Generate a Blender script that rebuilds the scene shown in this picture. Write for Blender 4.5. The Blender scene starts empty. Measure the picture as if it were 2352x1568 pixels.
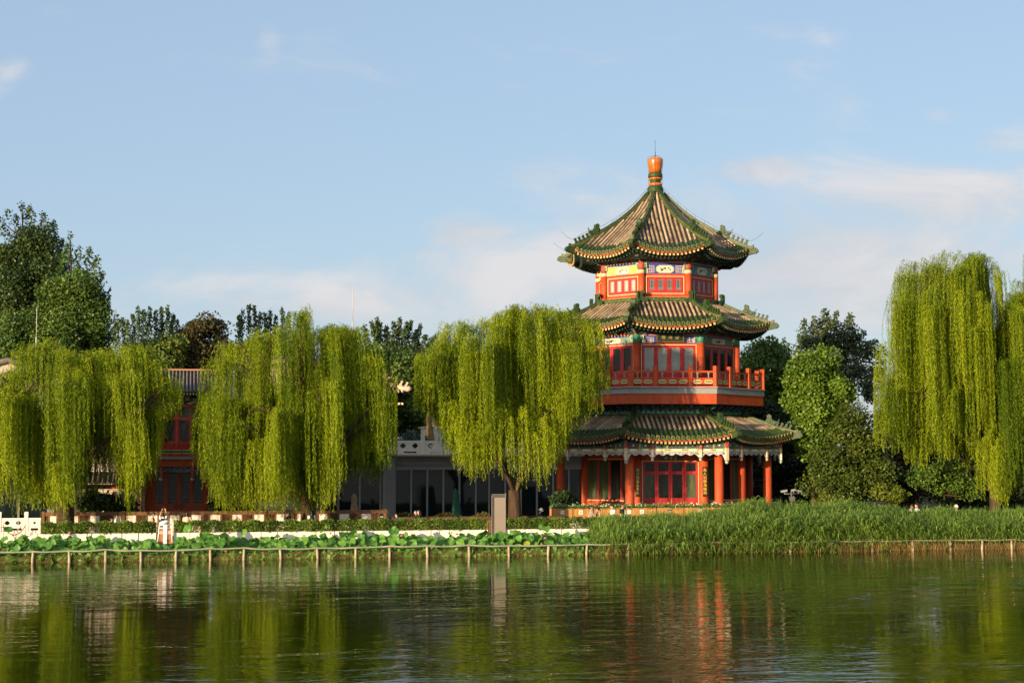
import bpy, math, random
import numpy as np
from mathutils import Matrix, Vector, Euler
R = math.radians
rng = np.random.default_rng(7)
random.seed(7)
scene = bpy.context.scene
COL = scene.collection

# ---------------------------------------------------------------- camera maths
F, CX, CY, EYE = 3530.0, 1176.0, 784.0, 4.5
PITCH = math.atan(261 / F)
SP, CP = math.sin(PITCH), math.cos(PITCH)
PHI = math.atan(0.21)
CF, SF = math.cos(PHI), math.sin(PHI)
Y0 = 69.3


def zat(y, Y):
    v = (CY - y) / F
    return EYE + Y * (SP + v * CP) / (CP - v * SP)


def aat(x, s, y=1150):
    """distance along the shore of the point s metres inland seen at column x"""
    v = (CY - y) / F
    k = (x - CX) / F / (CP - v * SP)
    return (k * (Y0 + s * CF) + s * SF) / (CF - k * SF)


def dep(a, s):
    return Y0 + a * SF + s * CF


def pt(x, y, s):
    """site coordinates (a, s, z) of a point of the place"""
    a = aat(x, s, y)
    return (a, s, zat(y, dep(a, s)))


def world(a, s, z):
    return Vector((a * CF - s * SF, Y0 + a * SF + s * CF, z))


# ---------------------------------------------------------------- materials
MATS = {}


def mat(name, col, rough=0.6, spec=0.4, var=0.0, vscale=3.0, bump=0.0, bscale=20.0, metal=0.0, col2=None, stretch=(1, 1, 1), coat=0.0):
    if name in MATS:
        return MATS[name]
    m = bpy.data.materials.new(name)
    m.use_nodes = True
    nt = m.node_tree
    b = nt.nodes['Principled BSDF']
    b.inputs['Roughness'].default_value = rough
    b.inputs['Specular IOR Level'].default_value = spec
    b.inputs['Metallic'].default_value = metal
    b.inputs['Coat Weight'].default_value = coat
    b.inputs['Base Color'].default_value = (*col, 1)
    if var or col2 or bump:
        tc = nt.nodes.new('ShaderNodeTexCoord')
        mp = nt.nodes.new('ShaderNodeMapping')
        mp.inputs['Scale'].default_value = stretch
        nt.links.new(tc.outputs['Object'], mp.inputs['Vector'])
    if var or col2:
        n = nt.nodes.new('ShaderNodeTexNoise')
        n.inputs['Scale'].default_value = vscale
        n.inputs['Detail'].default_value = 6
        n.inputs['Roughness'].default_value = 0.65
        nt.links.new(mp.outputs['Vector'], n.inputs['Vector'])
        rp = nt.nodes.new('ShaderNodeValToRGB')
        rp.color_ramp.elements[0].position = 0.32
        rp.color_ramp.elements[1].position = 0.68
        c2 = col2 if col2 else tuple(min(1, c * (1 + var)) for c in col)
        c1 = col if col2 else tuple(c * (1 - var) for c in col)
        rp.color_ramp.elements[0].color = (*c1, 1)
        rp.color_ramp.elements[1].color = (*c2, 1)
        nt.links.new(n.outputs['Fac'], rp.inputs['Fac'])
        nt.links.new(rp.outputs['Color'], b.inputs['Base Color'])
    if bump:
        n2 = nt.nodes.new('ShaderNodeTexNoise')
        n2.inputs['Scale'].default_value = bscale
        n2.inputs['Detail'].default_value = 5
        nt.links.new(mp.outputs['Vector'], n2.inputs['Vector'])
        bm = nt.nodes.new('ShaderNodeBump')
        bm.inputs['Strength'].default_value = bump
        bm.inputs['Distance'].default_value = 0.05
        nt.links.new(n2.outputs['Fac'], bm.inputs['Height'])
        nt.links.new(bm.outputs['Normal'], b.inputs['Normal'])
    MATS[name] = m
    return m


def leafmat(name, c1, c2, trans=0.35, rough=0.5, spec=0.25):
    """leaf: tint attribute runs between two leaf colours; light passes through the blade"""
    m = bpy.data.materials.new(name)
    m.use_nodes = True
    nt = m.node_tree
    b = nt.nodes['Principled BSDF']
    out = nt.nodes['Material Output']
    b.inputs['Roughness'].default_value = rough
    b.inputs['Specular IOR Level'].default_value = spec
    at = nt.nodes.new('ShaderNodeAttribute')
    at.attribute_name = 'tint'
    mx = nt.nodes.new('ShaderNodeMix')
    mx.data_type = 'RGBA'
    mx.inputs[6].default_value = (*c1, 1)
    mx.inputs[7].default_value = (*c2, 1)
    nt.links.new(at.outputs['Fac'], mx.inputs[0])
    nt.links.new(mx.outputs[2], b.inputs['Base Color'])
    t = nt.nodes.new('ShaderNodeBsdfTranslucent')
    nt.links.new(mx.outputs[2], t.inputs['Color'])
    ms = nt.nodes.new('ShaderNodeMixShader')
    ms.inputs[0].default_value = trans
    nt.links.new(b.outputs[0], ms.inputs[1])
    nt.links.new(t.outputs[0], ms.inputs[2])
    nt.links.new(ms.outputs[0], out.inputs['Surface'])
    MATS[name] = m
    return m


# ---------------------------------------------------------------- objects
ORG = {}


def tag(o, label=None, cat=None, group=None, kind=None):
    if label: o['label'] = label
    if cat: o['category'] = cat
    if group: o['group'] = group
    if kind: o['kind'] = kind
    return o


def thing(name, label, cat, at=(0, 0, 0), group=None, site=True, rot=0.0):
    o = bpy.data.objects.new(name, None)
    COL.objects.link(o)
    o.empty_display_size = 0.3
    if site:
        o.location = world(*at)
        o.rotation_euler = (0, 0, PHI)
        ORG[o] = Vector(at)
    else:
        o.location = at
        o.rotation_euler = (0, 0, rot)
        ORG[o] = Vector((0, 0, 0))
    return tag(o, label, cat, group)


class MB:
    """collects solids and links them as one mesh object"""

    def __init__(self):
        self.v = []; self.f = []; self.m = []; self.sm = []
        self.M = None
        self.mi = 0
        self.smooth = False

    def add(self, vs, fs):
        o = len(self.v)
        if self.M is not None:
            vs = [self.M @ Vector(p) for p in vs]
        self.v.extend([tuple(p) for p in vs])
        for f in fs:
            self.f.append([i + o for i in f]); self.m.append(self.mi); self.sm.append(self.smooth)

    def box(self, x0, x1, y0, y1, z0, z1):
        if x0 > x1: x0, x1 = x1, x0
        if y0 > y1: y0, y1 = y1, y0
        if z0 > z1: z0, z1 = z1, z0
        self.add([(x0, y0, z0), (x1, y0, z0), (x1, y1, z0), (x0, y1, z0), (x0, y0, z1), (x1, y0, z1), (x1, y1, z1), (x0, y1, z1)],
                 [(0, 3, 2, 1), (4, 5, 6, 7), (0, 1, 5, 4), (1, 2, 6, 5), (2, 3, 7, 6), (3, 0, 4, 7)])

    def lathe(self, prof, n=16, c=(0, 0), cap=True):
        vs, fs = [], []
        for r, z in prof:
            for k in range(n):
                a = 2 * math.pi * k / n
                vs.append((c[0] + r * math.cos(a), c[1] + r * math.sin(a), z))
        for i in range(len(prof) - 1):
            for k in range(n):
                fs.append((i * n + k, i * n + (k + 1) % n, (i + 1) * n + (k + 1) % n, (i + 1) * n + k))
        if cap:
            fs.append(tuple(range(n))[::-1]); fs.append(tuple((len(prof) - 1) * n + k for k in range(n)))
        s = self.smooth; self.smooth = True
        self.add(vs, fs); self.smooth = s

    def cyl(self, x, y, z0, z1, r, r1=None, n=14):
        self.lathe([(r, z0), (r if r1 is None else r1, z1)], n, (x, y))

    def tube(self, pts, rad, n=8, cap=True):
        pts = [Vector(p) for p in pts]
        if not hasattr(rad, '__len__'): rad = [rad] * len(pts)
        vs, fs = [], []
        ref = None
        for i, p in enumerate(pts):
            d = (pts[min(i + 1, len(pts) - 1)] - pts[max(i - 1, 0)])
            d = d.normalized() if d.length > 1e-9 else Vector((0, 0, 1))
            if ref is None:
                ref = Vector((1, 0, 0)) if abs(d.x) < 0.9 else Vector((0, 1, 0))
            a = (ref - d * ref.dot(d)).normalized(); b = d.cross(a); ref = a
            for k in range(n):
                t = 2 * math.pi * k / n
                vs.append(p + (a * math.cos(t) + b * math.sin(t)) * rad[i])
        for i in range(len(pts) - 1):
            for k in range(n):
                fs.append((i * n + k, i * n + (k + 1) % n, (i + 1) * n + (k + 1) % n, (i + 1) * n + k))
        if cap:
            fs.append(tuple(range(n))[::-1]); fs.append(tuple((len(pts) - 1) * n + k for k in range(n)))
        s = self.smooth; self.smooth = True
        self.add(vs, fs); self.smooth = s

    def prism(self, pts2, fn, d0, d1):
        """outline pts2 (p,q) extruded between d0 and d1; fn(p,q,d) -> xyz"""
        n = len(pts2)
        vs = [fn(p, q, d0) for p, q in pts2] + [fn(p, q, d1) for p, q in pts2]
        fs = [tuple(range(n))[::-1], tuple(range(n, 2 * n))] + [(k, (k + 1) % n, n + (k + 1) % n, n + k) for k in range(n)]
        self.add(vs, fs)

    def ellipsoid(self, c, r, n=12, m=8):
        vs, fs = [], []
        for i in range(m + 1):
            t = math.pi * i / m
            for k in range(n):
                a = 2 * math.pi * k / n
                vs.append((c[0] + r[0] * math.sin(t) * math.cos(a), c[1] + r[1] * math.sin(t) * math.sin(a), c[2] - r[2] * math.cos(t)))
        for i in range(m):
            for k in range(n):
                fs.append((i * n + k, i * n + (k + 1) % n, (i + 1) * n + (k + 1) % n, (i + 1) * n + k))
        s = self.smooth; self.smooth = True
        self.add(vs, fs); self.smooth = s

    def mesh(self, name, mats, org=None):
        me = bpy.data.meshes.new(name)
        v = self.v
        if org is not None:
            v = [(p[0] - org[0], p[1] - org[1], p[2] - org[2]) for p in v]
        me.from_pydata(v, [], self.f)
        for m in (mats if isinstance(mats, (list, tuple)) else [mats]):
            me.materials.append(m)
        me.polygons.foreach_set('material_index', self.m)
        me.polygons.foreach_set('use_smooth', self.sm)
        me.validate()
        me.update()
        return me

    def build(self, name, mats, parent=None, root=None):
        r = root if root is not None else parent
        while r is not None and r not in ORG: r = r.parent
        o = bpy.data.objects.new(name, self.mesh(name, mats, ORG.get(r)))
        COL.objects.link(o)
        if parent is not None: o.parent = parent
        return o


def link_mesh(name, me, parent=None, loc=(0, 0, 0), rz=0.0, scale=None, rot=None):
    o = bpy.data.objects.new(name, me)
    COL.objects.link(o)
    o.parent = parent
    o.location = loc
    o.rotation_euler = rot if rot is not None else (0, 0, rz)
    if scale: o.scale = scale
    return o


def copy_tree(o, parent=None):
    c = o.copy(); COL.objects.link(c)
    if parent is not None: c.parent = parent
    for ch in list(o.children): copy_tree(ch, c)
    return c


def top_mesh(name, mb, mats, label, cat, at, group=None, kind=None):
    """a thing that is one mesh, given in site coordinates"""
    o = bpy.data.objects.new(name, mb.mesh(name, mats, at))
    COL.objects.link(o)
    o.location = world(*at); o.rotation_euler = (0, 0, PHI)
    return tag(o, label, cat, group, kind)


def np_mesh(name, verts, nper, mats, tint=None):
    """many equal small polygons of nper corners, verts (N*nper,3)"""
    me = bpy.data.meshes.new(name)
    nv = len(verts); nf = nv // nper
    me.vertices.add(nv); me.loops.add(nv); me.polygons.add(nf)
    me.vertices.foreach_set('co', np.ascontiguousarray(verts, dtype=np.float32).ravel())
    me.loops.foreach_set('vertex_index', np.arange(nv, dtype=np.int32))
    me.polygons.foreach_set('loop_start', np.arange(0, nv, nper, dtype=np.int32))
    me.polygons.foreach_set('loop_total', np.full(nf, nper, dtype=np.int32))
    for m in (mats if isinstance(mats, (list, tuple)) else [mats]): me.materials.append(m)
    if tint is not None:
        at = me.attributes.new('tint', 'FLOAT', 'POINT')
        at.data.foreach_set('value', np.repeat(np.clip(tint, 0, 1), nper).astype(np.float32))
    me.update(calc_edges=True)
    return me


def unit(v):
    return v / np.maximum(np.linalg.norm(v, axis=1, keepdims=True), 1e-9)


def blades(pos, axis, length, width, seed_vec=None):
    """rhombic leaves: base at pos, running along axis"""
    n = len(pos)
    rv = rng.normal(size=(n, 3)) if seed_vec is None else seed_vec
    w = unit(np.cross(axis, rv))
    L = length[:, None]; W = width[:, None]
    b = pos; t = pos + axis * L
    mid = pos + axis * L * 0.45
    nrm = np.cross(axis, w)
    mid = mid + nrm * (0.06 * L)
    return np.stack([b, mid + w * W * 0.5, t, mid - w * W * 0.5], axis=1).reshape(-1, 3)


# text -> mesh
def text_mesh(body, size, extr, material, spacing=1.0):
    cu = bpy.data.curves.new('lettering', 'FONT')
    cu.body = body; cu.size = size; cu.extrude = extr
    cu.align_x = 'CENTER'; cu.align_y = 'CENTER'; cu.space_line = spacing
    cu.resolution_u = 2
    o = bpy.data.objects.new('lettering', cu); COL.objects.link(o)
    dg = bpy.context.evaluated_depsgraph_get()
    me = bpy.data.meshes.new_from_object(o.evaluated_get(dg))
    bpy.data.objects.remove(o); bpy.data.curves.remove(cu)
    me.materials.clear(); me.materials.append(material)
    me.name = 'lettering'
    return me


def remeshed(mb, name, mats, voxel, org=None):
    """one continuous skin round the joined solids"""
    me = mb.mesh(name, mats, org)
    o = bpy.data.objects.new(name, me); COL.objects.link(o)
    md = o.modifiers.new('skin', 'REMESH'); md.mode = 'VOXEL'; md.voxel_size = voxel; md.use_smooth_shade = True
    sm = o.modifiers.new('soft', 'SMOOTH'); sm.factor = 0.5; sm.iterations = 2
    dg = bpy.context.evaluated_depsgraph_get()
    m2 = bpy.data.meshes.new_from_object(o.evaluated_get(dg))
    bpy.data.objects.remove(o); bpy.data.meshes.remove(me)
    m2.name = name
    m2.materials.clear()
    for m in (mats if isinstance(mats, (list, tuple)) else [mats]): m2.materials.append(m)
    return m2
# ---------------------------------------------------------------- materials of the buildings
RED = mat('vermilion_wall', (0.31, 0.040, 0.009), 0.6, 0.3, 0.0, 2.3, 0.15, 14, col2=(0.47, 0.075, 0.019), stretch=(1.6, 1.6, 0.45))
CRIM = mat('crimson_paint', (0.30, 0.018, 0.020), 0.5, 0.3, 0.0, 3, 0.08, 14, col2=(0.45, 0.030, 0.034), stretch=(2, 2, 0.6))
GREEN = mat('green_glaze', (0.012, 0.034, 0.012), 0.45, 0.18, 0.0, 3.5, 0.4, 14, col2=(0.048, 0.070, 0.020))
GREEND = mat('dark_green_glaze', (0.006, 0.024, 0.010), 0.45, 0.3, 0.0, 5, 0.3, 14, col2=(0.016, 0.05, 0.018))
TILEEND = mat('worn_tile_end', (0.05, 0.065, 0.02), 0.55, 0.3, 0.0, 7, 0, 10, col2=(0.32, 0.25, 0.10))
RIDGELINE = mat('ridge_line_glaze', (0.05, 0.07, 0.02), 0.5, 0.3, 0.0, 4, 0, 10, col2=(0.36, 0.29, 0.11))
TILE = mat('tan_roof_tile', (0.115, 0.082, 0.052), 0.75, 0.2, 0.0, 1.6, 0.35, 30, col2=(0.40, 0.295, 0.185))
PAN = mat('pan_tile', (0.022, 0.016, 0.012), 0.85, 0.2, 0.0, 4, 0.4, 24, col2=(0.075, 0.052, 0.036))
CREAM = mat('cream_paint', (0.72, 0.58, 0.30), 0.5, 0.3, 0.08, 4)
GOLD = mat('gold_paint', (0.62, 0.36, 0.05), 0.35, 0.5, 0.1, 4)
AMBER = mat('amber_glaze', (0.34, 0.075, 0.005), 0.22, 0.5, 0.0, 3, 0.1, 9, col2=(0.50, 0.135, 0.010), coat=0.3)
BLUE = mat('ultramarine_paint', (0.035, 0.05, 0.26), 0.5, 0.4, 0.2, 5)
TEAL = mat('malachite_paint', (0.05, 0.20, 0.13), 0.5, 0.4, 0.2, 5)
TEALD = mat('dark_malachite_paint', (0.018, 0.055, 0.04), 0.55, 0.3, 0.25, 5)
YELL = mat('yellow_paint', (0.62, 0.52, 0.10), 0.5, 0.3, 0.2, 9)
PAPER = mat('picture_ground', (0.66, 0.60, 0.45), 0.6, 0.3, 0.1, 5)
INK = mat('ink', (0.035, 0.03, 0.02), 0.6, 0.3)
GREYB = mat('grey_stone_band', (0.24, 0.235, 0.225), 0.75, 0.3, 0.15, 3, 0.1, 20)
PLINTH = mat('plinth_stone', (0.30, 0.28, 0.24), 0.8, 0.3, 0.2, 3, 0.2, 12)
GLASS = mat('dark_glass', (0.010, 0.013, 0.011), 0.06, 0.16)
GLASSG = mat('curtained_glass', (0.17, 0.185, 0.165), 0.12, 0.5, 0.12, 1.2)
GLASSC = mat('sunlit_blind_glass', (0.36, 0.36, 0.33), 0.15, 0.5, 0.1, 2, stretch=(14, 14, 0.4))  # panes of the left faces, sunlight put into their pale colour
GLASSD = mat('green_dim_glass', (0.055, 0.07, 0.035), 0.06, 0.16, 0.5, 1.2, stretch=(2.5, 2.5, 0.3))
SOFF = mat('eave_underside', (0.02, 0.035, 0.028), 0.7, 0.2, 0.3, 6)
BRBLUE = mat('bracket_blue', (0.03, 0.06, 0.14), 0.55, 0.3, 0.2, 6)
WOODD = mat('dark_board', (0.012, 0.014, 0.012), 0.4, 0.4)
FRET = mat('carved_fretwork', (0.16, 0.19, 0.27), 0.6, 0.3, 0.0, 14, 0.0, 10, col2=(0.60, 0.60, 0.58))
PALEWOOD = mat('weathered_pink_paint', (0.50, 0.36, 0.25), 0.6, 0.3, 0.0, 6, 0, 10, col2=(0.62, 0.52, 0.36))
WIRE = mat('grey_wire', (0.10, 0.10, 0.10), 0.5, 0.4, metal=0.4)
STONEW = mat('grey_ornament', (0.35, 0.33, 0.28), 0.7, 0.3)

PX, PY, PTH = 8.298, 88.0, 3.61
C22, S22 = math.cos(R(22.5)), math.sin(R(22.5))


def zf(y, rad):
    """height of picture row y on the front plane of a ring of this radius"""
    return zat(y, PY - rad * C22)


def face(i):
    return Matrix.Rotation(R(45 * i), 4, 'Z')


def octagon(r, rot=22.5):
    return [(r * math.cos(R(rot - 90 + 45 * i)), r * math.sin(R(rot - 90 + 45 * i))) for i in range(8)]


def octring(mb, r, z0, z1, r2=None):
    """solid octagonal drum"""
    r2 = r if r2 is None else r2
    a = octagon(r); b = octagon(r2)
    vs = [(x, y, z0) for x, y in a] + [(x, y, z1) for x, y in b]
    mb.add(vs, [tuple(range(8))[::-1], tuple(range(8, 16))] + [(k, (k + 1) % 8, 8 + (k + 1) % 8, 8 + k) for k in range(8)])


pav = thing('lakeside_pavilion', 'tall red octagonal pavilion with three green-edged tile roofs and an orange finial', 'pavilion', (PX, PY, 0.5), site=False, rot=R(PTH))
ORG[pav] = Vector((0, 0, 0.5))


def facepart(name, fn, mats, parent, faces=range(8), label=None):
    """build for face 0 and repeat round the octagon, sharing the mesh"""
    mb = MB(); fn(mb)
    me = None; outl = []
    root = parent
    while root not in ORG: root = root.parent
    me = mb.mesh(name, mats, ORG[root])
    for i in faces:
        outl.append(link_mesh(name, me, parent, rz=R(45 * i)))
    return outl


# hip profile shared by the roofs: (fraction of radius from centre, fraction of drop)
HIP = [(0.0, 0.0), (0.08, 0.06), (0.2, 0.255), (0.3, 0.40), (0.45, 0.575), (0.6, 0.715), (0.75, 0.835), (0.9, 0.945), (1.0, 1.0)]


def hipf(t, lin):
    c = np.interp(t, [p[0] for p in HIP], [p[1] for p in HIP])
    return c


def make_roof(r0, r1, ztop, zcor, zmid, zmid0, sp, glen, lin, name_label=None, slope=0.0):
    up = zcor - zmid

    def hr(s):
        if not lin:
            return ztop + (zcor - ztop) * hipf(r0 / r1 + (1 - r0 / r1) * s, 0)
        return ztop + (zcor - ztop) * (s * (1 + 0.45 * (1 - s)))

    def rr(s): return r0 + (r1 - r0) * s

    def P(s, q):
        r = rr(s); a = r * C22 * (1 - 0.035 * s * s * (1 - q * q))
        zc = hr(s); zm = zc - up * s ** 2.5
        return (q * r * S22, -a, zm + (zc - zm) * abs(q) ** 2.4)
    root = pav
    # --- tile field
    mb = MB()
    for i in range(8):
        mb.M = face(i)
        n1, n2 = 12, 12
        mb.mi = 1
        vs = [P(a / n1, -1 + 2 * b / n2) for a in range(n1 + 1) for b in range(n2 + 1)]
        fs = [(a * (n2 + 1) + b, a * (n2 + 1) + b + 1, (a + 1) * (n2 + 1) + b + 1, (a + 1) * (n2 + 1) + b) for a in range(n1) for b in range(n2)]
        mb.smooth = True
        mb.add(vs, [f[::-1] for f in fs])
        mb.smooth = False
        hw = rr(1) * S22
        nr = int(hw / sp)
        dropL = math.hypot((r1 - r0) * C22, ztop - zcor)
        for k in range(-nr, nr + 1):
            x = k * sp
            s0 = max(0.0, ((abs(x) + 0.12) / S22 - r0) / (r1 - r0))
            if s0 > 0.96: continue
            ln = (1 - s0) * dropL
            nseg = max(2, int(ln / 0.30))
            pts, rad, col = [], [], []
            for j in range(nseg * 2 + 1):
                s = s0 + (1 - s0) * j / (nseg * 2)
                q = x / (rr(s) * S22)
                p = P(s, max(-1, min(1, q)))
                pts.append((x, p[1], p[2] + 0.025))
                rad.append(0.073 if j % 2 else 0.064)
            # half round tile rows; the last stretch is glazed green
            jg = max(1, int(len(pts) - 1 - round(glen / ln * (len(pts) - 1)))) if ln > glen else 0
            for (lo, hi, mi) in ((0, jg, 0), (jg, len(pts) - 1, 2)):
                if hi <= lo: continue
                mb.mi = mi
                if mi == 0 and (k * 7 + i * 3) % 5 == 0: mb.mi = 5
                vs, fs = [], []
                for j in range(lo, hi + 1):
                    for h in range(6):
                        a = math.pi * h / 5
                        vs.append((pts[j][0] + rad[j] * math.cos(a), pts[j][1], pts[j][2] + rad[j] * 1.1 * math.sin(a)))
                for j in range(hi - lo):
                    for h in range(5):
                        fs.append((j * 6 + h, j * 6 + h + 1, (j + 1) * 6 + h + 1, (j + 1) * 6 + h))
                mb.smooth = True; mb.add(vs, [f[::-1] for f in fs]); mb.smooth = False
            # round end tile and hanging drip tile
            x0, y0, z0 = pts[-1]
            mb.mi = 3
            mb.prism([(0.1 * math.cos(2 * math.pi * h / 10), 0.1 * math.sin(2 * math.pi * h / 10)) for h in range(10)], lambda p, q, d: (x0 + p, y0 - d, z0 + 0.02 + q), -0.03, 0.03)
            mb.mi = 2
            mb.prism([(0.072 * math.cos(2 * math.pi * h / 10), 0.072 * math.sin(2 * math.pi * h / 10)) for h in range(10)], lambda p, q, d: (x0 + p, y0 - d, z0 + 0.02 + q), 0.03, 0.036)
            xm = x + sp / 2
            qm = xm / (r1 * S22)
            if abs(qm) < 1:
                p = P(1, qm)
                mb.mi = 2
                mb.prism([(-0.11, 0.03), (-0.1, -0.04), (0, -0.13), (0.1, -0.04), (0.11, 0.03)], lambda u, w, d: (xm + u, p[1] - d, p[2] + w), -0.02, 0.02)
                mb.mi = 3
                mb.prism([(-0.115, 0.0), (-0.1, -0.06), (0, -0.15), (0.1, -0.06), (0.115, 0.0), (0.1, -0.035), (0, -0.12), (-0.1, -0.035)], lambda u, w, d: (xm + u, p[1] - d, p[2] + w), 0.021, 0.027)
            # green band of pan tiles
        mb.mi = 4
        sg = 1 - glen / dropL
        vs = []
        for a in range(4):
            s = sg + (1 - sg) * a / 3
            for b in range(n2 + 1):
                p = P(s, -1 + 2 * b / n2); vs.append((p[0], p[1], p[2] + 0.006))
        fs = [(a * (n2 + 1) + b, (a + 1) * (n2 + 1) + b, (a + 1) * (n2 + 1) + b + 1, a * (n2 + 1) + b + 1) for a in range(3) for b in range(n2)]
        mb.add(vs, fs)
    TILE2 = mat('pale_roof_tile', (0.27, 0.20, 0.13), 0.75, 0.2, 0.0, 2.2, 0.3, 30, col2=(0.46, 0.35, 0.235))
    roof = mb.build('roof', [TILE, PAN, GREEN, TILEEND, GREEND, TILE2], pav)
    # --- hip ridges
    mb = MB()
    N = 26
    path = []
    for j in range(N + 1):
        s = j / N
        path.append((-rr(s) * (1.0 if s < 1 else 1.0), hr(s)))
    path.append((-(r1 + 0.16), zcor + 0.07))

    def sweep(w, h0, h1, lo, hi, mi):
        vs = []
        for j in range(lo, hi + 1):
            y, z = path[j]
            vs += [(-w, y, z + h0), (w, y, z + h0), (w, y, z + h1), (-w, y, z + h1)]
        n = hi - lo
        fs = [(0, 1, 2, 3), tuple(n * 4 + k for k in (3, 2, 1, 0))]
        for j in range(n):
            for k in range(4):
                fs.append((j * 4 + k, j * 4 + 4 + k, j * 4 + 4 + (k + 1) % 4, j * 4 + (k + 1) % 4))
        mb.mi = mi; mb.add(vs, fs)
    jb = int(N * (0.70 if not lin else 0.52))
    j0 = 1 if not lin else 0
    sweep(0.11, -0.1, 0.17, j0, jb, 0)
    sweep(0.13, 0.0, 0.02, j0, len(path) - 1, 1)
    sweep(0.122, 0.14, 0.16, j0, jb, 1)
    sweep(0.085, 0.17, 0.25, j0, jb, 0)
    sweep(0.11, -0.1, 0.13, jb, len(path) - 1, 0)
    sweep(0.12, 0.085, 0.105, jb, len(path) - 1, 1)
    mb.mi = 0
    # projecting beam head below the corner
    y, z = path[-1]
    mb.prism([(0, 0), (0.22, -0.02), (0.34, -0.12), (0.40, -0.26), (0.30, -0.24), (0.2, -0.34), (0, -0.34), (-0.5, -0.42), (-0.5, -0.1)], lambda p, q, d: (d, y - p * 0.7, z - 0.03 + q), -0.13, 0.13)
    rme = mb.mesh('ridge', [GREEN, RIDGELINE], ORG[pav])
    # --- ridge beasts
    global drag, be
    drag = MB()
    drag.prism([(-0.2, 0), (0.24, 0), (0.38, 0.1), (0.50, 0.14), (0.40, 0.2), (0.22, 0.24), (0.12, 0.36), (0.10, 0.55), (-0.04, 0.62), (-0.15, 0.54), (-0.12, 0.40), (-0.22, 0.25), (-0.26, 0.1)], lambda p, q, d: (d, -p, q), -0.12, 0.12)
    drag.prism([(0.40, 0.2), (0.5, 0.22), (0.56, 0.3), (0.52, 0.38), (0.53, 0.3), (0.47, 0.25)], lambda p, q, d: (d, -p, q), -0.03, 0.03)
    drag.prism([(-0.1, 0.1), (0.1, 0.12), (0.05, 0.3), (-0.08, 0.34)], lambda p, q, d: (d, -p, q), -0.16, 0.16)
    dme = drag.mesh('ridge_dragon', [GREEN])
    be = MB()
    be.prism([(-0.08, 0), (0.07, 0), (0.06, 0.1), (0.09, 0.17), (0.14, 0.2), (0.12, 0.26), (0.05, 0.31), (0.0, 0.27), (-0.02, 0.18), (-0.08, 0.1), (-0.12, 0.16), (-0.13, 0.08)], lambda p, q, d: (d, -p, q), -0.045, 0.045)
    be.prism([(-0.06, 0), (0.05, 0), (0.04, 0.12), (-0.05, 0.12)], lambda p, q, d: (d, -p, q), -0.065, 0.065)
    bme = be.mesh('ridge_beast', [GREEN])
    for i in range(8):
        rz = R(-22.5 + 45 * i)
        link_mesh('ridge', rme, roof, rz=rz)
        if i in (7, 0, 1, 2, 3, 6):
            jd = jb
            ss = [(jd / N, dme)] + [((jd + 1.6 + k * (N - jd - 1.2) / 5.4) / N, bme) for k in range(5)]
            for s, me in ss:
                y = np.interp(s * N, range(len(path)), [p[0] for p in path]); z = np.interp(s * N, range(len(path)), [p[1] for p in path])
                zz = z + (0.1 if me is dme else 0.12) - 0.5
                link_mesh('ridge_dragon' if me is dme else 'ridge_beast', me, roof, loc=(-y * math.cos(rz - math.pi / 2), -y * math.sin(rz - math.pi / 2), zz), rz=rz)
    return roof, P


def eave(P, rw, zw, zb, roof):
    """rafters and boards below the eave, reaching in to the wall ring rw at height zw"""
    mb = MB()
    for i in range(8):
        mb.M = face(i)
        mb.mi = 0
        n = 12
        vs = []
        for b in range(n + 1):
            q = -1 + 2 * b / n
            p = P(1, q); vs.append((p[0] * 0.985, p[1] + 0.06, p[2] - 0.14))
        for b in range(n + 1):
            q = -1 + 2 * b / n
            vs.append((q * rw * S22, -rw * C22, zw))
        mb.add(vs, [(b, b + 1, n + 2 + b, n + 1 + b) for b in range(n)])
        # red fascia following the curve of the eave
        mb.mi = 1
        vs = []
        for b in range(n + 1):
            q = -1 + 2 * b / n
            p = P(1, q); x = p[0] * 0.98
            vs += [(x, p[1] + 0.05, p[2] - 0.02), (x, p[1] + 0.05, p[2] - 0.16), (x, p[1] + 0.11, p[2] - 0.16), (x, p[1] + 0.11, p[2] - 0.02)]
        fs = []
        for b in range(n):
            for k in range(4): fs.append((b * 4 + k, b * 4 + 4 + k, b * 4 + 4 + (k + 1) % 4, b * 4 + (k + 1) % 4))
        mb.add(vs, [f[::-1] for f in fs])
        # two rows of square rafter ends
        hw = abs(P(1, 1)[0])
        nr = int(hw / 0.22)
        for k in range(-nr, nr + 1):
            x = k * 0.22
            p = P(1, x / hw)
            mb.mi = 2; mb.box(x - 0.055, x + 0.055, p[1] + 0.055, p[1] + 0.10, p[2] - 0.285, p[2] - 0.175)
            mb.mi = 3; mb.box(x - 0.05, x + 0.05, p[1] + 0.10, p[1] + 0.7, p[2] - 0.28, p[2] - 0.18)
            mb.mi = 4; mb.box(x - 0.04, x + 0.04, p[1] + 0.45, p[1] + 0.47, p[2] - 0.40, p[2] - 0.31)
            mb.mi = 3; mb.box(x - 0.04, x + 0.04, p[1] + 0.47, p[1] + 0.95, p[2] - 0.40, p[2] - 0.31)
    return mb.build('rafters', [SOFF, RED, mat('rafter_ochre', (0.30, 0.21, 0.08), 0.6, 0.3, 0.0, 9, 0, 10, col2=(0.58, 0.45, 0.22)), SOFF, TEALD], roof)


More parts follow.
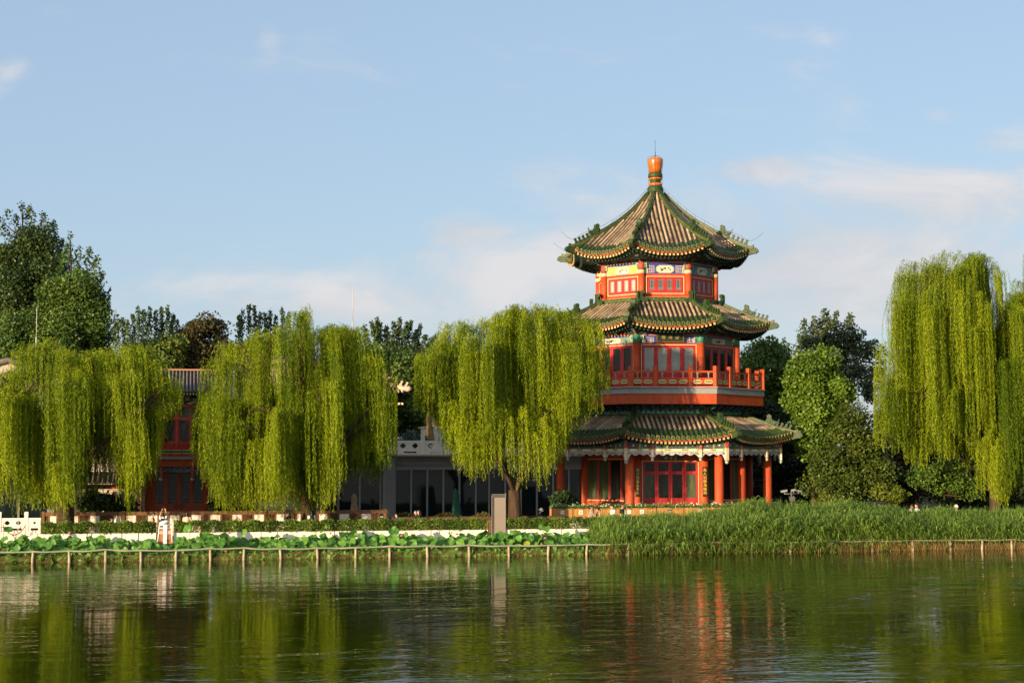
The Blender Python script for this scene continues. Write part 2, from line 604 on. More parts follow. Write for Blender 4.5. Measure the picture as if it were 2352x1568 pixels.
def brackets(rw, z0, z1, reach, n, roof):
    """clusters of stepped wooden brackets on the wall ring, widening upwards"""
    mb = MB()
    h = (z1 - z0) / 4
    for i in range(8):
        mb.M = face(i)
        half = rw * S22; a = rw * C22
        mb.mi = 3; mb.box(-half, half, -a - 0.02, -a + 0.15, z0, z1)
        for k in range(n):
            x = -half + 2 * half * (k + 0.5) / n if n > 1 else 0
            for t in range(4):
                w = 0.10 + 0.085 * t; d = reach * (0.25 + 0.25 * t)
                mb.mi = 0 if t % 2 else 1
                mb.box(x - w, x + w, -a - d, -a - d + 0.10, z0 + h * t + 0.03, z0 + h * (t + 0.7))
                mb.mi = 2; mb.box(x - w * 0.98, x + w * 0.98, -a - d - 0.012, -a - d - 0.002, z0 + h * (t + 0.62), z0 + h * (t + 0.70))
                mb.mi = 1; mb.box(x - 0.05, x + 0.05, -a - d - 0.06, -a, z0 + h * (t + 0.2), z0 + h * (t + 0.6))
                for e in (-1, 0, 1):
                    mb.mi = 1 if t % 2 else 0
                    mb.box(x + e * w * 0.85 - 0.04, x + e * w * 0.85 + 0.04, -a - d - 0.03, -a - d + 0.11, z0 + h * (t + 0.7), z0 + h * (t + 1.0))
        # corner cluster with long arms
        mb.M = face(i) @ Matrix.Rotation(R(22.5), 4, 'Z')
        for t in range(4):
            d = reach * (0.35 + 0.36 * t); w = 0.10 + 0.05 * t
            mb.mi = t % 2
            mb.box(-w, w, -rw - d, -rw, z0 + h * t + 0.05, z0 + h * (t + 0.6))
            mb.mi = 2; mb.box(-w * 0.4, w * 0.4, -rw - d - 0.14, -rw - d, z0 + h * (t + 0.3), z0 + h * (t + 0.42))
            mb.mi = 1 - t % 2
            mb.box(-w * 2.6, w * 2.6, -rw - d * 0.6, -rw - d * 0.6 + 0.08, z0 + h * (t + 0.6), z0 + h * (t + 0.95))
    return mb.build('bracket_tier', [TEAL, mat('bracket_blue', (0.03, 0.06, 0.14), 0.55, 0.3, 0.2, 6), CREAM, RED], roof)


def frieze(mb, w, a, z0, z1, kind):
    """painted beam of one side: mats [ground, border, cartouche, ink, pattern, beam end, cream]"""
    h = z1 - z0
    mb.mi = 1; mb.box(-w, w, -a - 0.05, -a + 0.1, z1 - h * 0.2, z1)
    mb.mi = 6; mb.box(-w, w, -a - 0.056, -a - 0.05, z1 - h * 0.04, z1 - 0.005)
    mb.mi = 0; mb.box(-w, w, -a - 0.03, -a + 0.1, z0, z1 - h * 0.2)
    mb.mi = 1; mb.box(-w, w, -a - 0.036, -a - 0.03, z0, z0 + h * 0.05)
    zc = z0 + h * 0.40; hh = h * 0.36; cw = w * 0.40
    f = lambda p, q, d: (p, -a - d, zc + q)

    def octo(cw, hh, c=0.3): return [(-cw, -hh * (1 - c)), (-cw + hh * c * 1.4, -hh), (cw - hh * c * 1.4, -hh), (cw, -hh * (1 - c)), (cw, hh * (1 - c)), (cw - hh * c * 1.4, hh), (-cw + hh * c * 1.4, hh), (-cw, hh * (1 - c))]
    mb.mi = 1; mb.prism(octo(cw, hh, 0.55), f, 0.03, 0.036)
    mb.mi = 6; mb.prism(octo(cw * 0.96, hh * 0.93, 0.55), f, 0.036, 0.040)
    mb.mi = 5; mb.prism(octo(cw * 0.92, hh * 0.84, 0.55), f, 0.040, 0.043)
    mb.mi = 2; mb.prism(octo(cw * 0.86, hh * 0.76, 0.55), f, 0.043, 0.047)
    rs = random.Random(int(w * 1000) + kind)
    mb.mi = 3
    for _ in range(26):
        x = rs.uniform(-0.62, 0.62) * cw; q = rs.uniform(-0.35, 0.3) * hh + 0.1 * hh * math.sin(x * 9); r = rs.uniform(0.012, 0.04)
        mb.prism([(x + r * 1.5 * math.cos(t), q + r * math.sin(t * 1.0)) for t in [k * 1.0472 + rs.random() * 0.5 for k in range(6)]], f, 0.047, 0.049)
    mb.prism([(-0.7 * cw, -0.5 * hh), (0.3 * cw, -0.45 * hh), (0.3 * cw, -0.40 * hh), (-0.7 * cw, -0.43 * hh)], f, 0.047, 0.050)
    # key patterns either side
    mb.mi = 4
    for sgn in (-1, 1):
        for k in range(4):
            x = sgn * (cw + (w - cw) * (0.12 + 0.15 * k))
            mb.box(x - 0.008, x + 0.008, -a - 0.034, -a - 0.03, zc - hh * 0.8, zc + hh * (0.9 - 0.3 * (k % 2)))
        for k in range(5):
            z = zc - hh * 0.8 + k * hh * 0.4
            x0 = sgn * (cw + (w - cw) * 0.1); x1 = sgn * (cw + (w - cw) * (0.35 if k % 2 else 0.6))
            mb.box(x0, x1, -a - 0.035, -a - 0.03, z - 0.008, z + 0.008)
        # striped band and green cushion beside the column
        xb = sgn * (w * 0.80)
        mb.mi = 6; mb.box(xb - 0.05, xb + 0.05, -a - 0.038, -a - 0.03, z0 + 0.02, z0 + h * 0.55)
        mb.mi = 5; mb.box(xb - 0.02, xb + 0.02, -a - 0.042, -a - 0.038, z0 + 0.02, z0 + h * 0.55)
        mb.mi = 5; mb.box(sgn * w * 0.80, sgn * w * 0.99, -a - 0.16, -a - 0.03, z0 + h * 0.48, z0 + h * 0.86)
        mb.mi = 6; mb.box(sgn * w * 0.795, sgn * w * 0.995, -a - 0.165, -a - 0.03, z0 + h * 0.86, z0 + h * 0.90)
        mb.box(sgn * w * 0.795, sgn * w * 0.81, -a - 0.165, -a - 0.03, z0 + h * 0.48, z0 + h * 0.90)
        mb.mi = 4


FRZ_BLUE = [BLUE, BLUE, PAPER, INK, CREAM, TEAL, CREAM]
FRZ_YELL = [YELL, BLUE, PAPER, mat('olive_ink', (0.20, 0.17, 0.05), 0.6), YELL, TEAL, CREAM]
FRZ_TEAL = [mat('grey_green_paint', (0.16, 0.22, 0.17), 0.55, 0.3, 0.2, 6), BLUE, PAPER, INK, TEAL, TEAL, CREAM]


def cream_frame(mb, x0, x1, a, z0, z1, t=0.025):
    mb.box(x0, x1, -a - 0.02, -a, z1 - t, z1)
    mb.box(x0, x1, -a - 0.02, -a, z0, z0 + t)
    mb.box(x0, x0 + t, -a - 0.02, -a, z0 + t, z1 - t)
    mb.box(x1 - t, x1, -a - 0.02, -a, z0 + t, z1 - t)


def leaves(parent, ang, xs, a, z0, z1, zg0, zg1, inset, glass, frame=None, name='window', dado=None, lattice=True, bars=True):
    """a row of casements / door leaves on one side; each leaf a part with its pane as a sub-part"""
    frame = frame or CRIM
    for k in range(len(xs) - 1):
        x0, x1 = xs[k] + 0.006, xs[k + 1] - 0.006
        mb = MB(); mb.M = face(0)
        g0, g1 = x0 + inset, x1 - inset
        y0, y1 = -a - 0.035, -a + 0.03
        mb.box(x0, g0, y0, y1, z0, z1); mb.box(g1, x1, y0, y1, z0, z1)
        mb.box(g0, g1, y0, y1, z0, zg0); mb.box(g0, g1, y0, y1, zg1, z1)
        if dado:
            mb.mi = 1; mb.box(g0 + 0.02, g1 - 0.02, y0 - 0.01, y0, z0 + 0.05, zg0 - 0.06); mb.mi = 0
        if lattice:
            mb.mi = 2
            t = 0.008; yy = -a - 0.02
            for xx in (g0 + (g1 - g0) * 0.2, g1 - (g1 - g0) * 0.2):
                mb.box(xx - t, xx + t, yy, yy + 0.02, zg0, zg1)
            for zz in (zg0 + (zg1 - zg0) * 0.12, zg0 + (zg1 - zg0) * 0.2, zg1 - (zg1 - zg0) * 0.06):
                mb.box(g0, g1, yy + 0.002, yy + 0.018, zz - t, zz + t)
        f = mb.build(name, [frame, CRIM, mat('lattice_grey', (0.25, 0.26, 0.2), 0.6)], parent)
        f.rotation_euler = (0, 0, ang)
        g = MB(); g.box(g0, g1, -a - 0.004, -a + 0.01, zg0, zg1)
        gl = glass[k % len(glass)] if isinstance(glass, list) else glass
        g.build('pane', gl, f)


# =============================================================== plinth and ground floor
mb = MB()
octring(mb, 6.75, 0.5, 0.95)
mb.build('plinth', PLINTH, pav)
ZG = 0.95
RIN, ROUT, RH = 4.78, 6.27, 6.98
zlat1, zlat0 = zf(1014, RH), zf(1030.5, RH)
zbnd0, zgold0, zfret0 = zf(1035.6, RH), zf(1037.5, RH), zf(1046, RH)
ZBEAM = zf(1045, RIN)

mb = MB(); octring(mb, 4.55, ZG, 6.3); mb.build('wall', mat('inner_wall_red', (0.30, 0.04, 0.012), 0.6, 0.3, 0.2, 2), pav)
cm = MB(); cm.lathe([(0.235, ZG), (0.25, ZG + 0.3), (0.235, 5.4)], 18)
cme = cm.mesh('column', [RED], ORG[pav])
for i in range(8):
    a = R(-22.5 - 90 + 45 * i)
    link_mesh('column', cme, pav, loc=(ROUT * math.cos(a), ROUT * math.sin(a), 0))
cm = MB(); cm.lathe([(0.27, ZG), (0.285, ZG + 0.3), (0.27, 6.2)], 18)
cme = cm.mesh('column', [RED], ORG[pav])
for i in range(8):
    a = R(-22.5 - 90 + 45 * i)
    link_mesh('column', cme, pav, loc=(RIN * math.cos(a), RIN * math.sin(a), 0))
for i in range(8):
    pb = MB(); pb.lathe([(0.36, ZG), (0.36, ZG + 0.1), (0.28, ZG + 0.16)], 14)
    a = R(-22.5 - 90 + 45 * i)
    o = pb.build('column_base', PLINTH, pav); o.location = (ROUT * math.cos(a), ROUT * math.sin(a), 0)
a_in = RIN * C22
half = RIN * S22
# front: four-leaf door with transom lights
zt = zf(1058.5, RIN); zl0 = zf(1087, RIN); ztl = zf(1084, RIN); zl1 = zf(1143, RIN)
mb = MB()
mb.mi = 0
mb.box(-half, -1.52, -a_in - 0.05, -a_in + 0.05, ZG, zt + 0.5); mb.box(1.52, half, -a_in - 0.05, -a_in + 0.05, ZG, zt + 0.5)
mb.box(-1.52, 1.52, -a_in - 0.05, -a_in + 0.05, zt, zt + 0.5)
mb.mi = 1; cream_frame(mb, -1.54, 1.54, a_in + 0.05, ZG + 0.03, zt + 0.02, 0.03)
mb.build('door_frame', [RED, CREAM], pav)
xs = [-1.5, -0.76, 0.0, 0.76, 1.5]
leaves(pav, 0, xs, a_in, ztl - 0.06, zt - 0.02, ztl + 0.05, zt - 0.09, 0.1, GLASS, name='transom_light', lattice=False)
leaves(pav, 0, xs, a_in, ZG, ztl - 0.07, zl1, zl0 - 0.04, 0.1, [GLASSD, GLASS, GLASS, GLASSD], name='door', dado=True, lattice=False)
hb = MB(); hb.tube([(0.06, -a_in - 0.05, 1.9), (0.06, -a_in - 0.09, 1.93), (0.06, -a_in - 0.09, 2.15), (0.06, -a_in - 0.05, 2.18)], 0.012, 6)
hb.build('door_handle', GOLD, pav)
# other sides: four tall panes over a sill wall


def win_wall(mb):
    mb.mi = 0
    mb.box(-half, -1.62, -a_in - 0.05, -a_in + 0.05, ZG, zt + 0.55); mb.box(1.62, half, -a_in - 0.05, -a_in + 0.05, ZG, zt + 0.55)
    mb.box(-1.62, 1.62, -a_in - 0.05, -a_in + 0.05, zt + 0.1, zt + 0.55)
    mb.box(-1.62, 1.62, -a_in - 0.05, -a_in + 0.05, ZG + 0.35, ZG + 1.10)
    mb.mi = 2; mb.box(-half, half, -a_in - 0.08, -a_in + 0.02, ZG, ZG + 0.34)
    mb.mi = 1; cream_frame(mb, -1.64, 1.64, a_in + 0.05, ZG + 1.07, zt + 0.12, 0.03)
    mb.mi = 0; mb.box(-1.72, 1.72, -a_in - 0.09, -a_in - 0.05, ZG + 0.95, ZG + 1.05)


facepart('window_wall', win_wall, [RED, CREAM, PLINTH], pav, faces=[-2, -1, 1, 2, 3, 4, 5])
for i in (-2, -1, 1, 2):
    leaves(pav, R(45 * i), [-1.6, -0.8, 0, 0.8, 1.6], a_in, ZG + 1.11, zt + 0.08, ZG + 1.15, zt + 0.03, 0.06, [GLASSD, GLASSD, GLASS, GLASSD], name='window', lattice=False)

# eave frieze on the outer ring with hanging posts
aH = RH * C22; hH = RH * S22


def outer_frieze(mb):
    # mats 0 frame green,1 fretwork dark,2 cream band,3 gold,4 carved apron,5 blue,6 yellow post,7 lattice line,8 picture
    posts = [-0.48 * hH, 0.48 * hH]
    cols = [-hH, posts[0], posts[1], hH]
    mb.mi = 1; mb.box(-hH, hH, -aH + 0.0, -aH + 0.05, zlat0, zlat1)
    for b in range(3):
        x0, x1 = cols[b] + 0.06, cols[b + 1] - 0.06
        n = 3 if b == 1 else 2
        ww = [0.3, 0.4, 0.3] if n == 3 else [0.5, 0.5]
        x = x0
        for k in range(n):
            w = (x1 - x0) * ww[k]
            mb.mi = 0 if (k + b) % 2 else 5
            xa, xb = x + 0.04, x + w - 0.04
            mb.box(xa, xb, -aH - 0.03, -aH, zlat1 - 0.05, zlat1); mb.box(xa, xb, -aH - 0.03, -aH, zlat0, zlat0 + 0.05)
            mb.box(xa, xa + 0.05, -aH - 0.03, -aH, zlat0 + 0.05, zlat1 - 0.05); mb.box(xb - 0.05, xb, -aH - 0.03, -aH, zlat0 + 0.05, zlat1 - 0.05)
            mb.mi = 7
            nx = max(2, int((xb - xa) / 0.11))
            h = zlat1 - zlat0 - 0.1
            for j in range(nx):
                xm = xa + 0.05 + (xb - xa - 0.1) * (j + 0.5) / nx; r = 0.045
                for sg in (-1, 1):
                    mb.prism([(xm - r, -sg * h / 2 - 0.006), (xm - r, -sg * h / 2 + 0.006), (xm + r, sg * h / 2 + 0.006), (xm + r, sg * h / 2 - 0.006)], lambda p, q, d: (p, -aH - d, (zlat0 + zlat1) / 2 + q), 0.0, 0.012)
            xm = (xa + xb) / 2
            mb.mi = 2; mb.prism([(xm + 0.05 * math.cos(t * math.pi / 3), 0.05 * math.sin(t * math.pi / 3)) for t in range(6)], lambda p, q, d: (p, -aH - d, (zlat0 + zlat1) / 2 + q), 0.012, 0.02)
            if k < n - 1:
                mb.mi = 6; mb.box(x + w - 0.04, x + w + 0.04, -aH - 0.02, -aH, zlat0, zlat1)
            # picture panels on the white band
            mb.mi = 8
            hz = (zlat0 - zbnd0) * 0.36; zc = (zlat0 + zbnd0) / 2; c = w * 0.30
            mb.prism([(xm - c, -hz * 0.5), (xm - c + 0.05, -hz), (xm + c - 0.05, -hz), (xm + c, -hz * 0.5), (xm + c, hz * 0.5), (xm + c - 0.05, hz), (xm - c + 0.05, hz), (xm - c, hz * 0.5)], lambda p, q, d: (p, -aH - d, zc + q), 0.041, 0.046)
            x += w
        # carved apron with a cusped lower edge
        mb.mi = 4
        nn = 22
        outl = [(x0, zgold0), (x1, zgold0)]
        for j in range(nn + 1):
            t = 1 - j / nn
            e = min(t, 1 - t) * (x1 - x0)
            dropz = (zgold0 - zfret0) * (0.75 + 0.25 * math.cos(t * math.pi * (10 if b == 1 else 6)))
            if e < 0.28: dropz *= 1.0 + 1.1 * (1 - e / 0.28) ** 1.5 * (1.35 if (b == 0 and t < 0.5) or (b == 2 and t > 0.5) else 0.6)
            outl.append((x0 + (x1 - x0) * t, zgold0 - dropz))
        mb.prism(outl, lambda p, q, d: (p, -aH - d, q), -0.02, 0.02)
        rs = random.Random(5)
        mb.mi = 5
        for _ in range(int((x1 - x0) * 26)):
            xx = rs.uniform(x0, x1); q = zgold0 - rs.uniform(0.1, 0.85) * (zgold0 - zfret0) * 0.75; r = rs.uniform(0.012, 0.03)
            mb.prism([(xx + r * math.cos(t * 1.2566 + xx), q + r * math.sin(t * 1.2566 + xx)) for t in range(5)], lambda p, q, d: (p, -aH - d, q), 0.02, 0.024)
    mb.mi = 2; mb.box(-hH, hH, -aH - 0.04, -aH + 0.05, zbnd0, zlat0)
    mb.mi = 9
    for k in range(int(2 * hH / 0.06)):
        x = -hH + 0.06 * k
        mb.box(x - 0.008, x + 0.008, -aH - 0.042, -aH - 0.04, zbnd0 + 0.01, zlat0 - 0.01)
    for k in range(3):
        z = zbnd0 + (zlat0 - zbnd0) * (k + 1) / 4
        mb.box(-hH, hH, -aH - 0.0425, -aH - 0.04, z - 0.006, z + 0.006)
    mb.mi = 3; mb.box(-hH, hH, -aH - 0.05, -aH + 0.05, zgold0, zbnd0)


facepart('hanging_frieze', outer_frieze, [TEAL, INK, mat('pale_band', (0.60, 0.55, 0.36), 0.6, 0.3, 0.15, 6), GOLD, FRET, mat('carving_blue', (0.05, 0.06, 0.13), 0.6, 0.3), mat('ochre_post', (0.34, 0.23, 0.03), 0.5), mat('lattice_pale', (0.42, 0.42, 0.34), 0.6), PAPER, TEALD], pav)
hp = MB()


def hangpost(mb, zt, zb, w):
    mb.mi = 1; mb.box(-w, w, -w, w, zt - 0.45, zt)
    mb.mi = 0; mb.box(-w, w, -w, w, zb + 0.17, zt - 0.45)
    mb.mi = 2; mb.lathe([(w * 0.7, zb + 0.17), (w * 1.15, zb + 0.13), (w * 1.2, zb + 0.08), (w * 0.8, zb + 0.02), (0.02, zb - 0.01)], 10)
    mb.mi = 3; mb.box(-w * 1.05, w * 1.05, -w * 1.05, w * 1.05, zb + 0.17, zb + 0.2)


hangpost(hp, zlat1 + 0.12, zf(1065, RH), 0.085)
hme = hp.mesh('hanging_post', [PALEWOOD, mat('worn_red_paint', (0.36, 0.07, 0.04), 0.6, 0.3, 0.3, 8), mat('bud_paint', (0.35, 0.38, 0.28), 0.6, 0.3, 0.3, 12), TEAL], ORG[pav])
hp2 = MB(); hangpost(hp2, zlat1 + 0.05, zf(1058.5, RH), 0.07)
hme2 = hp2.mesh('hanging_post', [PALEWOOD, MATS['worn_red_paint'], MATS['bud_paint'], TEAL], ORG[pav])
for i in range(8):
    a = R(-22.5 - 90 + 45 * i)
    link_mesh('hanging_post', hme, pav, loc=((RH + 0.04) * math.cos(a), (RH + 0.04) * math.sin(a), 0), rz=a)
    for sg in (-1, 1):
        v = face(i) @ Vector((sg * 0.48 * hH, -aH - 0.03, 0))
        link_mesh('hanging_post', hme2, pav, loc=(v.x, v.y, 0), rz=R(45 * i))
# veranda ceiling
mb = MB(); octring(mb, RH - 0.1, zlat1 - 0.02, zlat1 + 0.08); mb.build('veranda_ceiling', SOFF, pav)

# signboard over the door, couplets on the inner columns
GOLDL = mat('gilt_lettering', (0.75, 0.42, 0.04), 0.35, 0.5)
mb = MB()
zs0, zs1 = zf(1056.3, RIN), zf(1046.5, RIN)
mb.box(-0.62, 0.62, -a_in - 0.16, -a_in - 0.10, zs0, zs1)
sb = mb.build('signboard', WOODD, pav, None)
link_mesh('lettering', text_mesh('樓 海 望', 0.2, 0.006, GOLDL), sb, loc=(0, -a_in - 0.168, (zs0 + zs1) / 2 - 0.5), rot=(R(90), 0, 0))
for sg, txt in ((-1, '居\n世\n猶\n高\n山\n大\n川'), (1, '為\n人\n如\n靜\n海\n微\n雨')):
    a = R(-90 + sg * 22.5)
    x, y = RIN * math.cos(a), RIN * math.sin(a)
    z0, z1 = zf(1139.5, RIN), zf(1071.5, RIN)
    mb = MB()
    mb.box(x - 0.12, x + 0.12, y - 0.34, y - 0.29, z0, z1)
    cp = mb.build('couplet_board', WOODD, pav)
    link_mesh('lettering', text_mesh(txt, 0.20, 0.005, GOLDL, 1.03), cp, loc=(x, y - 0.346, (z0 + z1) / 2 - 0.5 + 0.0), rot=(R(90), 0, 0))

# =============================================================== lower roof
R3T, R3E = 5.02, 7.85
z3t, z3c, z3m = zf(956, R3T), zf(990.5, R3E), zf(1007, R3E * 0.965)
roof3, P3 = make_roof(R3T, R3E, z3t, z3c, z3m, 0, 0.27, 0.95, True)
eave(P3, RH - 0.1, zlat1 + 0.06, 0, roof3)


def boji(r, z0, z1, roof):
    def fn(mb):
        a = r * C22; h = r * S22
        mb.mi = 0; mb.box(-h, h, -a - 0.06, -a + 0.2, z0, z1)
        mb.mi = 1
        for z in (z0 + 0.02, z0 + (z1 - z0) * 0.55, z1 - 0.01):
            mb.box(-h, h, -a - 0.075, -a - 0.055, z - 0.012, z + 0.012)
        for row in range(2):
            n = 6
            for k in range(n + 1):
                x = -h + 2 * h * (k + 0.5 * row) / n
                if abs(x) > h: continue
                zz0, zz1 = (z0, z0 + (z1 - z0) * 0.55) if row == 0 else (z0 + (z1 - z0) * 0.55, z1)
                mb.box(x - 0.009, x + 0.009, -a - 0.07, -a - 0.055, zz0, zz1)
    return facepart('ridge_band', fn, [GREEN, RIDGELINE], roof)


boji(R3T - 0.12, zf(955, 4.9), zf(943.5, 4.9), roof3)
co = MB()
co.prism([(-0.34, 0), (0.05, 0), (0.06, 0.5), (0.02, 0.62), (-0.12, 0.66), (-0.2, 0.58), (-0.16, 0.48), (-0.06, 0.46), (-0.1, 0.3), (-0.24, 0.24), (-0.38, 0.16)], lambda p, q, d: (p, d, q), -0.12, 0.08)
cme1 = co.mesh('corner_ornament', [GREEN])


def corners(r, z, roof, idx=(-2, -1, 0, 1, 2)):
    for i in idx:
        a = R(45 * i)
        for sg in (-1, 1):
            v = face(i) @ Vector((sg * (r * S22 - 0.02), -r * C22 - 0.12, 0))
            o = link_mesh('corner_ornament', cme1, roof, loc=(v.x, v.y, z - 0.5), rz=a)
            if sg < 0: o.scale = (-1, 1, 1)


# =============================================================== balcony
RB = 6.10
zb0, zb1, zb2 = zf(927, RB), zf(903.7, RB), zf(890.5, RB)
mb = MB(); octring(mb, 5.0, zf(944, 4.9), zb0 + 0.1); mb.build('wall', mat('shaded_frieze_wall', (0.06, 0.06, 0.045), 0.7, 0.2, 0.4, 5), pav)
corners(4.95, zf(957, 5), roof3)


def under_brackets(mb):
    a = 5.0 * C22
    for k in range(7):
        x = -1.6 + 3.2 * k / 6
        mb.mi = k % 2; mb.prism([(0, 0), (0.55, 0.3), (0.55, 0.42), (0, 0.42)], lambda p, q, d: (x + d, -a - p, zb0 - 0.42 + q), -0.06, 0.06)
        mb.mi = 2; mb.box(x - 0.2, x + 0.2, -a - 0.03, -a, zb0 - 0.5, zb0 - 0.3)


facepart('balcony_bracket_row', under_brackets, [TEALD, MATS['bracket_blue'], TEAL], pav)
mb = MB(); octring(mb, RB, zb0, zb1); bal = mb.build('balcony', RED, pav)
mb = MB(); octring(mb, RB + 0.06, zb1, zb2); octring(mb, RB + 0.14, zb2, zb2 + 0.06)
mb.build('stone_kerb', GREYB, bal)
zfl = zb2 + 0.06
ztop_post, zhand, zmid_r = zf(839.5, RB), zf(853, RB), zf(868.5, RB)
aB = (RB - 0.06) * C22; hB = (RB - 0.06) * S22
us = [-hB, -0.42 * hB, 0.40 * hB]
pm = MB()
pm.mi = 0; pm.box(-0.1, 0.1, -0.1, 0.1, zfl, ztop_post - 0.30); pm.box(-0.075, 0.075, -0.075, 0.075, ztop_post - 0.30, ztop_post - 0.26); pm.box(-0.105, 0.105, -0.105, 0.105, ztop_post - 0.26, ztop_post)
pme = pm.mesh('railing_post', [RED], ORG[pav])


def rail(mb):
    mb.mi = 0
    mb.box(-hB, hB, -aB - 0.045, -aB + 0.045, zhand - 0.04, zhand + 0.05)
    mb.box(-hB, hB, -aB - 0.04, -aB + 0.04, zmid_r - 0.05, zmid_r + 0.04)
    mb.box(-hB, hB, -aB - 0.03, -aB + 0.03, zfl, zfl + 0.06)
    mb.box(-hB, hB, -aB - 0.02, -aB + 0.02, zfl + 0.14, zmid_r - 0.05)
    mb.mi = 1
    seg = [(-hB, -0.42 * hB, 2), (-0.42 * hB, 0.40 * hB, 3), (0.40 * hB, hB, 2)]
    for x0, x1, n in seg:
        for k in range(n):
            xc = x0 + 0.1 + (x1 - x0 - 0.2) * (k + 0.5) / n; w = (x1 - x0 - 0.2) / n * 0.40
            zc = (zfl + 0.14 + zmid_r - 0.05) / 2 + 0.01; h = (zmid_r - zfl - 0.19) * 0.36
            f = lambda p, q, d: (xc + p, -aB - d, zc + q)
            o = lambda w, h: [(-w, 0), (-w + h * 0.8, -h), (w - h * 0.8, -h), (w, 0), (w - h * 0.8, h), (-w + h * 0.8, h)]
            mb.mi = 1; mb.prism(o(w, h), f, 0.02, 0.03)
            mb.mi = 2; mb.prism(o(w * 0.9, h * 0.72), f, 0.03, 0.034)
            mb.mi = 3
            mb.prism([(-0.03, 0), (0.03, 0), (0.02, 0.08), (0.045, 0.17), (0.08, 0.2), (-0.08, 0.2), (-0.045, 0.17), (-0.02, 0.08)], lambda p, q, d: (xc + p, -aB - d, zmid_r + 0.04 + q * (zhand - zmid_r - 0.08) / 0.2), -0.02, 0.02)


for i in range(8):
    for u in us:
        v = face(i) @ Vector((u, -aB, 0))
        link_mesh('railing_post', pme, bal, loc=(v.x, v.y, 0), rz=R(45 * i))
facepart('railing', rail, [RED, CREAM, mat('plate_green', (0.16, 0.20, 0.09), 0.5, 0.3), mat('baluster_grey', (0.20, 0.24, 0.18), 0.6)], bal)

# =============================================================== second storey
RW2 = 4.71
a2, h2 = RW2 * C22 - 0.14, (RW2 - 0.14) * S22
zf1, zf0 = zf(768.6, RW2), zf(787.5, RW2)
mb = MB(); octring(mb, RW2 - 0.35, zb2, zf1); mb.build('wall', MATS['inner_wall_red'], pav)
cm = MB(); cm.lathe([(0.21, zb2), (0.21, zf0)], 16); cm.mi = 1; cm.lathe([(0.215, zf0), (0.215, zf1)], 16)
cme = cm.mesh('column', [RED, TEAL], ORG[pav])
for i in range(8):
    a = R(-22.5 - 90 + 45 * i)
    link_mesh('column', cme, pav, loc=((RW2 - 0.12) * math.cos(a), (RW2 - 0.12) * math.sin(a), 0))
for i in (-2, -1, 0, 1, 2, 3, 4, 5):
    o = facepart('frieze', lambda mb: frieze(mb, h2, a2, zf0, zf1, 2), FRZ_BLUE if i == 0 else FRZ_TEAL, pav, faces=[i])
zd1 = zf(792, RW2); zg1_, zg0_ = zf(798, RW2), zf(851, RW2)


def wall2(mb):
    mb.mi = 0
    mb.box(-h2, -1.48, -a2 - 0.03, -a2 + 0.08, zb2, zf0); mb.box(1.48, h2, -a2 - 0.03, -a2 + 0.08, zb2, zf0)
    mb.box(-1.48, 1.48, -a2 - 0.03, -a2 + 0.08, zd1 - 0.02, zf0)
    mb.mi = 1; cream_frame(mb, -1.52, 1.52, a2 + 0.03, zb2 + 0.05, zd1 + 0.03, 0.028)


facepart('door_frame', wall2, [RED, CREAM], pav)
for i in (-2, -1, 0, 1, 2):
    xs = [-1.46, -0.71, 0.02, 0.74, 1.46]
    leaves(pav, R(45 * i), xs, a2, zb2 + 0.02, zd1 - 0.03, zg0_, zg1_, 0.115, GLASSG if i == 0 else GLASS, name='door', dado=(i == 0), lattice=False)
# plaque under the eave
ps0, ps1 = zf(784.5, RW2 + 0.4), zf(762.5, RW2 + 0.4)
mb = MB()
mb.mi = 0; mb.box(-0.70, 0.70, -0.03, 0.03, 0, ps1 - ps0)
mb.mi = 1
for b in ((-0.76, 0.76, 0, 0.07), (-0.76, 0.76, ps1 - ps0 - 0.05, ps1 - ps0 + 0.02), (-0.76, -0.69, 0.07, ps1 - ps0 - 0.05), (0.69, 0.76, 0.07, ps1 - ps0 - 0.05)):
    mb.box(b[0], b[1], -0.06, 0.03, b[2], b[3])
pl = bpy.data.objects.new('signboard', mb.mesh('signboard', [mat('plaque_green', (0.008, 0.03, 0.03), 0.4), mat('plaque_frame', (0.12, 0.065, 0.015), 0.5)])); COL.objects.link(pl)
pl.parent = pav; pl.location = (0.05, -a2 - 0.18, ps0 - 0.5); pl.rotation_euler = (R(12), 0, 0)
link_mesh('lettering', text_mesh('樓  海  望', 0.24, 0.008, mat('dull_gilt', (0.35, 0.22, 0.03), 0.4)), pl, loc=(0, -0.038, (ps1 - ps0) / 2), rot=(R(90), 0, 0))

# =============================================================== middle roof
R2T, R2E = 3.86, 6.6
z2t, z2c, z2m = zf(695, R2T), zf(728, R2E), zf(744.5, R2E * 0.965)
roof2, P2 = make_roof(R2T, R2E, z2t, z2c, z2m, 0, 0.262, 0.8, True)
eave(P2, RW2 + 0.55, zf(760, RW2 + 0.5), 0, roof2)
brackets(RW2 - 0.1, zf1, zf(757, RW2), 0.5, 4, roof2)
boji(R2T - 0.16, zf(694, R2T), zf(681.5, R2T), roof2)
corners(R2T - 0.12, zf(694, R2T), roof2)

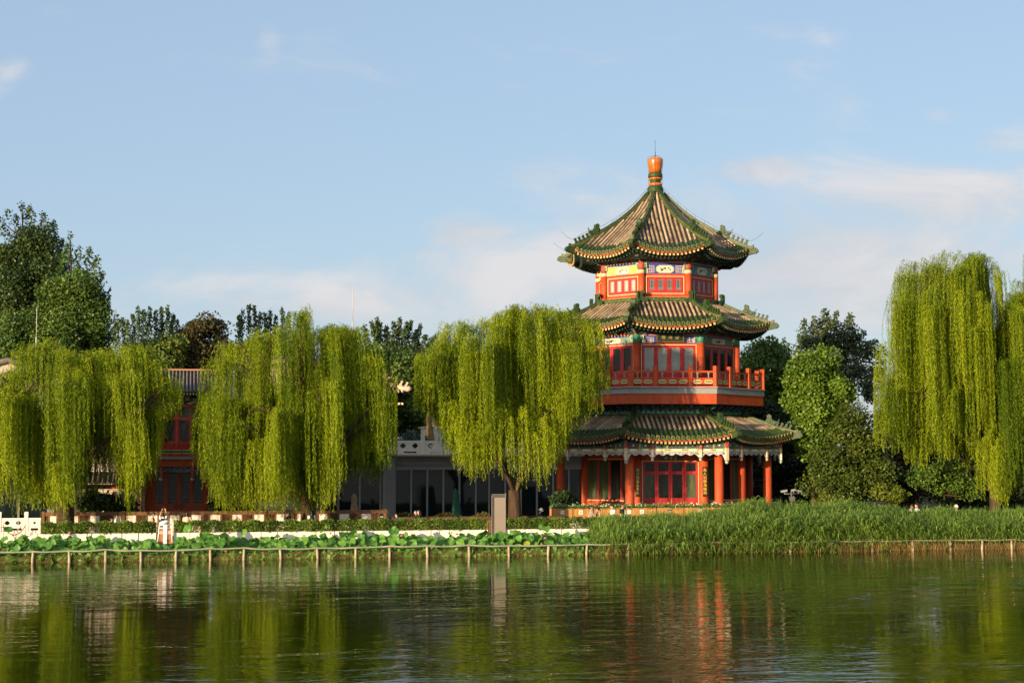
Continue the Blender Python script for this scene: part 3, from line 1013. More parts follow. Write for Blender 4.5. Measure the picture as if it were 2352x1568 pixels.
# =============================================================== top storey
RT = 3.52
aT, hT = RT * C22 - 0.12, (RT - 0.12) * S22
zt0, zt1 = zf(693, RT), zf(601.5, RT)
zfz = zf(628, RT)
mb = MB(); octring(mb, RT - 0.2, zt0, zt1); mb.build('wall', RED, pav)
cm = MB(); cm.lathe([(0.19, zt0), (0.19, zfz)], 16)
cm.mi = 1; cm.lathe([(0.196, zfz), (0.196, zfz + 0.2)], 16)
cm.mi = 2; cm.lathe([(0.19, zfz + 0.2), (0.19, zt1)], 16)
cme = cm.mesh('column', [RED, mat('column_band', (0.45, 0.42, 0.30), 0.6, 0.3, 0.5, 14), MATS['worn_red_paint']], ORG[pav])
for i in range(8):
    a = R(-22.5 - 90 + 45 * i)
    link_mesh('column', cme, pav, loc=((RT - 0.1) * math.cos(a), (RT - 0.1) * math.sin(a), 0))
for i in range(-2, 6):
    facepart('frieze', lambda mb: frieze(mb, hT, aT, zfz, zt1, 3), FRZ_YELL if i in (-1, -2) else (FRZ_BLUE if i == 0 else FRZ_TEAL), pav, faces=[i])
zw1, zw0 = zf(636.5, RT), zf(671, RT)


def wallT(mb):
    mb.mi = 0
    mb.box(-hT, -1.0, -aT - 0.02, -aT + 0.1, zt0, zfz); mb.box(1.0, hT, -aT - 0.02, -aT + 0.1, zt0, zfz)
    mb.box(-1.0, 1.0, -aT - 0.02, -aT + 0.1, zw1, zfz); mb.box(-1.0, 1.0, -aT - 0.02, -aT + 0.1, zt0, zw0)
    mb.mi = 1; cream_frame(mb, -1.06, 1.06, aT + 0.02, zw0 - 0.07, zw1 + 0.07, 0.028)


facepart('window_wall', wallT, [RED, CREAM], pav)
for i in (-2, -1, 0, 1, 2):
    leaves(pav, R(45 * i), [-0.98, -0.5, 0.0, 0.49, 0.98], aT, zw0 + 0.01, zw1 - 0.01, zw0 + 0.13, zw1 - 0.10, 0.10, GLASSC if i in (-1, -2) else GLASSG if i != 0 else mat('grey_glass', (0.07, 0.08, 0.085), 0.1), name='window')

# =============================================================== upper roof and finial
R1E = 5.5
z1c, z1m = zf(552, R1E), zf(574, R1E * 0.965)
z1t = zat(438, PY)
roof1, P1 = make_roof(0.35, R1E, z1t, z1c, z1m, 0, 0.25, 0.72, False)
eave(P1, RT + 0.65, zf(596, RT + 0.5), 0, roof1)
brackets(RT - 0.05, zt1, zf(590, RT), 0.62, 4, roof1)
zz = lambda y: zat(y, PY)
mb = MB()
mb.mi = 1
mb.lathe([(0.36, zz(450)), (0.46, zz(444)), (0.45, zz(439)), (0.47, zz(436)), (0.44, zz(431)), (0.37, zz(428))], 24)
mb.mi = 0; mb.lathe([(0.36, zz(428)), (0.38, zz(425)), (0.36, zz(421.5))], 24)
mb.mi = 1; mb.lathe([(0.33, zz(421.5)), (0.31, zz(418)), (0.33, zz(414))], 24)
mb.mi = 0; mb.lathe([(0.34, zz(414)), (0.37, zz(411.5)), (0.34, zz(408.5))], 24)
mb.mi = 1; mb.lathe([(0.40, zz(408.5)), (0.43, zz(406)), (0.41, zz(403)), (0.42, zz(401)), (0.37, zz(398))], 24)
for k in range(20):
    a = 2 * math.pi * k / 20
    mb.mi = 0
    mb.ellipsoid((0.375 * math.cos(a), 0.375 * math.sin(a), zz(424.5)), (0.035, 0.035, 0.05), 6, 4)
    mb.ellipsoid((0.365 * math.cos(a), 0.365 * math.sin(a), zz(411)), (0.035, 0.035, 0.05), 6, 4)
fin = mb.build('finial', [AMBER, GREEN], pav)
mb = MB(); mb.lathe([(0.33, zz(398)), (0.37, zz(391)), (0.42, zz(382)), (0.455, zz(373)), (0.455, zz(368)), (0.42, zz(365)), (0.30, zz(363.5))], 28)
mb.build('finial_jar', AMBER, fin)
mb = MB()
mb.tube([(0, 0, zz(364)), (0, 0, zz(350))], 0.025, 6); mb.tube([(0, 0, zz(350)), (0, 0, zz(322))], 0.012, 6)
for k in range(6):
    a = 2 * math.pi * k / 6 + 0.3
    c, s = math.cos(a), math.sin(a)
    mb.tube([(0, 0, zz(357)), (0.3 * c, 0.3 * s, zz(361)), (0.47 * c, 0.47 * s, zz(364)), (0.5 * c, 0.5 * s, zz(372)), (0.42 * c, 0.42 * s, zz(396)), (0.47 * c, 0.47 * s, zz(406)), (0.42 * c, 0.42 * s, zz(425)), (0.55 * c, 0.55 * s, zz(440))], 0.008, 5)
mb.build('lightning_rod', WIRE, fin)
# conductor wire running above the hips of the upper roof
cw = MB()
pts = []
for j in range(20):
    s = 0.03 + 0.97 * j / 19
    p = P1(s, 1.0); rr_ = math.hypot(p[0], p[1])
    pts.append((0, -rr_, p[2] + 0.42 + (0.12 if 13 < j < 18 else 0)))
pts.append((0, -5.85, pts[-1][2] + 0.15)); pts.append((0, -6.2, pts[-1][2] + 0.3))
cw.tube(pts, 0.009, 5)
for j in range(1, 19, 2):
    cw.tube([pts[j], (0, pts[j][1], pts[j][2] - 0.22)], 0.007, 4)
wme = cw.mesh('conductor_wire', [WIRE], ORG[pav])
for i in (0, 1, 2, 3, 6, 7):
    if i in (0, 1): continue
    link_mesh('conductor_wire', wme, roof1, rz=R(-22.5 + 45 * i))
# =============================================================== ground and water
GZ = 0.5
def struct(name, me, loc=(0, 0, 0), rz=0.0):
    o = link_mesh(name, me, None, loc, rz); o['kind'] = 'structure'; return o


# land: one sheet from the quay to the horizon (site axes)
EARTH = mat('park_earth', (0.045, 0.05, 0.02), 0.95, 0.1, 0.0, 0.6, 0.4, 6, col2=(0.09, 0.075, 0.045))
mb = MB()
mb.add([(-1500, 2.8, GZ), (1500, 2.8, GZ), (1500, 2500, GZ), (-1500, 2500, GZ)], [(0, 1, 2, 3)])
mb.add([(-1500, 2.8, -1.5), (1500, 2.8, -1.5), (1500, 2.8, GZ), (-1500, 2.8, GZ)], [(0, 1, 2, 3)])
struct('ground', mb.mesh('ground', EARTH), (0, Y0, 0), PHI)
PAVE = mat('promenade_paving', (0.30, 0.27, 0.22), 0.85, 0.2, 0.15, 1.5, 0.15, 10)
mb = MB()
mb.add([(-60, 2.8, GZ + 0.004), (3.9, 2.8, GZ + 0.004), (8.5, 2.8, GZ + 0.004), (8.5, 26, GZ + 0.004), (-60, 26, GZ + 0.004)], [(0, 1, 2, 3, 4)])
mb.add([(8.5, 3.2, GZ + 0.004), (60, 3.2, GZ + 0.004), (60, 8.5, GZ + 0.004), (8.5, 8.5, GZ + 0.004)], [(0, 1, 2, 3)])
struct('promenade', mb.mesh('promenade', PAVE), (0, Y0, 0), PHI)
# muddy bank behind the fence at the reed bed
aR0 = aat(1375, 0.1)
mb = MB()
n = 60
vs = []
for k in range(n + 1):
    a = aR0 + (60 - aR0) * k / n
    e = min(1, (a - aR0) / 1.2)
    vs += [(a, 0.12 + 0.05 * math.sin(a * 3), -0.4), (a, 0.16 + 0.05 * math.sin(a * 3), 0.05 + 0.15 * e), (a, 1.2, 0.1 + 0.28 * e), (a, 3.0, 0.15 + 0.36 * e)]
mb.add(vs, [(k * 4 + j, k * 4 + 4 + j, k * 4 + 5 + j, k * 4 + 1 + j) for k in range(n) for j in range(3)])
struct('bank', mb.mesh('bank', mat('bank_mud', (0.035, 0.024, 0.012), 0.95, 0.1, 0.3, 3, 0.5, 12)), (0, Y0, 0), PHI)
# water
wm = bpy.data.materials.new('lake_water'); wm.use_nodes = True
nt = wm.node_tree; b = nt.nodes['Principled BSDF']
b.inputs['Base Color'].default_value = (0.021, 0.031, 0.002, 1)
b.inputs['Roughness'].default_value = 0.03
b.inputs['IOR'].default_value = 1.33
b.inputs['Specular IOR Level'].default_value = 0.5
tc = nt.nodes.new('ShaderNodeTexCoord')


def wave(scale, stretch, rotz, detail, amp, dist=0.6):
    mp = nt.nodes.new('ShaderNodeMapping'); mp.inputs['Scale'].default_value = stretch; mp.inputs['Rotation'].default_value = (0, 0, rotz)
    nt.links.new(tc.outputs['Object'], mp.inputs['Vector'])
    n = nt.nodes.new('ShaderNodeTexNoise'); n.inputs['Scale'].default_value = scale; n.inputs['Detail'].default_value = detail; n.inputs['Distortion'].default_value = dist
    nt.links.new(mp.outputs['Vector'], n.inputs['Vector'])
    m = nt.nodes.new('ShaderNodeMath'); m.operation = 'MULTIPLY'; m.inputs[1].default_value = amp
    nt.links.new(n.outputs['Fac'], m.inputs[0])
    return m


w1 = wave(0.5, (0.55, 1.7, 1), R(6), 3.5, 0.050)
w2 = wave(3.4, (0.5, 1.4, 1), R(-9), 2.0, 0.010)
w3 = wave(0.22, (0.5, 1.2, 1), R(12), 1.0, 0.04)
ad = nt.nodes.new('ShaderNodeMath'); nt.links.new(w1.outputs[0], ad.inputs[0]); nt.links.new(w2.outputs[0], ad.inputs[1])
ad2 = nt.nodes.new('ShaderNodeMath'); nt.links.new(ad.outputs[0], ad2.inputs[0]); nt.links.new(w3.outputs[0], ad2.inputs[1])
# calm and ruffled patches on the surface
mp = nt.nodes.new('ShaderNodeMapping'); mp.inputs['Scale'].default_value = (0.035, 0.09, 1); nt.links.new(tc.outputs['Object'], mp.inputs['Vector'])
pn = nt.nodes.new('ShaderNodeTexNoise'); pn.inputs['Scale'].default_value = 1.0; pn.inputs['Detail'].default_value = 3; nt.links.new(mp.outputs['Vector'], pn.inputs['Vector'])
pr = nt.nodes.new('ShaderNodeMapRange'); pr.inputs[1].default_value = 0.35; pr.inputs[2].default_value = 0.65; pr.inputs[3].default_value = 0.25; pr.inputs[4].default_value = 1.35
nt.links.new(pn.outputs['Fac'], pr.inputs[0])
# the water lies calmer in the lee of the bank
sx = nt.nodes.new('ShaderNodeSeparateXYZ'); nt.links.new(tc.outputs['Object'], sx.inputs[0])
lee = nt.nodes.new('ShaderNodeMapRange'); lee.inputs[1].default_value = -2.0; lee.inputs[2].default_value = -16.0; lee.inputs[3].default_value = 0.35; lee.inputs[4].default_value = 1.0
nt.links.new(sx.outputs['Y'], lee.inputs[0])
ml = nt.nodes.new('ShaderNodeMath'); ml.operation = 'MULTIPLY'; nt.links.new(pr.outputs[0], ml.inputs[0]); nt.links.new(lee.outputs[0], ml.inputs[1])
bp = nt.nodes.new('ShaderNodeBump'); bp.inputs['Distance'].default_value = 1.0
nt.links.new(ml.outputs[0], bp.inputs['Strength'])
nt.links.new(ad2.outputs[0], bp.inputs['Height'])
nt.links.new(bp.outputs['Normal'], b.inputs['Normal'])
mb = MB(); mb.add([(-1500, -600, 0), (1500, -600, 0), (1500, 2.9, 0), (-1500, 2.9, 0)], [(0, 1, 2, 3)])
struct('water', mb.mesh('water', wm), (0, Y0, 0), PHI)

# =============================================================== fence standing in the lake
POST = mat('bleached_post', (0.24, 0.18, 0.12), 0.85, 0.2, 0.0, 7, 0.3, 18, col2=(0.46, 0.37, 0.26), stretch=(1, 1, 0.3))
RAILM = mat('lichened_rail', (0.15, 0.16, 0.11), 0.85, 0.2, 0.0, 2.5, 0.3, 18, col2=(0.32, 0.31, 0.22), stretch=(0.4, 1, 1))
NET = mat('bamboo_net', (0.26, 0.20, 0.075), 0.8, 0.2, 0.3, 3)
fe = thing('lake_fence', 'low fence of pale posts, one long rail and netting standing in the lake', 'fence', (0, 0, 0))
fx = [-95, -10, 75, 160, 243, 324, 404, 483.5, 560, 645, 730, 817, 895, 982, 1078, 1169, 1259, 1347, 1443, 1543, 1636, 1728, 1816, 1910, 2004, 2097, 2184, 2256, 2324, 2400]
rl = []
rs = random.Random(3)
for k, x in enumerate(fx):
    a = aat(x, 0, 1270)
    t = rs.uniform(-0.04, 0.04)
    h = 0.44 + rs.uniform(-0.02, 0.03)
    mb = MB(); mb.tube([(a + t * 0.5, 0, -0.6), (a, 0, 0), (a - t * 0.4, 0, 0.2), (a - t, 0, h)], [0.058, 0.056, 0.055 + rs.uniform(-.008, .008), 0.05], 9)
    mb.build('post', POST, fe)
    if -20 < x or True: rl.append((a - t, -0.02, h + 0.035 + rs.uniform(-0.015, 0.015)))
pts = []
for k in range(len(rl) - 1):
    for j in range(6):
        u = j / 6
        p = [rl[k][i] * (1 - u) + rl[k + 1][i] * u for i in range(3)]
        p[2] += -0.03 * math.sin(math.pi * u) + 0.008 * math.sin(k * 5 + j); pts.append(p)
pts.append(rl[-1])
mb = MB(); mb.tube(pts, [0.040 + 0.005 * math.sin(i * 1.7) for i in range(len(pts))], 8)
mb.build('rail', RAILM, fe)
mb = MB()
a0, a1 = rl[0][0], rl[-1][0]
cell = 0.085; hN = 0.34
k = 0
a = a0
while a < a1:
    for sg in (-1, 1):
        q = []
        for j in range(5):
            u = j / 4
            q.append((a + sg * hN * 0.62 * (u - 0.5), 0.04 + 0.012 * math.sin(a * 4 + j), -0.05 + u * (hN + 0.02 * math.sin(a * 1.3))))
        w = 0.0045
        for j in range(4):
            p, r = q[j], q[j + 1]
            mb.add([(p[0] - w, p[1], p[2]), (p[0] + w, p[1], p[2]), (r[0] + w, r[1], r[2]), (r[0] - w, r[1], r[2])], [(0, 1, 2, 3)])
    a += cell
mb.build('net', NET, fe)

# =============================================================== stone planters and clipped hedge
PLW = mat('white_planter_stone', (0.66, 0.60, 0.50), 0.7, 0.3, 0.0, 1.4, 0.1, 16, col2=(0.78, 0.72, 0.62), stretch=(1, 1, 5))
SPL = 3.1
HEDGE_M = leafmat('hedge_leaf', (0.05, 0.10, 0.012), (0.19, 0.27, 0.035), 0.25, 0.4, 0.35)
BARK = mat('bark', (0.028, 0.019, 0.012), 0.9, 0.1, 0.0, 5, 0.9, 9, col2=(0.085, 0.055, 0.033), stretch=(1, 1, 0.25))
bnd = [[94, 130, 164, 202, 241, 281, 320, 360], [399, 437, 478, 520, 560, 600, 639, 681, 726, 770, 813, 857, 901, 946, 990, 1034, 1078, 1121], [1161, 1204, 1247, 1290, 1334, 1378, 1422, 1466, 1510, 1554, 1598, 1642]]


def ptop(a): return 1.0 + 0.0 * a


zpt = zat(1214.5, dep(aat(1250, SPL), SPL))
zht = zat(1191, dep(aat(1250, SPL), SPL + 0.25))
planter_words = ['left of the litter bin', 'between litter bin and taupe pillar', 'right of the taupe pillar']
for gi, g in enumerate(bnd):
    for k in range(len(g) - 1):
        a, a2_ = aat(g[k], SPL), aat(g[k + 1], SPL)
        gap = 0.06 if (k % 3 == 2) else 0.02
        mb = MB()
        x0, x1 = a + gap / 2, a2_ - gap / 2
        w = 0.06
        mb.box(x0, x1, SPL, SPL + w, GZ, zpt); mb.box(x0, x1, SPL + 0.55 - w, SPL + 0.55, GZ, zpt)
        mb.box(x0, x0 + w, SPL + w, SPL + 0.55 - w, GZ, zpt); mb.box(x1 - w, x1, SPL + w, SPL + 0.55 - w, GZ, zpt)
        mb.mi = 1; mb.box(x0 + w, x1 - w, SPL + w, SPL + 0.55 - w, GZ, zpt - 0.04)
        lab = 'white stone planter box under the clipped hedge, ' + planter_words[gi]
        top_mesh('planter_box', mb, [PLW, EARTH], lab, 'planter', (x0, SPL, GZ), 'white stone planter boxes ' + planter_words[gi])
hl = ['clipped green hedge in white planters left of the litter bin', 'long clipped hedge in white planters between litter bin and taupe pillar', 'clipped hedge in white planters from the taupe pillar to the reeds']
for gi, g in enumerate(bnd):
    a, a2_ = aat(g[0] + 2, SPL), aat(g[-1] - 1, SPL)
    L = a2_ - a
    h = thing('hedge', hl[gi], 'hedge', (a, SPL, GZ), 'hedges along the promenade')
    n = int(L * 2600)
    x = rng.uniform(0, L, n)
    # uneven top and face: each shrub bulges a little, thin places show between
    bul = 0.06 * np.sin(x * 2 * np.pi / 0.85 + gi) + 0.04 * np.sin(x * 7.3 + 1) + 0.02 * np.sin(x * 19)
    y = rng.beta(0.7, 0.7, n) * (0.62 + bul) - 0.03 - bul * 0.6
    z0, z1 = zpt - 0.02 - GZ, zht - GZ
    z = z0 + (z1 - z0 + bul * 0.5) * rng.beta(1.15, 0.75, n)
    keep = rng.random(n) < np.clip(0.8 + 0.4 * np.sin(x * 1.9 + gi * 2) + 0.3 * np.sin(x * 5.1), 0.5, 1.0) + (z > z0 + 0.3) * 0.3
    P_ = np.stack([x, y, z], 1)[keep]
    ax = unit(rng.normal(size=P_.shape) + np.array([0, -0.5, 0.5]))
    m = len(P_)
    tn = 0.45 + 0.25 * np.sin(P_[:, 0] * 2.3 + gi) + rng.normal(0, 0.22, m)
    me = np_mesh('foliage', blades(P_, ax, rng.uniform(0.06, 0.10, m), rng.uniform(0.035, 0.06, m)), 4, HEDGE_M, tn)
    link_mesh('foliage', me, h)
    mb = MB()
    for k in range(int(L / 0.22)):
        xx = 0.1 + k * 0.22 + rs.uniform(-.05, .05); yy = 0.27 + rs.uniform(-.12, .12)
        mb.tube([(xx, yy, z0 - 0.05), (xx + rs.uniform(-.06, .06), yy, z0 + 0.2), (xx + rs.uniform(-.12, .12), yy, z1 - 0.05)], [0.014, 0.011, 0.005], 5)
    o = bpy.data.objects.new('stems', mb.mesh('stems', BARK)); COL.objects.link(o); o.parent = h

# =============================================================== taupe pillar, litter bin
TAUPE = mat('taupe_panel', (0.235, 0.19, 0.155), 0.55, 0.4, 0.06, 1.2)
CLEAR = mat('grey_steel_frame', (0.22, 0.20, 0.17), 0.4, 0.5)
a0_, a1_ = aat(1129, 3.0), aat(1162.5, 3.0)
zt_ = zat(1137.5, dep(a0_, 3.0)); zs_ = zat(1142, dep(a0_, 3.0))
pi_ = thing('sign_pillar', 'tall blank taupe slab pillar standing in the gap of the hedge', 'pillar', ((a0_ + a1_) / 2, 3.05, GZ))
mb = MB(); w_ = a1_ - a0_
mb.box(a0_ + 0.16, a1_ - 0.02, 3.0, 3.35, GZ, zs_); mb.build('slab', TAUPE, pi_)
mb = MB()
for k in range(3):
    x = a0_ + 0.01 + k * 0.05
    mb.box(x, x + 0.025, 3.02 + 0.05 * k, 3.05 + 0.05 * k, GZ, zt_ - 0.03 * k)
for k in range(3):
    mb.box(a0_ + 0.04, a1_, 3.04 + 0.09 * k, 3.06 + 0.09 * k, zs_ + 0.03 + 0.05 * k, zs_ + 0.05 + 0.05 * k)
mb.box(a1_ - 0.025, a1_, 3.07, 3.1, zs_, zs_ + 0.2)
mb.build('edge_frame', CLEAR, pi_)
for z in (zs_ - 0.15, GZ + 1.2, GZ + 0.7):
    pass

sb_ = 2.95
xb = lambda x: aat(x, sb_)
zb_ = lambda y: zat(y, dep(xb(380), sb_))
bi = thing('litter_bin', 'white framed litter bin with two slatted wooden boxes and an oval ashtray top', 'litter bin', (xb(380), sb_ + 0.2, GZ))
WHITE = mat('white_metal', (0.78, 0.76, 0.72), 0.4, 0.4, 0.04, 3)
SLAT = mat('orange_brown_slats', (0.36, 0.14, 0.055), 0.6, 0.3, 0.15, 2, stretch=(1, 1, 0.2))
xc = xb(380.5); hw = (xb(397) - xb(364)) / 2; ht = (xb(394) - xb(367)) / 2
ztf, zbx = zb_(1205), zb_(1213)
mb = MB()
for sg in (-1, 1):
    mb.tube([(xc + sg * hw * 1.05, sb_, GZ), (xc + sg * ht, sb_, ztf)], 0.022, 6)
    mb.tube([(xc + sg * hw * 1.05, sb_ + 0.4, GZ), (xc + sg * ht, sb_ + 0.4, ztf)], 0.022, 6)
    mb.tube([(xc + sg * ht, sb_, ztf), (xc + sg * ht, sb_ + 0.4, ztf)], 0.022, 6)
mb.tube([(xc - ht, sb_, ztf), (xc + ht, sb_, ztf)], 0.022, 6); mb.tube([(xc - ht, sb_ + 0.4, ztf), (xc + ht, sb_ + 0.4, ztf)], 0.022, 6)
mb.tube([(xc - ht * 1.08, sb_, zbx + 0.02), (xc + ht * 1.08, sb_, zbx + 0.02)], 0.02, 6)
mb.build('frame', WHITE, bi)
mb = MB(); mb.box(xc - 0.085, xc + 0.085, sb_ - 0.04, sb_ + 0.42, GZ, ztf + 0.02); mb.build('divider', WHITE, bi)
for sg in (-1, 1):
    mb = MB()
    for k in range(5):
        u0, u1 = k / 5, (k + 0.86) / 5
        xx = lambda u, t: xc + sg * (0.095 + u * ((hw * 1.02 - 0.105) * (1 - t) + (ht * 1.06 - 0.105) * t))
        vs = [(xx(u0, 0), sb_ + 0.01, GZ + 0.05), (xx(u1, 0), sb_ + 0.01, GZ + 0.05), (xx(u1, 1), sb_ + 0.01, zbx), (xx(u0, 1), sb_ + 0.01, zbx)]
        vs += [(p[0], sb_ + 0.38, p[2]) for p in vs]
        mb.add(vs, [(0, 1, 2, 3), (7, 6, 5, 4), (0, 4, 5, 1), (1, 5, 6, 2), (2, 6, 7, 3), (3, 7, 4, 0)])
    bx = mb.build('bin_box', SLAT, bi)
    mb = MB(); xm = xc + sg * (0.12 + (ht - 0.1) * 0.5)
    mb.box(xm - 0.09, xm + 0.09, sb_ - 0.012, sb_ + 0.005, zbx - 0.24, zbx - 0.12)
    mb.mi = 1
    for k in range(3): mb.box(xm - 0.07 + 0.05 * k, xm - 0.04 + 0.05 * k, sb_ - 0.015, sb_ - 0.012, zbx - 0.21, zbx - 0.15)
    mb.build('label_plate', [mat('plate_pale', (0.6, 0.5, 0.4), 0.5), mat('plate_mark', (0.3, 0.15, 0.1), 0.5)], bx)
mb = MB(); mb.M = Matrix.Translation((xc - 0.06, sb_ + 0.18, zb_(1199.5))) @ Matrix.Rotation(R(-14), 4, 'Y')
mb.ellipsoid((0, 0, 0), (0.225, 0.16, 0.085), 16, 10); mb.build('ashtray_top', WHITE, bi)

# =============================================================== white marble balustrade at the left end
MARB = mat('white_marble', (0.70, 0.63, 0.54), 0.6, 0.35, 0.08, 2, 0.05, 12)
MARBD = mat('shadowed_recess', (0.05, 0.05, 0.045), 0.8)


def marble_panel(mb, x0, x1, y, z0, z1, n=2, back=0.12):
    """carved slab with raised border and lobed holes"""
    mb.mi = 0
    w = x1 - x0; h = z1 - z0
    zc = z0 + h * 0.52; r = min(h * 0.30, w * 0.125)
    xs = [x0 + w * (k + 0.5) / n + (0.0) for k in range(n)]
    # slab built in strips so the holes are real openings
    zl, zh = zc - r * 0.80, zc + r * 0.80
    mb.box(x0, x1, y, y + back, z0, zl); mb.box(x0, x1, y, y + back, zh, z1)
    e = x0
    for xc in xs:
        mb.box(e, xc - r, y, y + back, zl, zh); e = xc + r
    mb.box(e, x1, y, y + back, zl, zh)
    for xc in xs:
        # corner fillets give the opening its lobed lens outline
        for sx in (-1, 1):
            for sz in (-1, 1):
                mb.prism([(sx * r * 1.001, sz * r * 0.801), (sx * r * 1.001, sz * r * 0.12), (sx * r * 0.66, sz * r * 0.42), (sx * r * 0.5, sz * r * 0.66), (sx * r * 0.25, sz * r * 0.801)], lambda p, q, d: (xc + p, y + d, zc + q), 0.002, back - 0.002)
    t = 0.02
    bx0, bx1, bz0, bz1 = x0 + w * 0.06, x1 - w * 0.06, z0 + h * 0.18, z1 - h * 0.18
    for b in ((bx0, bx1, bz1 - t, bz1), (bx0, bx1, bz0, bz0 + t), (bx0, bx0 + t, bz0 + t, bz1 - t), (bx1 - t, bx1, bz0 + t, bz1 - t)):
        mb.box(b[0], b[1], y - 0.012, y, b[2], b[3])


def marble_post(mb, x, y, z0, z1, w=0.08):
    h = z1 - z0
    mb.box(x - w, x + w, y - w, y + w, z0, z0 + h * 0.76)
    mb.box(x - w * 0.8, x + w * 0.8, y - w * 0.8, y + w * 0.8, z0 + h * 0.76, z0 + h * 0.79)
    mb.box(x - w * 1.04, x + w * 1.04, y - w * 1.04, y + w * 1.04, z0 + h * 0.79, z1 - 0.015)
    mb.box(x - w * 0.85, x + w * 0.85, y - w * 0.85, y + w * 0.85, z1 - 0.015, z1)


sm_ = 3.6
am = lambda x: aat(x, sm_)
zm_ = lambda y: zat(y, dep(am(50), sm_))
ba = thing('marble_balustrade', 'white marble balustrade with lens shaped openings at the left end of the promenade', 'balustrade', (am(40), sm_, GZ))
zbs = zm_(1217.5)
mb = MB(); mb.box(am(-140), am(95), sm_ - 0.2, sm_ + 0.2, GZ - 0.5, zbs - 0.12); mb.box(am(-140), am(96), sm_ - 0.26, sm_ + 0.26, zbs - 0.12, zbs); mb.build('base', MARB, ba)
for x in (-122, -61, 0, 61.5):
    mb = MB(); marble_post(mb, am(x), sm_, zbs, zm_(1174.7)); mb.build('post', MARB, ba)
for x0, x1 in ((-117, -66), (-56, -5), (5, 56.5), (66.5, 95)):
    mb = MB()
    marble_panel(mb, am(x0), am(x1), sm_ - 0.06, zbs + 0.10, zm_(1189), 2 if x1 < 90 else 1)
    mb.box(am(x0), am(x0) + 0.1, sm_ - 0.05, sm_ + 0.05, zbs, zbs + 0.1); mb.box(am(x1) - 0.1, am(x1), sm_ - 0.05, sm_ + 0.05, zbs, zbs + 0.1)
    mb.build('panel', MARB, ba)
ch = thing('rope_barrier', 'sagging brown rope between two thin stanchions before the marble balustrade', 'rope barrier', (am(34), 3.0, GZ))
zr = lambda y: zat(y, dep(am(34), 3.0))
for x in (9.5, 59.5):
    mb = MB(); mb.tube([(aat(x, 3.0), 3.0, GZ), (aat(x, 3.0), 3.0, zr(1207))], 0.016, 6); mb.ellipsoid((aat(x, 3.0), 3.0, zr(1206)), (0.03, 0.03, 0.03), 8, 6)
    mb.build('stanchion', mat('bronze_metal', (0.30, 0.2, 0.1), 0.4, 0.5), ch)
mb = MB()
xa, xe = aat(10.5, 3.0), aat(58.5, 3.0)
mb.tube([(xa + (xe - xa) * k / 14, 3.0, zr(1209) - 0.36 * (1 - (2 * k / 14 - 1) ** 2)) for k in range(15)], 0.018, 6)
mb.tube([(xa - 1.0 + k / 6, 3.0, zr(1209) - 0.25 * (1 - k / 6) ** 1.0) for k in range(7)], 0.018, 6)
mb.build('rope', mat('brown_rope', (0.17, 0.04, 0.025), 0.8), ch)

# =============================================================== wooden fence with marble tablets
FW = mat('brown_fence_wood', (0.15, 0.075, 0.032), 0.65, 0.3, 0.2, 1.5, 0.1, 10, stretch=(0.3, 1, 1))
FWD = mat('dark_fence_slat', (0.085, 0.045, 0.022), 0.7, 0.3, 0.2, 2)
TAB = mat('veined_marble', (0.66, 0.54, 0.46), 0.45, 0.4, 0.0, 1.6, 0, 10, col2=(0.86, 0.75, 0.66))
sf = 8.0
af = lambda x: aat(x, sf)
zfF = lambda y, x=500: zat(y, dep(af(x), sf))
wf = thing('tablet_fence', 'brown wooden fence alternating white marble tablets with upright slats', 'fence', (af(500), sf, GZ))
ztr = zfF(1173); zrb = zfF(1181.5)
mb = MB(); mb.box(af(98), af(890), sf - 0.06, sf + 0.06, zrb, ztr); mb.build('top_rail', FW, wf)
mb = MB(); mb.box(af(98), af(890), sf - 0.05, sf + 0.05, GZ, GZ + 0.12); mb.build('bottom_rail', FW, wf)
tabs = [(115, 130), (161, 180), (207, 229), (262, 278), (290.5, 312), (340, 362), (390, 412), (440, 462), (483, 506), (533.5, 555), (584, 606), (635, 655), (682, 704), (733, 751), (780, 801.5), (830.5, 852)]
for x0, x1 in tabs:
    mb = MB(); mb.box(af(x0), af(x1), sf - 0.03, sf + 0.03, GZ + 0.12, zrb); mb.build('marble_tablet', TAB, wf)
ends = [98] + [v for t in tabs for v in t] + [872]
for k in range(0, len(ends) - 1, 2):
    x0, x1 = af(ends[k]), af(ends[k + 1])
    mb = MB()
    mb.box(x0 + 0.002, x0 + 0.09, sf - 0.045, sf + 0.045, GZ + 0.12, zrb); mb.box(x1 - 0.09, x1 - 0.002, sf - 0.045, sf + 0.045, GZ + 0.12, zrb)
    x = x0 + 0.12
    while x < x1 - 0.12:
        mb.mi = 0; mb.box(x, x + 0.025, sf - 0.02, sf + 0.03, GZ + 0.12, zrb); x += 0.062
    mb.mi = 1; mb.box(x0 + 0.09, x1 - 0.09, sf + 0.032, sf + 0.044, GZ + 0.12, zrb)
    mb.build('slat_panel', [FW, FWD], wf)
for x in (100, 284, 672, 884):
    mb = MB(); mb.box(af(x) - 0.07, af(x) + 0.07, sf - 0.08, sf + 0.08, GZ, ztr + 0.04); mb.build('post', FW, wf)
mb = MB(); mb.box(af(872.5), af(880), sf - 0.09, sf - 0.06, zfF(1195), zfF(1184)); mb.mi = 1; mb.box(af(873), af(879.5), sf - 0.095, sf - 0.09, zfF(1190.5), zfF(1187.8))
mb.build('notice_box', [WOODD, mat('notice_paper', (0.55, 0.55, 0.4), 0.6)], wf)
sl = 8.2
als = lambda x: aat(x, sl)
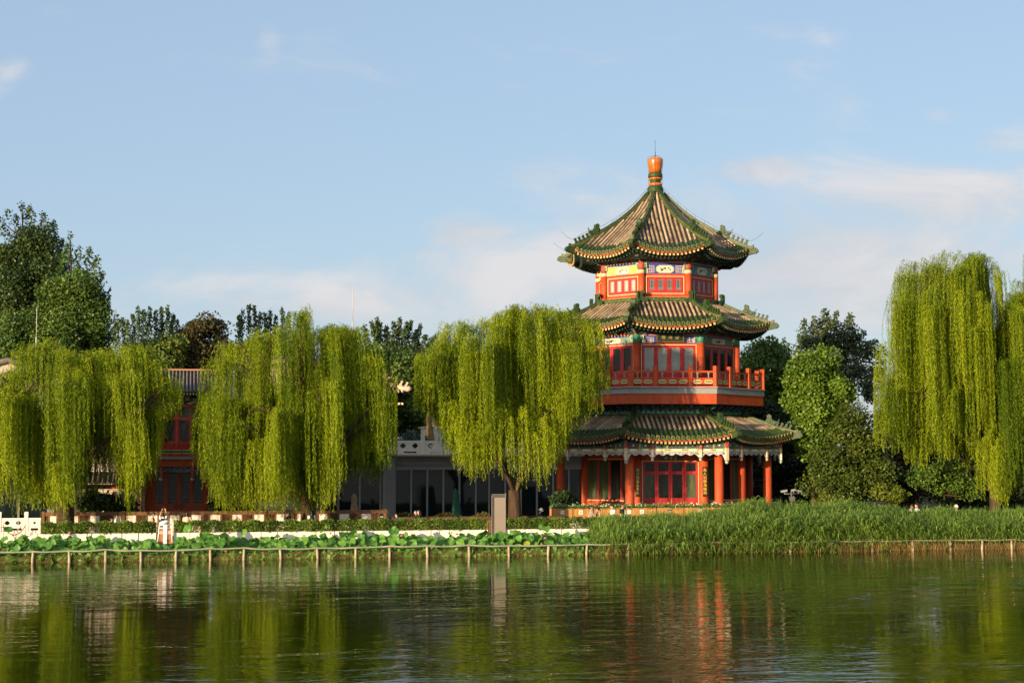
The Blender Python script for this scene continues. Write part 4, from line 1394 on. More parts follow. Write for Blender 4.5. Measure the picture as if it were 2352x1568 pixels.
for x0, x1, lab in ((893, 1128, 'low dark slatted fence between the tablet fence and the taupe pillar'), (1200, 1268, 'short dark slatted fence beside the willow trunk and flower boxes')):
    lf = thing('slat_fence', lab, 'fence', (als(x0), sl, GZ))
    zt2 = zat(1186, dep(als(1000), sl)); zt3 = zat(1193.5, dep(als(1000), sl))
    mb = MB(); mb.box(als(x0), als(x1), sl - 0.05, sl + 0.05, zt3, zt2); mb.build('top_rail', FWD, lf)
    mb = MB(); x = als(x0) + 0.03
    while x < als(x1):
        mb.box(x, x + 0.035, sl - 0.02, sl + 0.02, GZ, zt3); x += 0.085
    mb.mi = 1; mb.box(als(x0), als(x1), sl + 0.03, sl + 0.04, GZ, zt3)
    mb.build('slat_panel', [mat('tan_slat', (0.24, 0.14, 0.07), 0.6), FWD], lf)

# =============================================================== wooden flower boxes before the pavilion
SLATO = mat('honey_slats', (0.34, 0.155, 0.045), 0.6, 0.3, 0.0, 2, 0, 10, col2=(0.52, 0.27, 0.09), stretch=(6, 1, 0.3))
FLOW = leafmat('flower_leaf', (0.05, 0.14, 0.03), (0.16, 0.28, 0.07), 0.3)
PETAL = mat('white_petal', (0.75, 0.74, 0.60), 0.6)
sx_ = 9.3
ax_ = lambda x: aat(x, sx_)
zx = lambda y, x=1450: zat(y, dep(ax_(x), sx_))
wb = [1267, 1316, 1364, 1405, 1448, 1508, 1571, 1631, 1676, 1722]
kw = ['with a cream sign, leftmost', 'with a green ring on its pale sign', 'behind the man in grey', 'behind the man in white', 'with a green mark on its white sign', 'with a dark sign of white marks', 'with a plain white sign', 'half hidden by reed tips', 'with a blue grey sign among reeds']
base = thing('kerb_wall', 'low pale stone wall under the wooden flower boxes', 'wall', (ax_(1268), sx_, GZ))
mb = MB(); mb.box(ax_(1262), ax_(1745), sx_ - 0.15, sx_ + 0.75, GZ, zx(1187.8)); mb.build('coping', MARB, base)
signs = {0: ((0.62, 0.58, 0.38), None), 1: ((0.6, 0.62, 0.45), (0.05, 0.2, 0.1)), 4: ((0.62, 0.66, 0.6), (0.05, 0.25, 0.2)), 5: ((0.02, 0.018, 0.025), (0.5, 0.5, 0.5)), 6: ((0.68, 0.66, 0.6), None), 8: ((0.12, 0.17, 0.2), (0.5, 0.5, 0.5)), 3: ((0.66, 0.64, 0.56), None)}
for k in range(len(wb) - 1):
    x0, x1 = ax_(wb[k]) + 0.03, ax_(wb[k + 1]) - 0.03
    zb0_, zb1_ = zx(1187.0), zx(1167.5)
    t = thing('flower_box', 'slatted wooden flower box before the pavilion, ' + kw[k], 'planter', (x0, sx_, zb0_), 'wooden flower boxes before the pavilion')
    mb = MB()
    x = x0
    while x < x1 - 0.03:
        mb.box(x, min(x + 0.062, x1), sx_ - 0.012, sx_ + 0.012, zb0_ + 0.05, zb1_); x += 0.072
    mb.mi = 1; mb.box(x0 + 0.012, x1 - 0.012, sx_ + 0.012, sx_ + 0.55, zb0_ + 0.04, zb1_ - 0.03)
    mb.mi = 0; mb.box(x0, x1, sx_ - 0.02, sx_ + 0.57, zb1_, zb1_ + 0.025)
    mb.box(x0 - 0.01, x0 + 0.011, sx_ - 0.022, sx_ + 0.56, zb0_ + 0.02, zb1_)
    for e in (0.05, 0.5, 0.9): mb.box(x0 + (x1 - x0) * e, x0 + (x1 - x0) * e + 0.08, sx_, sx_ + 0.1, zb0_, zb0_ + 0.05)
    mb.build('box', [SLATO, FWD], t)
    if k in signs:
        c, mk = signs[k]
        fr = {0: 0.50, 1: 0.36, 4: 0.43, 5: 0.47, 6: 0.6, 8: 0.4, 3: 0.95}[k]
        xm = x0 + (x1 - x0) * fr; zm = zb1_ - 0.17; hw_ = 0.105
        mb = MB(); mb.box(xm - hw_, xm + hw_, sx_ - 0.035, sx_ - 0.02, zm - 0.11, zm + 0.11)
        mb.mi = 1
        if mk:
            if k in (1, 4):
                mb.prism([(0.05 * math.cos(a * 0.6283), 0.05 * math.sin(a * 0.6283)) for a in range(10)], lambda p, q, d: (xm + p, sx_ - 0.035 - d, zm + q), 0.0, 0.004)
                mb.mi = 0; mb.prism([(0.028 * math.cos(a * 0.6283), 0.022 * math.sin(a * 0.6283)) for a in range(10)], lambda p, q, d: (xm + p, sx_ - 0.035 - d, zm + q), 0.004, 0.007)
            else:
                for r_ in range(2):
                    for q_ in range(4): mb.box(xm - 0.08 + 0.043 * q_, xm - 0.05 + 0.043 * q_, sx_ - 0.04, sx_ - 0.035, zm + 0.02 - 0.07 * r_, zm + 0.055 - 0.07 * r_)
        else:
            mb.mi = 1
            for q_ in range(5): mb.box(xm - 0.08 + 0.034 * q_, xm - 0.06 + 0.034 * q_, sx_ - 0.037, sx_ - 0.035, zm - 0.085, zm - 0.07)
        mb.build('sign', [mat('sign_%d' % k, c, 0.5), mat('sign_mark_%d' % k, mk or (0.4, 0.32, 0.2), 0.5)], t)
    n = int((x1 - x0) * 620)
    P_ = np.stack([rng.uniform(0, x1 - x0, n), rng.uniform(-0.06, 0.6, n), (zb1_ - zb0_) + np.abs(rng.normal(0.06, 0.08, n))], 1)
    P_[:, 2] += 0.03 * np.sin(P_[:, 0] * 6 + k)
    ax = unit(rng.normal(size=(n, 3)) + np.array([0, -0.3, 0.9]))
    me = np_mesh('flowers', np.concatenate([blades(P_, ax, rng.uniform(0.07, 0.13, n), rng.uniform(0.03, 0.05, n))]), 4, [FLOW, PETAL], rng.random(n))
    mi = (rng.random(n) < 0.16) & (P_[:, 2] > (zb1_ - zb0_) + 0.09)
    me.polygons.foreach_set('material_index', mi.astype(np.int32))
    link_mesh('flowers', me, t)
# =============================================================== two-storey red hall on the left
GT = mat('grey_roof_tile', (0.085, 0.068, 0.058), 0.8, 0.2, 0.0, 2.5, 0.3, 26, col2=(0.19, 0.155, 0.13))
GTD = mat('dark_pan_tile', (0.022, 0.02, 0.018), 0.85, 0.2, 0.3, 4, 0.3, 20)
GTL = mat('grey_tile_painted_sunlit', (0.36, 0.25, 0.18), 0.75, 0.2, 0.0, 2.5, 0.3, 26, col2=(0.50, 0.37, 0.27))  # grey tile with warm sunlight put into the base colour
PLAST = mat('cream_plaster', (0.62, 0.52, 0.40), 0.8, 0.2, 0.08, 1.2)
CONC = mat('grey_concrete', (0.17, 0.16, 0.15), 0.8, 0.3, 0.12, 1.0, 0.1, 14)
CONCD = mat('dark_grey_cladding', (0.095, 0.095, 0.095), 0.6, 0.3, 0.12, 1.5)
MULL = mat('grey_mullion', (0.19, 0.185, 0.175), 0.5, 0.4)
GLASSB = mat('blue_black_glass', (0.006, 0.010, 0.011), 0.05, 0.22)


def gable_roof(mb, x0, x1, ye, yr, yb, ze, zr_, sp, r=0.06, ends=True, mats=(0, 1)):
    """pitched roof with rows of half round tiles, eave at y=ye, ridge at yr, rear eave yb; sags like the old roofs"""
    def prof(u): return ye + (yr - ye) * u, ze + (zr_ - ze) * (0.72 * u + 0.28 * u * u)
    n = 8
    mb.mi = mats[1]
    vs = []
    for k in range(n + 1):
        y, z = prof(k / n); vs += [(x0, y, z), (x1, y, z)]
    vs += [(x0, yb, ze), (x1, yb, ze)]
    mb.add(vs, [(k * 2, k * 2 + 1, k * 2 + 3, k * 2 + 2) for k in range(n + 1)])
    vs = []
    mb.mi = mats[0]
    x = x0 + sp / 2
    while x < x1:
        pts = []
        m = 24
        for k in range(m + 1):
            y, z = prof(k / m); pts.append((x, y, z + 0.01))
        mb.tube(pts, [r * (1.08 if k % 3 == 0 else 0.97) for k in range(m + 1)], 7)
        mb.prism([(r * 1.25 * math.cos(t * 0.785), r * 1.25 * math.sin(t * 0.785)) for t in range(8)], lambda p, q, d: (x + p, ye - d, ze + q), 0.0, 0.03)
        mb.prism([(-r * 1.2, 0), (0, -r * 1.5), (r * 1.2, 0)], lambda p, q, d: (x + sp / 2 + p, ye - d, ze - 0.01 + q), -0.01, 0.015)
        x += sp
    return prof


sh = 13.0
ah = lambda x, s=sh: aat(x, s)
zh = lambda y, x=405, s=sh: zat(y, dep(ah(x, s), s))
hall = thing('red_hall', 'two storey red hall with grey tiled roof and lattice doors, half behind willows', 'building', (ah(405), sh, GZ))
xl, xr = ah(330), ah(481)
z_r, z_e = zh(850, s=sh + 2.6), zh(897, s=sh - 1.2)
mb = MB()
gable_roof(mb, ah(303), ah(508), sh - 1.25, sh + 2.6, sh + 6.5, z_e, z_r, 0.183, 0.05)
roof = mb.build('roof', [GT, GTD], hall)
mb = MB()
mb.box(ah(300), ah(510), sh + 2.45, sh + 2.75, z_r - 0.02, z_r + 0.07); mb.build('ridge', mat('ridge_clay', (0.30, 0.15, 0.08), 0.7), roof)
mb = MB()
xx = ah(508)
mb.prism([(-0.05, -0.2), (0.28, -0.2), (0.30, 0.25), (0.18, 0.45), (-0.05, 0.42)], lambda p, q, d: (xx + p, sh + 2.6 + d, z_r + q), -0.14, 0.14)
mb.tube([(xx + 0.1, sh + 2.6 - 0.3 * k, z_r + 0.06 + (z_e - z_r) * (0.5 * k / 6.5)) for k in range(7)], 0.09, 8)
mb.build('ridge_end', mat('ridge_end_clay', (0.32, 0.19, 0.12), 0.7, 0.2, 0.2, 5), roof)
# eave rafters
mb = MB(); x = ah(303)
while x < ah(508):
    mb.mi = 0; mb.box(x, x + 0.07, sh - 1.15, sh - 1.10, z_e - 0.20, z_e - 0.10); mb.mi = 1; mb.box(x, x + 0.065, sh - 1.10, sh + 0.1, z_e - 0.195, z_e - 0.11); x += 0.155
mb.mi = 1; mb.box(ah(303), ah(508), sh - 1.16, sh + 0.1, z_e - 0.09, z_e - 0.05)
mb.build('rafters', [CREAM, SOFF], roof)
mb = MB(); mb.box(xl, xr, sh + 0.15, sh + 5.5, GZ, z_e - 0.05); mb.build('wall', MATS['inner_wall_red'], hall)
# upper frieze, plaque
zu1, zu0 = zh(912), zh(928)
mb = MB()
mb.mi = 0; mb.box(xl, xr, sh - 0.02, sh + 0.15, zu0, zu1 + 0.35)
mb.mi = 1; mb.box(ah(441), ah(452), sh - 0.05, sh - 0.02, zu0 + 0.06, zu1); mb.box(ah(358), ah(369), sh - 0.05, sh - 0.02, zu0 + 0.06, zu1)
mb.mi = 2
mb.prism([(ah(424), zu0 + 0.03), (ah(446), zu0 + 0.03), (ah(447), zu0 + 0.30), (ah(443), zu0 + 0.30), (ah(436), zu0 + 0.10), (ah(424), zu0 + 0.08)], lambda p, q, d: (p, sh - 0.06 - d, q), 0, 0.012)
mb.prism([(ah(386), zu0 + 0.03), (ah(364), zu0 + 0.03), (ah(363), zu0 + 0.30), (ah(367), zu0 + 0.30), (ah(374), zu0 + 0.10), (ah(386), zu0 + 0.08)], lambda p, q, d: (p, sh - 0.06 - d, q), 0, 0.012)
mb.mi = 3; mb.box(ah(453), ah(467), sh - 0.05, sh - 0.02, zu0 + 0.03, zu1); mb.box(ah(343), ah(357), sh - 0.05, sh - 0.02, zu0 + 0.03, zu1)
mb.mi = 4; mb.box(ah(467), ah(472), sh - 0.07, sh - 0.02, zu0 + 0.03, zu1)
mb.build('frieze', [TEALD, BLUE, PAPER, mat('fish_scale_paint', (0.40, 0.22, 0.12), 0.6, 0.3, 0.6, 26), TEAL], hall)
mb = MB(); mb.box(ah(385), ah(437), sh - 0.22, sh - 0.16, zu0 + 0.12, zh(909)); pq = mb.build('signboard', WOODD, hall)
link_mesh('lettering', text_mesh('閣 雲 湖', 0.26, 0.006, GOLDL), pq, loc=(ah(411) - ah(405), -0.232, (zu0 + 0.12 + zh(909)) / 2 - GZ), rot=(R(90), 0, 0))
# upper windows: red frames, transoms above doors
zc0, zc1 = zh(1018), zh(929.5)
cols = [337, 371, 404, 437, 470]
mb = MB()
mb.box(xl, xr, sh - 0.05, sh + 0.1, zh(935), zc1 + 0.02)
mb.box(xl, xr, sh - 0.05, sh + 0.1, zh(965), zh(957.5))
for x in cols: mb.box(ah(x) - 0.06, ah(x) + 0.06, sh - 0.07, sh + 0.1, zc0 - 0.3, zh(935))
mb.build('window_frame', [mat('rose_red_paint', (0.46, 0.06, 0.04), 0.5, 0.4, 0.1, 3)], hall)
for k in range(4):
    x0, x1 = ah(cols[k]) + 0.06, ah(cols[k + 1]) - 0.06
    mb = MB(); mb.box(x0, x1, sh + 0.02, sh + 0.05, zh(957.5), zh(935)); mb.build('transom_pane', GLASSD, hall)
    mb = MB(); mb.mi = 0; mb.box(x0, x0 + 0.07, sh - 0.02, sh + 0.06, zc0 - 0.3, zh(965)); mb.box(x1 - 0.07, x1, sh - 0.02, sh + 0.06, zc0 - 0.3, zh(965))
    mb.box(x0 + 0.07, x1 - 0.07, sh - 0.02, sh + 0.06, zc0 - 0.3, zc0)
    d = mb.build('door', CRIM, hall)
    mb = MB(); mb.box(x0 + 0.07, x1 - 0.07, sh + 0.02, sh + 0.05, zc0, zh(965)); mb.build('pane', GLASS, d)
    xm = (x0 + x1) / 2
    mb = MB()
    for e in (-1, 0, 1): mb.tube([(xm, sh + 0.0, zh(1016)), (xm, sh, zh(985)), (xm + e * 0.08, sh, zh(978)), (xm + e * 0.17, sh, zh(970))], 0.02, 5)
    mb.build('lattice', mat('lattice_olive', (0.13, 0.14, 0.10), 0.6), d)
for x in (333, 476.5):
    mb = MB(); mb.cyl(ah(x), sh - 0.12, GZ, zu0 + 0.3, 0.13); mb.build('column', RED, hall)
    mb = MB(); mb.box(ah(x) - 0.06, ah(x) + 0.06, sh - 0.27, sh - 0.24, zh(1000), zh(935)); mb.build('painted_sun_strip', YELL, hall)  # yellow strip stands in for low sunlight on the column
# balcony
zk = lambda y: zh(y, s=sh - 0.8)
yb_ = sh - 0.95
xa_, xb_ = ah(305, sh - .9), ah(505, sh - .9)
mb = MB()
mb.mi = 0; mb.box(xa_, xb_, yb_, sh + 0.1, zk(1071), zk(1054))
mb.mi = 1; mb.box(xa_ - 0.05, xb_ + 0.05, yb_ - 0.06, sh + 0.1, zk(1054), zk(1048.5))
mb.build('balcony', [RED, GREYB], hall)
mb = MB()
mb.mi = 0
mb.box(xa_, xb_, yb_ + 0.02, yb_ + 0.10, zk(1018), zk(1014.5)); mb.box(xa_, xb_, yb_ + 0.02, yb_ + 0.10, zk(1031), zk(1027.5)); mb.box(xa_, xb_, yb_ + 0.04, yb_ + 0.08, zk(1048.5), zk(1031))
x = 310
while x < 505:
    xm = ah(x, sh - .9); zc = zk(1037); f = lambda p, q, d: (xm + p, yb_ + 0.04 - d, zc + q)
    mb.mi = 1; mb.prism([(-0.30, 0), (-0.23, -0.09), (0.23, -0.09), (0.30, 0), (0.23, 0.09), (-0.23, 0.09)], f, 0, 0.012)
    mb.mi = 2; mb.prism([(-0.26, 0), (-0.21, -0.06), (0.21, -0.06), (0.26, 0), (0.21, 0.06), (-0.21, 0.06)], f, 0.012, 0.016)
    mb.mi = 0; mb.box(ah(x + 11, sh - .9) - 0.04, ah(x + 11, sh - .9) + 0.04, yb_ + 0.0, yb_ + 0.12, zk(1048.5), zk(1012))
    x += 23.5
mb.build('railing', [RED, CREAM, mat('plate_dark_green', (0.02, 0.09, 0.03), 0.5)], hall)
# carved apron with hanging posts below the balcony
mb = MB(); mb.mi = 0; mb.box(xl, xr, yb_ + 0.1, yb_ + 0.14, zk(1085), zk(1071))
rs = random.Random(9); mb.mi = 1
for _ in range(160):
    xx = rs.uniform(xl, xr); q = rs.uniform(zk(1084), zk(1072)); r = rs.uniform(0.02, 0.05)
    mb.prism([(xx + r * math.cos(t * 1.2566 + xx), q + r * math.sin(t * 1.2566 + xx)) for t in range(5)], lambda p, q2, d: (p, yb_ + 0.1 - d, q2), 0.0, 0.01)
mb.build('carved_apron', [mat('apron_grey', (0.06, 0.07, 0.075), 0.6), mat('apron_pale', (0.22, 0.24, 0.24), 0.6)], hall)
for x in (369, 441):
    mb = MB(); xm = ah(x, sh - .9)
    mb.mi = 0; mb.box(xm - 0.07, xm + 0.07, yb_ + 0.03, yb_ + 0.17, zk(1097), zk(1072))
    mb.mi = 1; mb.M = Matrix.Translation((xm, yb_ + 0.1, 0)); mb.lathe([(0.06, zk(1097)), (0.10, zk(1099)), (0.09, zk(1102)), (0.03, zk(1104))], 10)
    mb.build('hanging_post', [MATS['worn_red_paint'], MATS['bud_paint']], hall)
# ground floor doors
cols = [352, 381, 411, 440, 470]
DOORO = mat('orange_door', (0.26, 0.045, 0.014), 0.5, 0.4, 0.1, 2)
for k in range(4):
    x0, x1 = ah(cols[k]) + 0.05, ah(cols[k + 1]) - 0.05
    zt_, zm1, zb_2 = zh(1087), zh(1155), zh(1185)
    mb = MB(); mb.box(x0, x1, sh + 0.0, sh + 0.08, GZ + 0.2, zm1); mb.box(x0 + 0.06, x1 - 0.06, sh - 0.015, sh, zh(1164), zm1 - 0.06); mb.box(x0 + 0.06, x1 - 0.06, sh - 0.015, sh, GZ + 0.3, zh(1167))
    mb.box(x0, x0 + 0.06, sh, sh + 0.08, zm1, zt_); mb.box(x1 - 0.06, x1, sh, sh + 0.08, zm1, zt_)
    d = mb.build('door', DOORO, hall)
    mb = MB(); mb.box(x0 + 0.06, x1 - 0.06, sh + 0.04, sh + 0.06, zm1, zt_); mb.build('pane', GLASS, d)
    mb = MB(); t = 0.012
    xq0, xq1 = x0 + 0.10, x1 - 0.10
    for xx in (xq0, xq1, xq0 + (xq1 - xq0) * 0.3, xq1 - (xq1 - xq0) * 0.3): mb.box(xx - t, xx + t, sh + 0.02, sh + 0.038, zm1 + 0.08, zt_ - 0.1)
    for zz in (zm1 + 0.1, zm1 + 0.32, zt_ - 0.12, zt_ - 0.34): mb.box(xq0, xq1, sh + 0.022, sh + 0.036, zz - t, zz + t)
    mb.build('lattice', mat('lattice_dull_green', (0.10, 0.13, 0.09), 0.6), d)
for x in cols:
    mb = MB(); mb.box(ah(x) - 0.05, ah(x) + 0.05, sh - 0.05, sh + 0.1, GZ + 0.15, zh(1085)); mb.build('door_post', RED, hall)
mb = MB()
for sg in (-1, 1):
    xm = ah(411) + sg * 0.13
    mb.tube([(xm + 0.09 * math.cos(t * 0.6283), sh - 0.06, zh(1162) + 0.13 * math.sin(t * 0.6283)) for t in range(11)], 0.018, 5)
mb.build('door_rings', WOODD, hall)
mb = MB(); mb.box(xl, ah(352) - 0.05, sh + 0.0, sh + 0.1, GZ, zh(1085)); mb.build('side_wall', RED, hall)
mb = MB(); mb.box(ah(470) + 0.05, xr, sh + 0.0, sh + 0.1, GZ, zh(1085)); mb.build('side_wall', RED, hall)
for x, txt in ((330, '湖\n色\n樹\n樓\n翠\n欲\n流'), (480.5, '花\n影\n雲\n會\n放\n不\n言')):
    mb = MB(); xm = ah(x)
    mb.box(xm - 0.11, xm + 0.11, sh - 0.34, sh - 0.30, zh(1173), zh(1107)); cb = mb.build('couplet_board', WOODD, hall)
    link_mesh('lettering', text_mesh(txt, 0.19, 0.005, mat('pale_gilt', (0.55, 0.42, 0.16), 0.5), 1.05), cb, loc=(xm - ah(405), -0.348, (zh(1173) + zh(1107)) / 2 - GZ), rot=(R(90), 0, 0))
mb = MB(); mb.box(xl - 0.4, xr + 0.4, sh - 0.9, sh + 0.1, GZ, GZ + 0.15); mb.build('step', PLINTH, hall)

# =============================================================== covered gallery with green posts, plaster wall behind
sg_ = 14.0
ag = lambda x: aat(x, sg_)
zg = lambda y: zat(y, dep(ag(230), sg_))
gal = thing('tiled_gallery', 'low covered gallery with grey tiled roof and green posts left of the red hall', 'gallery', (ag(235), sg_, GZ))
mb = MB(); gable_roof(mb, ag(150), ag(318), sg_ - 0.9, sg_ + 0.9, sg_ + 2.6, zg(1108), zg(1082), 0.25, 0.06)
r_ = mb.build('roof', [GT, GTD], gal)
mb = MB(); mb.box(ag(150), ag(318), sg_ + 0.8, sg_ + 1.05, zat(1083, dep(ag(230), sg_ + .9)), zat(1080.5, dep(ag(230), sg_ + .9))); mb.build('ridge', MARB, r_)
mb = MB(); mb.mi = 0; mb.box(ag(150), ag(318), sg_ - 0.1, sg_ + 0.05, zg(1122.5), zg(1112))
mb.mi = 1
for x in (178, 222, 307): mb.box(ag(x) - 0.45, ag(x) + 0.45, sg_ - 0.12, sg_ - 0.1, zg(1122), zg(1112.5))
mb.build('painted_beam', [mat('beam_red', (0.34, 0.06, 0.02), 0.6), TEALD], gal)
for x in (150, 222, 307):
    mb = MB(); mb.box(ag(x) - 0.075, ag(x) + 0.075, sg_ - 0.08, sg_ + 0.07, GZ, zg(1122)); mb.build('post', mat('post_green', (0.07, 0.15, 0.09), 0.5, 0.3), gal)
for x0, x1 in ((152, 219), (226, 303)):
    mb = MB(); t = 0.014
    for y in (1124.5, 1129, 1132, 1137): mb.box(ag(x0), ag(x1), sg_ - 0.02, sg_ + 0.02, zg(y) - t, zg(y) + t)
    nx = 7
    for k in range(nx + 1):
        x = ag(x0) + (ag(x1) - ag(x0)) * k / nx
        mb.box(x - t, x + t, sg_ - 0.018, sg_ + 0.018, zg(1137 if k % 2 else 1132), zg(1124.5 if k % 2 else 1129))
    mb.build('lattice_frieze', mat('lattice_sage', (0.30, 0.33, 0.24), 0.6), gal)
mb = MB(); mb.box(ag(120), ag(322), sg_ + 1.9, sg_ + 2.1, GZ, zg(1112)); mb.build('back_wall', PLAST, gal)
gw = thing('gable_wall_house', 'cream plastered house wall rising behind the tiled gallery', 'building', (aat(250, 17.5), 17.5, GZ))
a17 = lambda x: aat(x, 17.5); z17 = lambda y: zat(y, dep(a17(250), 17.5))
mb = MB(); mb.box(a17(198), a17(318), 17.5, 22, GZ, z17(1030)); mb.prism([(a17(198), z17(1030)), (a17(318), z17(1030)), (a17(258), z17(985))], lambda p, q, d: (p, d, q), 17.5, 22); mb.build('wall', mat('greyish_plaster', (0.46, 0.40, 0.33), 0.85, 0.2, 0.1, 1), gw)
mb = MB(); mb.tube([(a17(194), 17.45, z17(1030)), (a17(226), 17.45, z17(1000)), (a17(258), 17.45, z17(983)), (a17(290), 17.45, z17(1000)), (a17(322), 17.45, z17(1030))], 0.15, 8); mb.build('gable_coping', GT, gw)

# glass fronted house and old gabled roof at the far left
lg = thing('left_glass_house', 'grey framed glass fronted house behind the leftmost willow', 'building', (aat(40, 15), 15, GZ))
al = lambda x: aat(x, 15.0); zl = lambda y: zat(y, dep(al(40), 15.0))
mb = MB(); mb.box(al(-190), al(122), 15.0, 22, zl(1096), zl(1066)); mb.box(al(114), al(126), 14.8, 15.2, GZ, zl(1096)); mb.box(al(-190), al(122), 15.25, 22, GZ, zl(1096)); mb.build('wall', CONC, lg)
mb = MB(); mb.box(al(-190), al(114), 15.12, 15.2, GZ, zl(1096)); mb.build('glazing', GLASSB, lg)
for x in (-165, -97, -26, 43, 111):
    mb = MB(); mb.box(al(x) - 0.05, al(x) + 0.05, 14.98, 15.1, GZ, zl(1096)); mb.build('mullion', MULL, lg)
oh = thing('gabled_hall', 'old hall with a rounded grey tile gable at the left edge', 'building', (aat(-60, 21), 21, GZ))
a21 = lambda x: aat(x, 21.0); z21 = lambda y: zat(y, dep(a21(-20), 21.0))
prof = [(-110, 905), (-75, 875), (-45, 850), (-15, 836), (10, 829), (28, 834), (46, 850), (70, 872), (100, 900)]
mb = MB(); mb.box(a21(-105), a21(95), 21, 29, GZ, z21(900)); mb.prism([(a21(x), z21(y)) for x, y in prof], lambda p, q, d: (p, d, q), 21, 29); mb.build('wall', MATS['greyish_plaster'], oh)
mb = MB(); mb.tube([(a21(x), 20.9, z21(y) + 0.05) for x, y in prof], 0.16, 8)
for k in range(len(prof) - 1):
    (x0, y0), (x1, y1) = prof[k], prof[k + 1]
    mb.add([(a21(x0), 20.8, z21(y0) + 0.12), (a21(x1), 20.8, z21(y1) + 0.12), (a21(x1), 29.2, z21(y1) + 0.12), (a21(x0), 29.2, z21(y0) + 0.12)], [(0, 1, 2, 3)])
mb.build('roof', GT, oh)

# =============================================================== restaurant with glass front and roof terrace
sr = 15.0
ar = lambda x, s=sr: aat(x, s)
zr_ = lambda y, x=1000, s=sr: zat(y, dep(ar(x, s), s))
res = thing('glass_restaurant', 'long dark glass fronted restaurant with marble railed roof terrace', 'building', (ar(1000), sr, GZ))
mb = MB()
mb.mi = 0; mb.box(ar(690), ar(1335), sr + 0.3, sr + 9, GZ, zr_(1046))
mb.mi = 1; mb.box(ar(884), ar(1335), sr - 0.12, sr + 0.3, zr_(1068), zr_(1047.5))
mb.mi = 2; mb.box(ar(884), ar(1335), sr - 0.05, sr + 0.3, zr_(1078), zr_(1068))
mb.build('wall', [CONCD, CONC, MULL], res)
mb = MB(); mb.box(ar(885), ar(905), sr - 0.35, sr + 0.3, GZ, zr_(1047)); mb.mi = 1; mb.box(ar(878), ar(885), sr - 0.3, sr + 0.3, GZ, zr_(990)); mb.build('pier', [CONC, MULL], res)
mb = MB(); mb.box(ar(884), ar(1337), sr - 0.35, sr + 0.3, zr_(1047.5), zr_(1044.3)); mb.box(ar(882), ar(1338), sr - 0.5, sr + 9, zr_(1044.3), zr_(1040)); mb.build('cornice', MARB, res)
mb = MB(); mb.box(ar(905), ar(1330), sr + 0.05, sr + 0.12, GZ, zr_(1078)); mb.build('glazing', GLASSB, res)
for x in (907, 944, 981, 1018, 1055, 1092.5, 1123, 1160, 1196, 1233, 1270, 1306):
    mb = MB(); mb.box(ar(x) - 0.045, ar(x) + 0.045, sr - 0.06, sr + 0.05, GZ, zr_(1078)); mb.build('mullion', MULL, res)
# left wing, glass two rows high
mb = MB(); mb.box(ar(694), ar(878), sr + 0.12, sr + 0.2, GZ, zr_(1040)); mb.build('glazing', GLASSB, res)
for x in (694, 735, 777, 826, 874):
    mb = MB(); mb.box(ar(x) - 0.05, ar(x) + 0.05, sr - 0.02, sr + 0.12, GZ, zr_(1035)); mb.build('mullion', MULL, res)
mb = MB(); mb.box(ar(690), ar(878), sr - 0.025, sr + 0.12, zr_(1079), zr_(1076)); mb.box(ar(690), ar(878), sr - 0.025, sr + 0.12, zr_(1042), zr_(1035)); mb.build('transom_rail', MULL, res)
# terrace balustrade
zt0_, zt1_, ztp = zr_(1040), zr_(1011.5), zr_(997)
px_ = [905 + 64.2 * k for k in range(7)]
for x in px_:
    mb = MB(); marble_post(mb, ar(x), sr - 0.25, zt0_, ztp, 0.10); mb.build('balustrade_post', MARB, res)
for k in range(6):
    mb = MB(); x0, x1 = ar(px_[k]) + 0.1, ar(px_[k + 1]) - 0.1
    marble_panel(mb, x0, x1, sr - 0.31, zt0_ + 0.08, zt1_, 2); mb.box(x0, x0 + 0.25, sr - 0.3, sr - 0.2, zt0_, zt0_ + 0.08); mb.box(x1 - 0.25, x1, sr - 0.3, sr - 0.2, zt0_, zt0_ + 0.08)
    mb.build('balustrade_panel', MARB, res)
mb = MB(); mb.box(ar(990, 18), ar(1130, 18), 18, 22, zt0_, zr_(979.5, s=18)); mb.mi = 1; mb.box(ar(985, 18), ar(1130, 18), 17.9, 22, zr_(979.5, s=18), zr_(978, s=18)); mb.box(ar(895, 18.2), ar(989, 18.2), 18.2, 19, zt0_, zr_(1003, s=18))
mb.build('stair_housing', [mat('pale_grey_render', (0.42, 0.42, 0.42), 0.7, 0.3, 0.06, 2), MARB], res)

# low cream wall building between the hall and the restaurant
lw = thing('cream_garden_wall', 'cream plaster wall with dark base behind the second willow', 'wall', (aat(610, 14.5), 14.5, GZ))
a14 = lambda x: aat(x, 14.5); z14 = lambda y: zat(y, dep(a14(610), 14.5))
mb = MB(); mb.mi = 0; mb.box(a14(500), a14(692), 14.5, 14.9, z14(1170), z14(1098)); mb.mi = 1; mb.box(a14(500), a14(692), 14.45, 14.95, GZ, z14(1170)); mb.mi = 2; mb.box(a14(498), a14(694), 14.3, 15.1, z14(1098), z14(1092)); mb.build('wall', [PLAST, CONCD, GT], lw)
mb = MB()
mb.prism([(a14(582), z14(1136)), (a14(600), z14(1131)), (a14(626), z14(1133)), (a14(634), z14(1142)), (a14(622), z14(1149)), (a14(604), z14(1153)), (a14(588), z14(1147))], lambda p, q, d: (p, 14.49 - d, q), 0, 0.06); mb.build('leaf_shaped_opening', WOODD, lw)

# hip roofed hall behind the second willow: only its right corner clears the leaves
sk = 22.0
ak = lambda x, s=sk: aat(x, s)
zk2 = lambda y, x=850, s=sk: zat(y, dep(ak(x, s), s))
hk = thing('hip_roof_hall', 'hall with grey tiled hip roof painted sunlit tan and upturned corner behind the second willow', 'building', (ak(760), sk, GZ))
mb = MB()
xe1, ze_ = ak(936), zk2(916)
